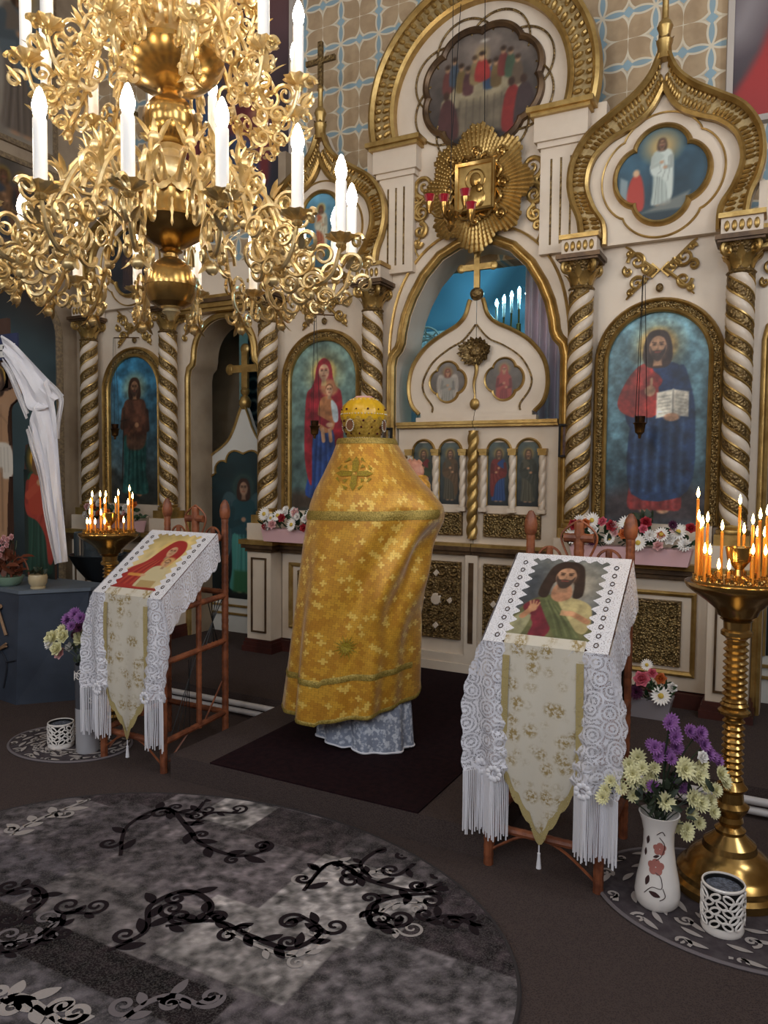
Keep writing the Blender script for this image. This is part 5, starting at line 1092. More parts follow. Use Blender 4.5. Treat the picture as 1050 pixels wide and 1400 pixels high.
# ------------------------------------------------------------------ carpets
tag(MB().box(-2.68, -1.45, 3.1, 5.46, Z0, Z0+.008).build('runner_carpet', M['burgundy'], smooth=False), 'dark burgundy carpet laid on the step before the royal doors', 'carpet')
RCX, RCY, RA, RB = -2.05, 2.1, 1.37, .975
def rugmesh():
    nx, ny = 300, 214; w = 2*RA; P = Paint(w, 2*RB, nx, '#5b5355'); P.nx, P.ny = nx, P.ny
    X = RCX-RA+P.U*w; Y = RCY-RB+P.V*w
    r = np.random.RandomState(5)
    def fld(x0, x1, y0, y1, c, amp): 
        m_ = (X > x0) & (X < x1) & (Y > y0) & (Y < y1); P.c[m_] = srgb(c)
    fld(-9, 9, -9, 9, '#575052', 0)
    for q in ((-3.4, -2.75, 2.66, 3.2, '#332b2e'), (-2.95, -2.55, 2.2, 2.75, '#4a4346'), (-2.5, -2.15, 2.78, 3.04, '#8d8684'), (-2.2, -1.7, 2.72, 3.06, '#3c3436'), (-1.7, -1.25, 2.75, 3.1, '#4e4749'), (-2.55, -1.75, 2.2, 2.75, '#5d5557'), (-1.75, -1.2, 2.25, 2.78, '#8c8583'), (-1.95, -1.35, 1.9, 2.3, '#837c7a'), (-1.2, -.6, 2.38, 2.85, '#352d30'), (-1.3, -.6, 1.9, 2.38, '#5a5456'), (-2.6, -1.9, 1.86, 2.2, '#615a5a'), (-3.4, -2.6, 1.86, 2.2, '#4c464a'), (-9, -.9, 1.67, 1.855, '#1f181a'), (-9, -1.5, 1.1, 1.67, '#4b4649'), (-1.5, -.6, 1.1, 1.9, '#564f52')): fld(*q[:4], q[4], 0)
    P.mottle(14, .25, 3).mottle(75, .8, 4); return P, X, Y
P, X, Y = rugmesh()
o = P.panel('oval_rug', 0, 0, 0, lambda u, v: ((u-.5)*2)**2+((v*2*RA-RB)/RB)**2 < 1.0)
me = o.data; co = np.zeros(len(me.vertices)*3); me.vertices.foreach_get('co', co); co = co.reshape(-1, 3)
me.vertices.foreach_set('co', np.stack([RCX-RA+co[:, 0], RCY-RB+co[:, 2], np.full(len(co), .014)], 1).ravel()); me.update()
def rugmat():
    t = NT('cut_pile_rug'); a = t.n('ShaderNodeAttribute'); a.attribute_name = 'Col'; c = t.coord(); n = t.noise(c, 180, 3, .7)
    b = t.mix(t.math('MULTIPLY', t.step(n, .45, .62), .22), a.outputs['Color'], '#8d8682'); t.bump(n, .6, .005); t.set(Base_Color=b, Roughness=.95, Specular_IOR_Level=.1); return t.m
me.materials.clear(); me.materials.append(rugmat()); rug = tag(o, 'oval grey and black rug with leafy scroll pattern on the floor', 'rug')
ang = np.linspace(0, 2*PI, 120, endpoint=False); MB().tube(np.stack([RCX+RA*np.cos(ang), RCY+RB*np.sin(ang), np.full(120, .008)], 1), .009, 6, closed=True).build('rug_edge', mk('rug_binding', '#2d2728', .9), rug)
M['pile_dark'] = mk('dark_pile', '#241c1f', .95, bump=.5, bs=300, spec=.1); M['pile_light'] = mk('light_pile', '#a39a96', .95, bump=.5, bs=300, spec=.1); M['pile_mid'] = mk('mid_pile', '#6e6668', .95, spec=.1)
def ribbon(mb, pts, w, z=.0165):
    P_ = np.asarray(pts, float); d = np.gradient(P_, axis=0); d /= np.linalg.norm(d, axis=1)[:, None]+1e-9; n = np.stack([-d[:, 1], d[:, 0]], 1); k = len(P_)
    w = np.interp(np.linspace(0, 1, k), np.linspace(0, 1, len(w)), w)[:, None]; G = np.stack([np.c_[P_+n*w, np.full(k, z)], np.c_[P_-n*w, np.full(k, z)]], 1); mb.grid(G)
def floor_leaf(mb, p, a, L, W):
    s_ = np.linspace(0, 1, 9); c = np.stack([p[0]+L*s_*math.cos(a)-L*.18*s_**2*math.sin(a), p[1]+L*s_*math.sin(a)+L*.18*s_**2*math.cos(a)], 1); ribbon(mb, c, list(W*np.sin(PI*np.clip(s_*.95+.03, 0, 1))**.8))
def cpx(pts): return np.array([onz(x*.6857, 1040+y*.6857, .015)[:2] for x, y in pts])   # pixels of the rug to floor points
def inrug(p): return ((p[0]-RCX)/RA)**2+((p[1]-RCY)/RB)**2 < .93
def spray(stem, mat, leaves=8, Ls=.07, curls=3, w=.011, seed=0, side=1, endR=.05):
    r = np.random.RandomState(seed); P_ = crom(cpx(stem), 8); mb = MB(); w *= 1.15; ribbon(mb, P_, [w*.6, w, w*.7]); k = len(P_)
    d = np.gradient(P_, axis=0)
    for i in range(leaves):
        j = int((i+.6)/leaves*(k-1)); a = math.atan2(d[j][1], d[j][0]); s_ = 1 if i % 2 else -1
        floor_leaf(mb, P_[j], a+s_*(.6+r.rand()*.4), Ls*(1.0+.5*r.rand()), Ls*.3)
    for i in range(curls):
        j = int((i+.35)/max(1, curls)*(k-1)); s_ = -1 if i % 2 else 1; a = math.atan2(d[j][1], d[j][0])+s_*PI/2; R = endR*(.7+.4*r.rand()); c = P_[j]+R*np.array([math.cos(a), math.sin(a)]); ribbon(mb, spiral(c[0], c[1], R, 1.3, a+PI, -s_, 26), [w*.8, w*.5])
    a = math.atan2(d[-1][1], d[-1][0])+side*PI/2; c = P_[-1]+endR*np.array([math.cos(a), math.sin(a)]); ribbon(mb, spiral(c[0], c[1], endR, 1.4, a+PI, side, 30), [w*.8, w*.5])
    V = np.vstack(mb.v); keep = [f for f in mb.f if all(inrug(V[i]) for i in f)]; mb.f = keep
    mb.build('scroll_motif', mat, rug, False)['kind'] = 'stuff'
spray([(240, 190), (255, 130), (330, 95), (375, 135), (400, 165), (470, 190), (530, 180)], M['pile_dark'], 12, .075, 4, .012, 1)
spray([(330, 95), (385, 105), (420, 60)], M['pile_dark'], 6, .06, 2, .01, 2, -1)
spray([(380, 130), (420, 105), (470, 105)], M['pile_dark'], 4, .04, 1, .009, 3)
spray([(20, 150), (60, 125), (120, 100), (185, 75)], M['pile_light'], 9, .075, 2, .01, 4)
spray([(215, 380), (290, 340), (300, 290), (370, 260), (420, 285), (400, 320), (330, 310)], M['pile_dark'], 10, .07, 3, .012, 5, -1)
spray([(330, 330), (430, 320), (500, 350), (580, 375), (640, 340), (600, 310)], M['pile_dark'], 12, .06, 4, .011, 6)
spray([(440, 335), (510, 368), (590, 390), (650, 352)], M['pile_light'], 6, .045, 2, .007, 7)
spray([(605, 260), (660, 205), (740, 240), (830, 260), (890, 240)], M['pile_dark'], 10, .065, 3, .012, 8)
spray([(740, 235), (720, 205), (770, 175), (830, 195), (800, 225)], M['pile_dark'], 6, .05, 2, .011, 9, -1)
spray([(880, 265), (800, 270), (740, 290), (745, 330), (800, 330)], M['pile_dark'], 8, .055, 3, .012, 10)
spray([(615, 250), (665, 200), (745, 232)], M['pile_light'], 6, .05, 2, .007, 11); spray([(870, 285), (790, 285), (760, 310), (800, 345)], M['pile_light'], 5, .045, 2, .007, 12)
spray([(850, 320), (900, 310), (960, 330), (985, 300)], M['pile_dark'], 8, .055, 3, .011, 13); spray([(0, 270), (60, 250), (90, 275), (40, 320)], M['pile_dark'], 6, .06, 2, .012, 14, -1)
spray([(0, 385), (60, 370), (120, 330), (130, 305), (180, 305)], M['pile_dark'], 9, .05, 3, .01, 15); spray([(0, 365), (70, 352), (115, 318)], M['pile_mid'], 6, .05, 2, .009, 16)
spray([(0, 480), (40, 470), (90, 500), (120, 522)], M['pile_light'], 8, .08, 3, .014, 17); spray([(240, 520), (300, 480), (350, 470), (400, 490)], M['pile_mid'], 6, .06, 2, .012, 18)
def mat_rug(cx, cy, a, b_, rot, lab, seed):
    t = T('oval_mat', lab, 'mat', (cx, cy, 0), rot)
    an = np.linspace(0, 2*PI, 60, endpoint=False); MB().lathe([(0, .008), (.98, .008), (1.0, .004), (1.0, 0)], 60).xf(Matrix.Diagonal((a, b_, 1, 1))).build('mat_pile', mk('mat_grey', '#3f383b', .95, var='#4d4648', vs_=20, bump=.5, bs=200, spec=.1), t)
    MB().tube(np.stack([a*np.cos(an), b_*np.sin(an), np.full(60, .006)], 1), .008, 5, closed=True).build('binding', M['pile_mid'], t)
    r = np.random.RandomState(seed); mb = MB()
    for k in range(60):
        rr = .4+.48*((k % 4)/3); an_ = k*2*PI/60+r.rand()*.1; p = (a*rr*math.cos(an_), b_*rr*math.sin(an_)); floor_leaf(mb, p, an_+1.0+r.rand()*.5, .085, .012)
        if k % 2: ribbon(mb, spiral(p[0]*1.05, p[1]*1.05, .035, 1.3, k, 1, 20), [.008, .005])
    V = np.vstack(mb.v); mb.f = [f for f in mb.f if all((V[i][0]/a)**2+(V[i][1]/b_)**2 < .94 for i in f)]; mb.v = [V*[1, 1, .012/.0165]]
    mb.build('leaf_motif', M['pile_light'], t, False)['kind'] = 'stuff'
mat_rug(-.15, 3.22, .52, .4, -.15, 'oval grey mat under the vase and the tall brass candle stand', 1)
mat_rug(-3.87, 3.19, .40, .30, .1, 'oval grey mat under the tall glass vase', 2)
for nm, (xa, xb) in (('beside the step near the painted crucifix', (XL+.1, -3.0)), ('beside the step behind the vase', (-1.08, XR-.1))):
    for z in (.035, .085): tag(MB().tube([(xa, 4.13, z), (xb, 4.13, z)], .02, 10).build('heating_pipe', M['pipe']), ('upper' if z > .05 else 'lower')+' white heating pipe along the floor '+nm, 'pipe', 'heating pipes '+nm)

# ------------------------------------------------------------------ lecterns
def wrapped(mb, p, q, r):
    P_ = np.array(p)+(np.array(q)-np.array(p))*np.linspace(0, 1, max(6, int(np.linalg.norm(np.array(q)-np.array(p))/.012)))[:, None]; rr = [r*(1+.05*math.sin(i*2.1)) for i in range(len(P_))]; return mb.tube(P_, rr, 9)
SL0, SL1 = np.array([-.03, .985]), np.array([.44, 1.315]); SLL = np.linalg.norm(SL1-SL0); SLD = (SL1-SL0)/SLL; SLN = np.array([-SLD[1], SLD[0]])
def sl(x, s_, off=.0): return (x, SL0[0]+SLD[0]*s_+SLN[0]*off, SL0[1]+SLD[1]*s_+SLN[1]*off)
def lectern(loc, rz, lab):
    t = T('lectern', lab, 'lectern', loc, rz, 'wicker lecterns beside the step'); W = .235; D = .53
    for q in (-1, 1):
        wrapped(MB(), (q*W, 0, 0), (q*W, 0, .96), .021).build('leg', M['wicker'], t)
        p = wrapped(MB(), (q*W, D, 0), (q*W, D, 1.42), .021).build('leg', M['wicker'], t)
        MB().lathe([(.021, 1.4), (.03, 1.415), (.033, 1.45), (.026, 1.49), (.012, 1.515), (0, 1.52)], 12, (q*W, D, 0)).build('finial', M['wicker'], p)
        for z in (.17, .62, .9): wrapped(MB(), (q*W, 0, z), (q*W, D, z+.03), .018).build('side_rail', M['wicker'], t)
        wrapped(MB(), (q*W, D*.55, .17), (q*W, D*.55, 1.0), .017).build('side_post', M['wicker'], t)
        wrapped(MB(), (q*W, -.03, .955), (q*W, D-.05, 1.30), .02).build('slope_rail', M['wicker'], t)
        MB().tube([(q*W, .04, .0+.05), (q*W, .2, .17)], .006, 5).tube([(q*W, D-.03, .4), (q*W, D*.6, .17)], .006, 5).build('thin_brace', M['wicker'], t)
        mb = MB()
        for k in range(5): y = D*.6+.035*k; mb.tube([(q*W, y, .65), (q*W, D-.02-.035*k, .92)], .004, 4)
        for k in range(4): mb.tube([(q*W, .06+.05*k, .2), (q*W, D*.5-.02*k, .6)], .003, 4)
        mb.build('iron_lattice', M['iron'], t)
    for y, z in ((0, .17), (D, .2), (D, .95), (D, 1.28), (0, .9)): wrapped(MB(), (-W, y, z), (W, y, z), .018).build('cross_rail', M['wicker'], t)
    MB().tube(crom([(-W, 0, .06), (-.1, 0, .15), (0, 0, .165)], 5), .006, 5).tube(crom([(W, 0, .03), (.1, 0, .13), (0, 0, .165)], 5), .006, 5).build('thin_brace', M['wicker'], t)
    c = wrapped(MB(), (0, D, 1.28), (0, D, 1.47), .024); wrapped(c, (-.07, D, 1.395), (.07, D, 1.395), .022); c.build('wicker_cross', M['wicker'], t)
    MB().tube(crom([(0, D, 1.48), (.06, D, 1.44), (.085, D, 1.39), (.05, D, 1.3)], 5), .006, 5).tube(crom([(0, D, 1.48), (-.06, D, 1.44), (-.085, D, 1.39), (-.05, D, 1.3)], 5), .006, 5).build('cross_loop', M['wicker'], t)
    for q in (-1, 1): MB().tube([(q*.14+.055*math.cos(a), D, 1.29+.055*math.sin(a)) for a in np.linspace(0, PI, 12)], .007, 5).tube([(q*.14, D, 1.285), (q*.14, D, 1.345)], .016, 7).build('arch_loop', M['wicker'], t)
    G = np.array([[sl(x, s_, 0) for s_ in (0, SLL)] for x in (-.24, .24)]); b_ = MB().grid(G).build('sloped_board', M['wicker_dark'], t); so = b_.modifiers.new('thickness', 'SOLIDIFY'); so.thickness = .016; so.offset = -1 if True else 1
    return t
LL, LR = (-3.275, 3.13, 0), (-.86, 3.07, 0)
lectern(LL, 0, 'wicker lectern with a red icon on its lace cloth, near the angel doorway'); lectern(LR, 0, 'wicker lectern with a print of Christ on its lace cloth')
def lace_cloth(loc, lab, mirror=1):
    t = T('lace_cloth', lab, 'cloth', loc); r = np.random.RandomState(3)
    zz = .012
    # bands lying along both sides of the slope with toothed inner edge
    for q in (-1, 1):
        n = 64; G = []; U = []
        for i in range(n):
            s_ = -.01+(SLL-.01)*i/(n-1); ph = (s_/.052) % 1; tooth = .082+.036*(1-abs(2*ph-1)); 
            row = [(q*.262, s_), (q*.235, s_), (q*.205, s_), (q*(.262-tooth), s_)]; G.append([sl(x, k, zz) for x, k in row]); U.append(row)
        MB().grid(np.array(G), uv=np.array(U)).build('toothed_band', M['lace_dense'], t)
        mb = MB()
        for i in range(10): c = sl(q*.207, .03+.052*i, zz+.002); mb.tube([(c[0]+.009*math.cos(a), c[1]+.012*math.sin(a)*SLD[0], c[2]+.012*math.sin(a)*SLD[1]) for a in np.linspace(0, 2*PI, 10)], .0022, 4)
        mb.build('eyelets', M['bronze'], t)['kind'] = 'stuff'
        # front hanging wing
        m_ = 34; G = []; U = []
        for j in range(m_):
            f = j/(m_-1); z = .99-.56*f; out = .262+.075*math.sin(PI*min(1, f*1.5)*.62)-.03*max(0, f-.6)+.012*abs(math.sin(f*22)); inn = .125+.015*f-.03*(1-abs(2*((f*9) % 1)-1))
            row = []; rowu = []
            for k in range(13): g = k/12; x = q*(inn+(out-inn)*g); y = -.045-.02*f+.022*math.sin(g*9+f*2)*(.3+f)-(.0); row.append((x, y, z)); rowu.append((x, z))
            G.append(row); U.append(rowu)
        MB().grid(np.array(G), uv=np.array(U)).build('front_wing', M['lace'], t)
        bot = np.array(G)[-1]; fr = MB(); ro = MB()
        for k in range(34): g = k/33; i0 = min(int(g*12), 11); p = bot[i0]+(bot[i0+1]-bot[i0])*(g*12-i0); L = .27+.015*math.sin(k*1.7); fr.tube([p, p+[.001*math.sin(k), .003*math.cos(k), -L*.5], p+[.002*math.sin(k*2), .002, -L]], .0031, 5)
        fr.build('bead_fringe', M['linen'], t)['kind'] = 'stuff'
        for c in (.26, .72):
            p = bot[int(c*12)]
            for k in range(9): a = k*2*PI/9; ro.ball((p[0]+.025*math.cos(a), p[1]-.004, p[2]+.012+.025*math.sin(a)), (.012, .004, .012), 6, 5)
        ro.build('lace_rosettes', M['linen'], t)['kind'] = 'stuff'
        # scalloped flap over the side of the board
        n = 60; G = []; U = []
        for i in range(n):
            s_ = -.01+(SLL)*i/(n-1); dep = .14+.06*(1-i/n)+.022*abs(math.sin(s_*PI/.075)); base = np.array(sl(q*.262, s_, zz)); row = []; ru = []
            for k in range(7): g = k/6; row.append(base+[q*(.006+.03*g+.008*math.sin(s_*30)*g), 0, -dep*g]); ru.append((s_, g*dep))
            G.append(row); U.append(ru)
        MB().grid(np.array(G), uv=np.array(U)).build('side_flap', M['lace'], t)
    n = 40; G = []; U = []
    for i in range(n):
        x = -.262+.524*i/(n-1); ph = (x/.055) % 1; dep = .022+.028*(1-abs(2*ph-1)); row = [(x, SLL-.01), (x, SLL-.03), (x, SLL-.01-dep)]; G.append([sl(*q, zz+.001) for q in row]); U.append(row)
    MB().grid(np.array(G), uv=np.array(U)).build('top_band', M['lace_dense'], t)
    return t
lace_cloth(LL, 'white lace cloth with fringe under the red icon'); lace_cloth(LR, 'white lace cloth with fringe under the print of Christ')
def brocade_runner(loc, lab):
    t = T('brocade_runner', lab, 'cloth', loc); W = .168; G = []; U = []
    n = 25; hz = lambda x: .52+ (-.34)*(1-abs(x)/W)**1.0+.02
    for i in range(n):
        x = -W+2*W*i/(n-1); zb = .47-.31*(1-abs(x)/W); row = []
        for k in range(22): f = k/21; z = .99+(zb-.99)*f; row.append((x*(1+.05*f), -.043-.012*math.sin(f*3)+.012*math.sin(x*40+f*3)*f, z))
        row = [sl(x, .045, .0155), sl(x, .01, .0155)]+row; G.append(row); U.append([(q[0], q[2]) for q in row])
    G = np.array(G); o = MB().grid(G, uv=np.array(U)).build('brocade_panel', M['brocade_cream'], t)
    def edge(cols, wd):
        Ge = []; Ue = []
        for p, ins in cols: Ge.append([p+[0, -.004, 0], p+ins*wd+[0, -.006, 0]]); Ue.append([(p[0], p[2]), (p[0]+ins[0]*wd, p[2]+ins[2]*wd)])
        return MB().grid(np.array(Ge), uv=np.array(Ue))
    bt = [(G[i, -1]+[0, 0, -.018*abs(math.sin(i*1.57/1.5))], np.array([0, 0, 1.])) for i in range(n)]; edge(bt, .05).build('gold_lace_edge', M['gold_lace'], o)
    for i0, sgn in ((0, 1), (n-1, -1)): edge([(G[i0, j], np.array([sgn*1., 0, 0])) for j in range(4, 24)], .03).build('gold_lace_side', M['gold_lace'], o)
    p = G[n//2, -1]; MB().tube([p, p+[0, 0, -.03]], .003, 5).lathe([(0, 0), (.007, -.005), (.006, -.015), (.011, -.07), (0, -.072)][::-1], 8, tuple(p+[0, 0, -.03])).build('tassel', M['linen'], o)
brocade_runner(LL, 'cream gold-patterned pointed runner hanging below the red icon'); brocade_runner(LR, 'cream gold-patterned pointed runner hanging below the print of Christ')
def P_portrait():
    P = Paint(.40, .50, 120, '#3e4044', '#70716c').mottle(3, .3, 80); P.ell(.62, .82, .3, .3, '#a39885', .75, .15); P.ell(.16, .8, .14, .3, '#2c3038', .6, .1)
    P.poly([(.06, .0), (.1, .35), (.22, .55), (.4, .64), (.62, .62), (.82, .52), (.9, .3), (.92, 0)], '#5e5c3a', smooth=5)
    P.poly([(.5, .62), (.7, .6), (.86, .5), (.9, .25), (.84, .1), (.62, .25), (.5, .45)], '#a8986a', smooth=5)
    P.poly([(.14, .42), (.24, .54), (.34, .5), (.5, .2), (.46, 0), (.3, 0), (.3, .2)], '#6b1f2c', smooth=5)
    P.poly([(.3, .55), (.42, .64), (.55, .45), (.72, .2), (.84, 0), (.62, 0), (.5, .15), (.36, .4)], '#565a38', smooth=5)
    for k in range(5): P.line([(.36+.03*k, .56-.02*k), (.5+.04*k, .3-.01*k), (.6+.05*k, .05)], .012, '#3f432a' if k % 2 else '#777a52', .7, .01, 5)
    P.poly([(.06, .0), (.06, .2), (.16, .34), (.26, .3), (.24, .1), (.2, 0)], '#8c8765', smooth=4); P.line([(.17, .28), (.24, .4)], .07, '#ad7a58')
    P.ell(.25, .42, .05, .06, '#b98763'); [P.line([(.22+.025*k, .45), (.2+.035*k, .53-.015*abs(k-1))], .02, '#b98763') for k in range(4)]
    P.line([(.86, .28), (.72, .36), (.66, .38)], .07, '#ad7a58', 1, None, 4); P.ell(.66, .38, .06, .035, '#bd8b67'); [P.line([(.64, .4-.018*k), (.57, .41-.02*k)], .016, '#bd8b67') for k in range(4)]
    P.poly([(.42, .8), (.58, .8), (.62, .62), (.5, .54), (.4, .62)], '#a9785a', smooth=4)
    x, y = .5, .95; P.poly([(x-.25, y-.3), (x-.21, y+.05), (x-.14, y+.2), (x, y+.25), (x+.14, y+.2), (x+.2, y+.05), (x+.24, y-.28), (x+.14, y-.33), (x+.1, y-.1), (x-.1, y-.1), (x-.14, y-.35)], '#2f2019', smooth=5)
    P.poly([(.44, .84), (.56, .84), (.59, .66), (.5, .58), (.42, .66)], '#a9785a', smooth=4); face(P, x, y, .165, '#b98a69', '#33221a', True, False); return P.mottle(12, .25, 81)
def P_redicon():
    P = Paint(.40, .50, 120, '#cdbb93', '#c6ab6c').mottle(4, .3, 90); P.poly([(0, 0), (1, 0), (1, .06), (0, .06)], '#8c2b25')
    P.ell(.6, .86, .26, .24, '#d3b268', .9, .02)
    P.poly([(.05, .06), (.1, .4), (.3, .6), (.42, .9), (.55, 1.08), (.75, 1.05), (.85, .85), (.8, .6), (.72, .4), (.75, .06)], '#9c2a26', smooth=5)
    for k in range(6): P.line([(.14+.06*k, .1), (.25+.05*k, .4), (.42+.03*k, .62)], .014, '#6f1717' if k % 2 else '#c06a3c', .8, .01, 5)
    face(P, .62, .84, .12, '#c79a74', '#9c2a26', False, False); P.poly([(.44, .12), (.5, .45), (.66, .52), (.8, .45), (.86, .2), (.8, .08), (.5, .06)], '#c2b28a', smooth=5); P.ell(.72, .6, .12, .11, '#d0b06a', .8, .02); face(P, .7, .58, .08, '#c79a74', '#6f4a2c', False, False)
    P.line([(.2, .3), (.42, .3)], .06, '#c8863f'); P.ell(.46, .3, .05, .03, '#c39672'); P.poly([(.5, .06), (.8, .06), (.8, .2), (.5, .2)], '#a58a58', .9); return P
for loc, P, lab in ((LR, P_portrait(), 'print of bearded Christ in olive and red robes on lectern'), (LL, P_redicon(), 'icon of mother in red with child lying on lectern')):
    t = T('icon_print', lab, 'icon', (loc[0], loc[1], 0)); o = P.panel('picture', -.20, 0, 0, None, t); me = o.data; co = np.zeros(len(me.vertices)*3); me.vertices.foreach_get('co', co); co = co.reshape(-1, 3)
    me.vertices.foreach_set('co', np.array([sl(x, .045+z, .0105) for x, _, z in co]).ravel()); me.update(); G = np.array([[sl(x, s_, .0095) for s_ in (.045, .545)] for x in (-.2, .2)]); MB().grid(G).build('board', M['iron'], t)

# ------------------------------------------------------------------ candle stands and candles
def candle_stand(loc, lab, R=.2):
    t = T('candle_stand', lab, 'candle stand', loc, 0, 'tall brass candle stands')
    MB().lathe([(.215, 0), (.215, .03), (.2, .045), (.2, .07), (.18, .09), (.165, .1), (.155, .13), (.12, .155), (.105, .165), (.1, .19), (.07, .215), (.055, .23), (.06, .245), (.04, .26)], 40).build('stepped_base', M['brass'], t)
    MB().lathe([(.04, .26), (.05, .28), (.045, .3), (.065, .33), (.07, .345), (.05, .36), (.045, .4), (.062, .42), (.05, .435), (.042, .45)], 28).build('lower_knop', M['brass'], t)
    pr = [(.038+.006*math.sin(i*PI/2), .45+.0065*i) for i in range(41)]; MB().lathe(pr, 24).build('lower_shaft', M['brass'], t)
    MB().lathe([(.045, .715), (.062, .725), (.062, .735), (.048, .745), (.055, .76), (.045, .77)], 24).build('collar', M['brass'], t)
    pr = [(.042+.007*math.sin(i*PI/2), .77+.0065*i) for i in range(41)]; MB().lathe(pr, 24).build('upper_shaft', M['brass'], t)
    MB().lathe([(.045, 1.035), (.06, 1.045), (.06, 1.06), (.05, 1.07), (.052, 1.1), (.065, 1.11)], 24).build('upper_collar', M['brass'], t)
    MB().lathe([(.05, 1.11), (.075, 1.125), (.085, 1.15), (.12, 1.18), (.17, 1.215), (.195, 1.235), (R+.004, 1.25), (R+.004, 1.258), (R-.004, 1.26), (.0, 1.255)], 48).build('bowl', M['brass'], t)
    MB().ringl([(R-.02, 1.255), (R-.02, 1.268), (R-.026, 1.268), (R-.03, 1.256)], 48).build('tray_rim', M['brass'], t)
    MB().lathe([(.05, 1.256), (.05, 1.27), (.02, 1.285), (.015, 1.31), (.03, 1.33), (.045, 1.35), (.05, 1.4), (.053, 1.4), (.044, 1.345), (0, 1.34)], 24).build('oil_cup', M['brass'], t)
    cup = None
    for rr, n in ((R-.035, 22), (R-.075, 15), (R-.11, 10)):
        for k in range(n):
            a = 2*PI*k/n+rr*9
            if cup is None: cup = MB().lathe([(.011, 0), (.012, .008), (.007, .014), (.009, .03), (.0075, .03), (.006, .012), (0, .012)], 10).build('candle_socket', M['brass'], t); o = cup
            else: o = dup(cup, t)
            o.location = (rr*math.cos(a), rr*math.sin(a), 1.256)
    return t
SR = np.array([-.16, 3.36, .009]); SLp = np.array([-4.12, 3.74, 0])
candle_stand(tuple(SR), 'tall brass candle stand beside the print of Christ'); candle_stand(tuple(SLp), 'tall brass candle stand behind the lectern with the red icon')
wax = {}
def candle(x, y, z, h, lab, group, tilt=0):
    k = round(h, 2)
    if k not in wax:
        o = MB().lathe([(.0062, 0), (.0058, k), (.003, k+.003), (0, k+.003)], 10).build('wax_candle', M['wax']); f = MB().lathe([(0, 0), (.0045, .006), (.0068, .016), (.0045, .03), (.0015, .042), (0, .046)], 8, (0, 0, k+.006)).build('flame', M['flame'], o); MB().tube([(0, 0, k), (0, 0, k+.01)], .001, 4).build('wick', M['iron'], o); wax[k] = o
    else: o = dup(wax[k])
    o.location = (x, y, z); o.rotation_euler = (tilt, tilt*.5, 0); tag(o, lab, 'candle', group)
# flame pixel positions give each candle's bearing; it stands in a socket of the tray
def stand_candles(c, flames, lab, grp, R):
    r = np.random.RandomState(4)
    for (x, y, dd) in flames:
        dep = (c-CAMP)@FWD+dd; p = atz(x, y, dep); dv_ = p[:2]-c[:2]; rr_ = np.linalg.norm(dv_); p[:2] = c[:2]+dv_*min(1, R/max(rr_, 1e-6)); h = max(.05, p[2]-.048-1.268); candle(p[0], p[1], 1.268, round(h, 2), lab(h), grp(h), 0)
lr = lambda h: ('tallest' if h > .34 else 'tall' if h > .28 else 'middle-sized' if h > .22 else 'shortish' if h > .15 else 'short' if h > .1 else 'burnt-down')
stand_candles(SR, [(944, 668, 0.0), (1012, 676, .1), (1040, 695, -.12), (950, 698, -.06), (961, 706, .04), (968, 700, -.02), (985, 713, .1), (945, 708, .06), (1021, 715, .15), (1043, 718, .06), (964, 744, -.1), (971, 744, -.05), (983, 765, -.12), (997, 765, -.14), (1030, 745, -.12), (1047, 745, -.05), (1044, 701, .14), (1056, 690, 0), (1070, 720, .06), (1066, 750, -.1)], lambda h: lr(h)+' lit wax candle on the stand beside the print of Christ', lambda h: lr(h)+' candles on the stand beside the print of Christ', .16)
stand_candles(SLp, [(116, 672, .02), (129, 671, .12), (142, 671, .14), (165, 670, .12), (181, 664, .06), (188, 674, .03), (124, 681, -.05), (143, 681, -.1), (158, 680, .02), (175, 683, -.06), (110, 694, .0), (138, 696, -.14), (143, 708, -.12), (119, 708, -.12), (123, 712, -.14), (130, 711, -.15), (169, 706, -.13)], lambda h: lr(h)+' lit wax candle on the stand behind the red icon', lambda h: lr(h)+' candles on the stand behind the red icon', .16)

# ------------------------------------------------------------------ flowers
PROTO = {}
def bloom(kind, parent, loc, nrm=(0, -.6, .8), s=1.0):
    if kind not in PROTO:
        col, form = kind.rsplit('_', 1); mb = MB()
        if form == 'daisy':
            for k in range(18): a = k*2*PI/18; o = np.array([math.cos(a), math.sin(a), 0]); leafmesh(mb, o*.008, o, (0, 0, 1), .032, .0055, .18, 3)
        elif form == 'mum':
            for L, n, e in ((.03, 14, .15), (.026, 12, .6), (.02, 9, 1.1), (.012, 6, 1.6)):
                for k in range(n): a = k*2*PI/n+e; o = np.array([math.cos(a)*math.cos(e*.8), math.sin(a)*math.cos(e*.8), math.sin(e*.8)]); leafmesh(mb, o*.004, o, (0, 0, 1), L, .006, .2, 3)
        else:
            for L, n, e in ((.032, 6, .12), (.03, 5, .42), (.026, 5, .75), (.02, 4, 1.1), (.014, 3, 1.4)):
                for k in range(n): a = k*2*PI/n+e*3; o = np.array([math.cos(a)*math.cos(e), math.sin(a)*math.cos(e), math.sin(e)]); leafmesh(mb, o*.002, o, (math.cos(a), math.sin(a), 0), L, .014, -.15, 4)
        b_ = mb.build('bloom', M['petal_'+col], None)
        if form == 'daisy': MB().ball((0, 0, .004), (.011, .011, .006), 10, 6).build('center', M['petal_center'], b_)
        PROTO[kind] = b_; o = b_; o.parent = parent
    else: o = dup(PROTO[kind], parent)
    o.location = loc; o.scale = (s, s, s); o.rotation_mode = 'QUATERNION'; o.rotation_quaternion = Vector(nrm).to_track_quat('Z', 'Y') @ Matrix.Rotation(rnd.random()*6, 4, 'Z').to_quaternion(); return o
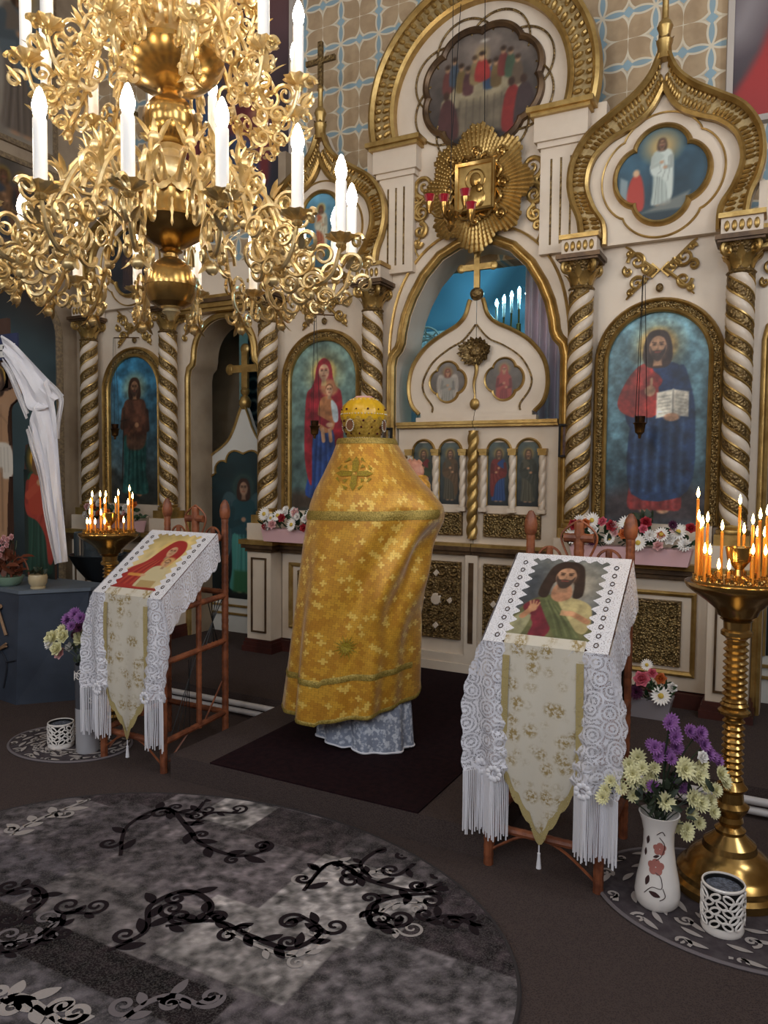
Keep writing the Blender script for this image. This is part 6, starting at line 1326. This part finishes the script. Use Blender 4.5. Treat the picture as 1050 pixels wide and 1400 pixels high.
def foliage(parent, pts, mat, L=.06, seed=0, name='leaf'):
    r = np.random.RandomState(seed); base = {}
    for i, p in enumerate(pts):
        k = i % 3
        if k not in base: base[k] = o = leafmesh(MB(), (0, 0, 0), (0, 0, 1), (1, 0, 0), L*(.8+.2*k), L*.22, .3, 5).build(name, mat, parent)
        else: o = dup(base[k], parent)
        o.location = p; o.rotation_euler = (r.uniform(-1.2, 1.2), r.uniform(-1.2, 1.2), r.uniform(0, 6))
def flower_box(x0, x1, y, z, lab, kinds, n, seed, spike=None):
    t = T('flower_box', lab, 'flowers', ((x0+x1)/2, y, z)); w = (x1-x0)/2; r = np.random.RandomState(seed)
    MB().add([(-w*.94, -.06, 0), (w*.94, -.06, 0), (w*.94, .06, 0), (-w*.94, .06, 0), (-w, -.075, .11), (w, -.075, .11), (w, .075, .11), (-w, .075, .11)], [(3, 2, 1, 0), (0, 1, 5, 4), (1, 2, 6, 5), (2, 3, 7, 6), (3, 0, 4, 7), (4, 5, 6, 7)]).build('planter', M['pinkbox'], t, False)
    foliage(t, [(r.uniform(-w, w), r.uniform(-.09, .06), .1+r.uniform(0, .12)) for _ in range(int(90*w/.3))], M['leaf'], .075, seed)
    for i in range(n):
        k = kinds[i % len(kinds)]; x = -w+2*w*(i+.5)/n+r.uniform(-.03, .03); zz = .13+r.uniform(0, .15); bloom(k, t, (x, -.09-r.uniform(0, .04)+.3*(zz-.13), zz), (r.uniform(-.4, .4), -1, r.uniform(.1, .7)), r.uniform(1.1, 1.7) if 'daisy' in k else r.uniform(1.0, 1.5))
    if spike: foliage(t, [(spike+r.uniform(-.04, .04), -.03, .24+r.uniform(0, .03)) for _ in range(14)], M['leaf2'], .11, seed+1, 'spiky_leaf')
flower_box(-1.3, -.52, 5.23, 1.106, 'pink planter of red and white flowers below the icon of Christ', ['white_daisy', 'red_rose', 'white_mum', 'blush_rose', 'orange_rose', 'white_daisy', 'plum_mum', 'white_rose', 'pink_rose'], 30, 1, .1)
flower_box(-3.9, -3.2, 5.23, 1.106, 'pink planter of white and red flowers below the icon of mother and child', ['white_daisy', 'white_mum', 'red_rose', 'white_rose', 'white_daisy', 'blush_rose'], 24, 2)
flower_box(-6.0, -5.35, 5.23, 1.106, 'pink planter of pale flowers below the icon of the forerunner', ['white_rose', 'blush_rose', 'white_mum', 'orange_rose'], 20, 3)
t = T('flower_pot', 'grey pot of pink, plum and white flowers on the floor by the square relief panel', 'flowers', (-.74, 5.12, Z0)); r = np.random.RandomState(8)
MB().add([(-.11, -.07, 0), (.11, -.07, 0), (.11, .07, 0), (-.11, .07, 0), (-.14, -.09, .13), (.14, -.09, .13), (.14, .09, .13), (-.14, .09, .13)], [(3, 2, 1, 0), (0, 1, 5, 4), (1, 2, 6, 5), (2, 3, 7, 6), (3, 0, 4, 7), (4, 5, 6, 7)]).build('pot', mk('grey_pot', '#8d8589', .5), t, False)
foliage(t, [(r.uniform(-.13, .13), r.uniform(-.1, .06), .12+r.uniform(0, .1)) for _ in range(40)], M['leaf'], .06, 9)
for k, p, s_ in (('pink_rose', (-.04, -.1, .26), 1.9), ('plum_mum', (-.07, -.11, .17), 1.7), ('white_daisy', (.08, -.11, .17), 1.7), ('orange_rose', (.07, -.07, .27), 1.4), ('white_rose', (.14, -.06, .22), 1.2), ('white_daisy', (-.02, -.04, .34), 1.1), ('white_mum', (-.13, -.08, .2), 1.0), ('pink_rose', (.02, -.08, .3), 1.2)): bloom(k, t, p, (p[0], -1, .5), s_)
# white vase with painted flower, right
VR = (-.40, 3.09, .01); t = T('vase', 'white flared ceramic vase painted with a pink flower', 'vase', VR)
vp = [(.0, 0), (.07, 0), (.082, .015), (.086, .05), (.08, .1), (.066, .17), (.058, .24), (.058, .29), (.066, .33), (.078, .365), (.072, .365), (.055, .3), (0, .28)]; MB().lathe([(.0001, 0)]+vp[1:], 36).build('body', M['ceramic'], t)
def vr(z): return float(np.interp(z, [q[1] for q in vp[1:10]], [q[0] for q in vp[1:10]]))
va = math.atan2(-VR[1], -VR[0])
def onv(du, z, off=.0015): r0 = vr(z)+off; a = va-.12+du/r0; return (r0*math.cos(a), r0*math.sin(a), z)
M['decal_pink'] = mk('painted_pink', '#a5685f', .4); M['decal_dark'] = mk('painted_leaf', '#3b2423', .4)
def decal(name, pts, mat, sm=5):
    P_ = crom(pts, sm, True); c = P_.mean(0); V = [onv(*c)]+[onv(*q) for q in P_]; n = len(P_); MB().add(V, [(0, 1+i, 1+(i+1) % n) for i in range(n)]).build(name, mat, t, False)
for (cx, cz, s_) in ((-.0, .175, 1.0), (.012, .245, .8)):
    for k in range(5): a = k*2*PI/5+.3; c = np.array([cx+.017*s_*math.cos(a), cz+.017*s_*math.sin(a)]); decal('painted_petal', [c+.015*s_*np.array([math.cos(b), math.sin(b)]) for b in np.linspace(0, 2*PI, 7, endpoint=False)], M['decal_pink'])
for (cx, cz, a, L) in ((-.03, .12, 1.3, .04), (.0, .075, -.3, .045), (-.035, .27, 1.4, .035), (.0, .215, .4, .025), (-.045, .22, 1.5, .03)):
    d = np.array([math.cos(a), math.sin(a)]); n_ = np.array([-d[1], d[0]]); c = np.array([cx, cz]); decal('painted_leaf', [c-d*L*.5, c+n_*L*.22, c+d*L*.5, c-n_*L*.22], M['decal_dark'], 4)
mb = MB()
for pts in ([(-.04, .07), (-.01, .1), (.025, .1), (.02, .14), (.0, .155)], [(.0, .2), (.02, .22), (.03, .26), (.01, .29)], [(.03, .1), (.04, .07), (.02, .055)], [(.0, .3), (.02, .315), (.03, .3)]): mb.tube([onv(*q) for q in crom(pts, 5)], .0015, 4)
mb.build('painted_tendrils', M['decal_dark'], t)
def bouquet(loc, zc, lab, blooms, seed, spread=.16, stems=True, h0=.25):
    t = T('bouquet', lab, 'flowers', loc); r = np.random.RandomState(seed)
    for k, p, s_ in blooms: bloom(k, t, p, (p[0]*2.5+.35, p[1]*2.5-.8, .45), s_)
    mb = MB(); 
    for i, (k, p, s_) in enumerate(blooms): 
        if i % 2 == 0: mb.tube(crom([(r.uniform(-.02, .02), r.uniform(-.02, .02), h0), (p[0]*.4, p[1]*.4, h0+(p[2]-h0)*.6), (p[0], p[1], p[2]-.004)], 4), .0025, 4)
    mb.build('stems', M['leaf2'], t)
    foliage(t, [(r.normal(0, spread*.45), r.normal(0, spread*.4), zc+r.uniform(-.1, .03)) for _ in range(70)], M['leaf2'], .05, seed)
    return t
# bloom positions read from the photograph at the vase's depth
dv = float((np.array(VR)-CAMP)@FWD); L_ = []; r = np.random.RandomState(3)
def pxb(kind, x, y, s_, VRl, dvl, dd=0): p = atz(x, y, dvl+dd)-np.array(VRl); return (kind, tuple(p), s_)
for (x, y) in ((845, 1062), (860, 1045), (872, 1035), (850, 1078), (828, 1080), (835, 1068), (866, 1068), (884, 1072), (895, 1050), (866, 1088), (890, 1062), (824, 1090), (862, 1050), (878, 1050), (905, 1095), (985, 1058), (990, 1068), (978, 1080), (970, 1095), (975, 1110), (955, 1125), (940, 1133), (925, 1130), (938, 1140), (960, 1045), (965, 1075), (935, 1045), (945, 1112)): L_.append(pxb('cream_mum', x, y, r.uniform(.85, 1.15), VR, dv, r.uniform(-.07, .03)))
for (x, y) in ((946, 1055), (955, 1060), (948, 1092), (958, 1098), (910, 1096), (865, 1058), (936, 1052)): L_.append(pxb('cream_mum', x, y, r.uniform(1.15, 1.45), VR, dv, r.uniform(-.09, -.02)))
for (x, y) in ((905, 1025), (912, 1032), (895, 1022), (918, 1038), (900, 1035), (890, 1018), (922, 998), (918, 985), (923, 1008), (924, 1022), (943, 1000), (950, 1005), (955, 1010), (962, 1018), (958, 1002), (975, 1035), (980, 1040), (968, 1030), (926, 1068), (930, 1075), (890, 1080), (892, 1075), (965, 1025), (915, 990)): L_.append(pxb('violet_mum', x, y, r.uniform(.8, 1.1), VR, dv, r.uniform(-.05, .05)))
L_.append(pxb('white_rose', 960, 1035, .9, VR, dv, -.05))
bouquet(VR, .47, 'bouquet of cream and violet chrysanthemums in the painted vase', L_, 5, .16, True, .31)
# tall glass vase, left
VL = (-3.66, 3.14, .01); t = T('vase', 'tall cylindrical white glass vase with lace-patterned upper half', 'vase', VL); MB().lathe([(.0001, 0), (.062, 0), (.066, .01), (.068, .27)], 30).build('white_body', mk('frosted_glass', '#a9a7ab', .25), t)
MB().lathe([(.068, .27), (.069, .53), (.064, .53), (.062, .28)], 30).build('clear_upper', mk('grey_glass', '#4e4f55', .12, spec=.6), t)
mb = MB()
for k in range(18):
    a = k*2.39; z = .31+.2*((k*7) % 18)/18; p = spiral(0, 0, .024, 1.4, k, 1 if k % 2 else -1, 16); mb.tube([(.0695*math.cos(a+q[0]/.068), .0695*math.sin(a+q[0]/.068), z+q[1]) for q in p], .0028, 4)
mb.build('lace_scrolls', M['ceramic'], t)
dl = float((np.array(VL)-CAMP)@FWD); L_ = []
for (x, y, k, s_) in ((72, 873, 'cream_rose', 1.25), (78, 887, 'cream_rose', 1.0), (87, 870, 'cream_rose', 1.0), (112, 872, 'cream_rose', 1.25), (95, 885, 'white_rose', .7), (82, 893, 'blush_rose', .9), (68, 880, 'white_rose', .8), (85, 862, 'cream_mum', .8), (93, 847, 'violet_mum', .9), (103, 840, 'violet_mum', .9), (110, 845, 'violet_mum', .8), (98, 856, 'violet_mum', .7), (108, 858, 'plum_mum', .7), (104, 868, 'plum_mum', .7), (118, 850, 'violet_mum', .9), (107, 910, 'white_rose', .4)): L_.append(pxb(k, x, y, s_*1.6, VL, dl, r.uniform(-.05, .05)))
bouquet(VL, .62, 'bouquet of cream roses and violet flowers in the tall glass vase', L_, 6, .1, True, .5)
def lattice_holder(loc, lab, R=.075, h=.18):
    t = T('candle_holder', lab, 'candle holder', loc, 0, 'white lattice candle holders'); r = np.random.RandomState(2)
    MB().ringl([(R*.9, .005), (R*.93, h*.97), (R*.85, h*.97), (R*.82, .01)], 30).build('dark_liner', M['iron'], t)
    MB().lathe([(R*.96, 0), (R*1.02, .012), (R*.96, .03)], 30).build('foot_rim', M['ceramic'], t); MB().ringl([(R*.98, h-.012), (R*1.03, h-.004), (R*1.0, h), (R*.94, h), (R*.93, h-.01)], 30).build('top_rim', M['ceramic'], t)
    mb = MB()
    for j in range(5):
        for i in range(10):
            a = 2*PI*(i+.5*(j % 2))/10; z = .035+(h-.055)*(j+.5)/5; tl = .6 if (i+j) % 2 else -.6; P_ = []
            for b in np.linspace(0, 2*PI, 11): u = .021*math.cos(b); v = .011*math.sin(b); P_.append((R*math.cos(a+(u*math.cos(tl)-v*math.sin(tl))/R), R*math.sin(a+(u*math.cos(tl)-v*math.sin(tl))/R), z+u*math.sin(tl)+v*math.cos(tl)))
            mb.tube(P_, .0042, 5)
    mb.build('leaf_lattice', M['ceramic'], t)
    MB().lathe([(R*.84, h*.9), (0, h*.88)], 24).build('glass_filling', mk('grey_glitter', '#5c606b', .2, .4, var='#8a90a0', vs_=90, bump=.8, bs=110), t)
lattice_holder((-.16, 3.03, .009), 'white leaf-lattice candle holder before the tall brass stand'); lattice_holder((-3.87, 3.12, .009), 'white leaf-lattice candle holder beside the tall glass vase', .075, .15)

# ------------------------------------------------------------------ painted crucifix on its rock
t = T('rock_pedestal', 'blue-grey rock-shaped pedestal with hammer and pincers under the painted crucifix', 'pedestal', (-5.05, 3.85, 0)); M['rock'] = mk('blue_grey_rock', '#39414f', .6, var='#2c3340', vs_=3, bump=.4, bs=9)
base = [(-.75, -.2), (.2, -.32), (.5, .0), (.5, .2), (-.75, .2)]; top = [(-.75, -.22), (.27, -.33), (.56, .03), (.55, .23), (-.75, .23)]
MB().add([(x, y, 0) for x, y in base]+[(x, y, .81) for x, y in top], [(4, 3, 2, 1, 0), (5, 6, 7, 8, 9)]+[(i, (i+1) % 5, 5+(i+1) % 5, 5+i) for i in range(5)]).build('rock_body', M['rock'], t, False)
MB().add([(x*1.03, y*1.03, .81) for x, y in top]+[(x*1.03, y*1.03, .835) for x, y in top], [(4, 3, 2, 1, 0), (5, 6, 7, 8, 9)]+[(i, (i+1) % 5, 5+(i+1) % 5, 5+i) for i in range(5)]).build('top_slab', mk('grey_slab', '#5d6671', .5), t, False)
M['tool'] = mk('tan_tool', '#8c6c50', .6)
# front face runs from (-.75,-.21) to (.24,-.325): tools lie on it
def fr(u, z, off=.012): f = (u+.75)/.98; return (u, -.205-.122*f-off-.01*z, z)
MB().tube([fr(.02, .68), fr(.12, .5)], .011, 7).tube([fr(-.03, .65), fr(.05, .705)], .018, 7).build('hammer', M['tool'], t); MB().tube(crom([fr(-.04, .33), fr(.02, .38), fr(.12, .42)], 4), .008, 6).tube(crom([fr(-.05, .37), fr(0, .36), fr(.02, .385), fr(.12, .44)], 4), .008, 6).build('pincers', M['tool'], t)
mb = MB(); r = np.random.RandomState(4)
for a in ([(-.6, .3), (-.3, .4), (-.2, .6), (.0, .62)], [(-.2, .6), (-.25, .78)], [(.05, .1), (.1, .3), (-.05, .42)], [(.1, .3), (.22, .33)], [(-.5, .1), (-.3, .4)]): mb.tube([fr(u, z, .003) for u, z in crom(a, 4)], .006, 5)
mb.build('rock_seams', mk('seam', '#20242e', .7), t)
t = T('crucifix', 'painted crucifix board standing on the blue-grey rock', 'crucifix', (float(ony(8, 650, 3.98)[0]), 3.98, .835)); M['board'] = mk('board_brown', '#4a3228', .6)
def fig_panel(name, P, x0, z0, mask, y): P.panel(name, x0, z0, y, mask, t)
MB().box(-.06, .06, -.01, .02, 0, 2.05).box(-.42, .42, -.01, .02, 1.5, 1.62).build('cross_board', M['board'], t, False)
MB().box(-.12, .2, -.03, -.012, 1.72, 1.92).build('title_board', mk('title_blue', '#2c3558', .6), t, False); MB().box(-.1, .18, -.036, -.03, 1.74, 1.84).build('title_panel', M['petal_white'], t, False)
cu = bpy.data.curves.new('title_lettering', 'FONT'); cu.body = 'ІНЦІ'; cu.size = .1; cu.align_x = 'CENTER'; cu.extrude = .001; cu.materials.append(M['iron']); tmp = bpy.data.objects.new('tmp_text', cu); COL.objects.link(tmp); bpy.context.view_layer.update(); tme = bpy.data.meshes.new_from_object(tmp.evaluated_get(bpy.context.evaluated_depsgraph_get())); bpy.data.objects.remove(tmp); o = bpy.data.objects.new('title_lettering', tme); COL.objects.link(o); o.parent = t; o.location = (.06, -.038, 1.755); o.rotation_euler = (PI/2, 0, 0)
P = Paint(.9, 1.45, 110, '#4a3228'); sk = '#a98262'
body = [(.44, .02), (.42, .3), (.40, .62), (.39, .8), (.41, 1.0), (.38, 1.18), (.3, 1.24), (.12, 1.36), (.02, 1.42), (.06, 1.48), (.2, 1.42), (.36, 1.34), (.46, 1.33), (.54, 1.33), (.64, 1.34), (.8, 1.42), (.94, 1.48), (.98, 1.42), (.88, 1.36), (.7, 1.24), (.62, 1.18), (.59, 1.0), (.61, .8), (.6, .62), (.57, .3), (.55, .02)]
P.poly(body, sk, smooth=4); P.line([(.5, .1), (.5, .66)], .02, shade(sk, .7), .8, .015); P.line([(.5, .9), (.5, 1.2)], .012, shade(sk, .75), .7, .012)
for q in (-1, 1): P.line([(.5, 1.12), (.5+q*.08, 1.05)], .012, shade(sk, .75), .7, .01); P.ell(.5+q*.055, 1.2, .05, .045, shade(sk, 1.1), .4, .03)
P.poly([(.36, .62), (.38, .85), (.62, .85), (.65, .6), (.52, .56), (.5, .66)], '#d0c7ba', smooth=4); [P.line([(.39+.05*k, .62), (.4+.045*k, .83)], .012, '#a89f93', .7) for k in range(5)]
P.ell(.46, 1.45, .11, .11, '#c9a24a', .9); face(P, .46, 1.43, .085, sk, '#32211a'); P.line([(.39, 1.49), (.46, 1.52), (.53, 1.49)], .02, '#4a3a1e')
Pc = crom(body, 4, True)
def inside_poly(Q):
    def f(u, v):
        r = np.zeros_like(u, bool)
        for i in range(len(Q)):
            p, s_ = Q[i], Q[(i+1) % len(Q)]
            if p[1] != s_[1]: r ^= ((p[1] > v) != (s_[1] > v)) & (u < (s_[0]-p[0])*(v-p[1])/(s_[1]-p[1])+p[0])
        return r
    return f
ip = inside_poly(Pc); mk_ = lambda u, v: ip(u, v) | (np.hypot(u-.46, v-1.44) < .115) | ((u > .36) & (u < .65) & (v > .58) & (v < .85))
P.panel('painted_figure', -.45, .28, -.034, mk_, t); MB().slab([(-.45+p[0]*.9, .28+p[1]*.9) for p in Pc], -.032, -.01).build('figure_board', M['board'], t, False)
t = T('saint_board', 'painted cut-out board of haloed mourner in red and green beside the crucifix', 'icon', (float(ony(55, 700, 4.03)[0]), 4.03, .835)); P = Paint(.42, 1.1, 70, '#1f2a28'); saint(P, .5, .06, 2.4, robe='#1f4a38', veil=None, mantle='#a03a30', halo='#c9952f', hair='#6b4a32', beard=False, seed=3, lower='#1d4034')
P.poly([(.2, 1.5), (.3, 1.95), (.7, 1.95), (.85, 1.6), (.7, 1.25), (.3, 1.2)], '#a8402f', smooth=4); P.line([(.2, 1.55), (.5, 1.75)], .16, '#b04a36'); P.ell(.52, 1.8, .07, .06, '#b98a66'); face(P, .5, 2.2, .15, '#b98a66', '#6b4a32', False)
mo = lambda u, v: (np.hypot((u-.5)/.38, (v-2.25)/.36) < 1) | ((np.abs(u-.5) < .42) & (v < 2.05)); P.panel('painted_figure', -.21, 0, -.012, mo, t)
MB().slab([(-.17, 0), (.17, 0), (.17, .85), (.15, 1.05), (0, 1.09), (-.15, 1.05), (-.17, .85)], -.01, .012).build('board', M['board'], t, False)
# embroidered towel over the arm of the cross
t = T('draped_towel', 'white lace-edged towel draped over the arm of the crucifix', 'cloth', (0, 0, 0)); dpt = float((np.array([-5.05, 3.9, 1.7])-CAMP)@FWD)-.06
def strip(name, A, B, mat, nn=40, wave=.012, seed=0):
    A = crom(A, 10); B = crom(B, 10); n = min(len(A), len(B)); G = []; U = []
    for i in range(n):
        a_, b_ = atz(A[i][0], A[i][1], dpt), atz(B[i][0], B[i][1], dpt); row = []; ru = []
        for k in range(12): f = k/11; p = a_+(b_-a_)*f-FWD*wave*(math.sin(f*11+i*.1)+.5*math.sin(f*23-i*.2)); row.append(p); ru.append((f*.25, i*.03))
        G.append(row); U.append(ru)
    return MB().grid(np.array(G), uv=np.array(U)).build(name, mat, t)
strip('upper_fold', [(2, 458), (20, 470), (45, 495), (66, 518), (86, 540)], [(6, 492), (18, 510), (30, 535), (40, 560), (62, 560)], M['linen'], wave=.016, seed=1)
strip('hanging_fold', [(64, 518), (76, 560), (82, 620), (86, 690), (91, 768)], [(38, 580), (47, 606), (58, 650), (68, 710), (79, 770)], M['linen'], wave=.02)
strip('lace_edge_outer', [(68, 520), (87, 543), (83, 580), (81, 600)], [(66, 530), (80, 548), (76, 580), (76, 600)], M['lace_dense'])
strip('lace_edge_lower', [(4, 490), (17, 508), (28, 533), (39, 562)], [(2, 500), (12, 516), (24, 545), (36, 574)], M['lace_dense']); strip('lace_edge_inner', [(40, 582), (48, 606), (59, 650), (69, 710), (80, 768)], [(35, 590), (41, 612), (53, 652), (62, 712), (76, 772)], M['lace_dense'])
# pots on the rock
t = T('flower_pot', 'small cream pot with dark plant on the rock pedestal', 'plant', (-4.76, 3.66, .836)); MB().lathe([(.05, 0), (.052, .012), (.045, .014), (.062, .04), (.066, .08), (.06, .1), (.055, .1), (.05, .08)], 22).build('pot', mk('cream_pot', '#b8a582', .4), t); r = np.random.RandomState(5); foliage(t, [(r.uniform(-.03, .03), r.uniform(-.03, .03), .1+r.uniform(0, .02)) for _ in range(20)], M['leaf2'], .06, 3)
t = T('orchid_pot', 'white orchid with purple spots in a pale green bowl on the rock', 'plant', (-5.06, 3.64, .836)); MB().lathe([(.06, 0), (.09, .02), (.11, .07), (.1, .07), (.0, .05)], 24).build('bowl', mk('pale_green_bowl', '#7d9682', .4), t); r = np.random.RandomState(6)
for k in range(3): MB().tube(crom([(r.uniform(-.04, .04), 0, .06), (-.05+.06*k, 0, .25), (.02+.06*k, -.03, .34), (.1+.03*k, -.05, .36-.04*k)], 6), .004, 5).build('stem', M['leaf2'], t)
MB().tube([(.16+.1*math.cos(a), -.02, .06+.16*math.sin(a)) for a in np.linspace(.1, PI, 20)], .007, 5).build('wicker_handle', M['wicker_dark'], t)
foliage(t, [(r.uniform(-.12, .1), r.uniform(-.06, .06), .06+r.uniform(0, .18)) for _ in range(40)], M['wicker_dark'], .1, 8, 'dry_leaf')
for p in ((.02, -.06, .33), (.06, -.07, .36), (.11, -.08, .35), (-.01, -.07, .27), (.04, -.07, .28), (.0, -.06, .23), (.09, -.07, .31), (.13, -.06, .37)):
    b_ = bloom('blush_rose', t, p, (.1, -1, .1), .85); MB().ball((0, 0, .01), (.008, .008, .006), 8, 6).build('purple_lip', M['petal_plum'], b_)
t = T('sand_bowl', 'dark steel bowl on black stand behind the rock pedestal', 'bowl', (-5.22, 4.62, Z0)); MB().lathe([(.1, .62), (.19, .73), (.24, .82), (.25, .84), (.24, .84), (.18, .75), (0, .67)], 32).build('bowl', mk('dark_steel', '#454c54', .3, .7), t); MB().lathe([(.15, 0), (.15, .02), (.05, .05), (.045, .59), (.09, .63)], 20).build('stand', M['iron'], t); MB().ringl([(.2, .83), (.2, 1.03), (.195, 1.03), (.195, .84)], 32).build('glass_guard', mk('smoked_glass', '#8b97a0', .1, trans=.85), t)
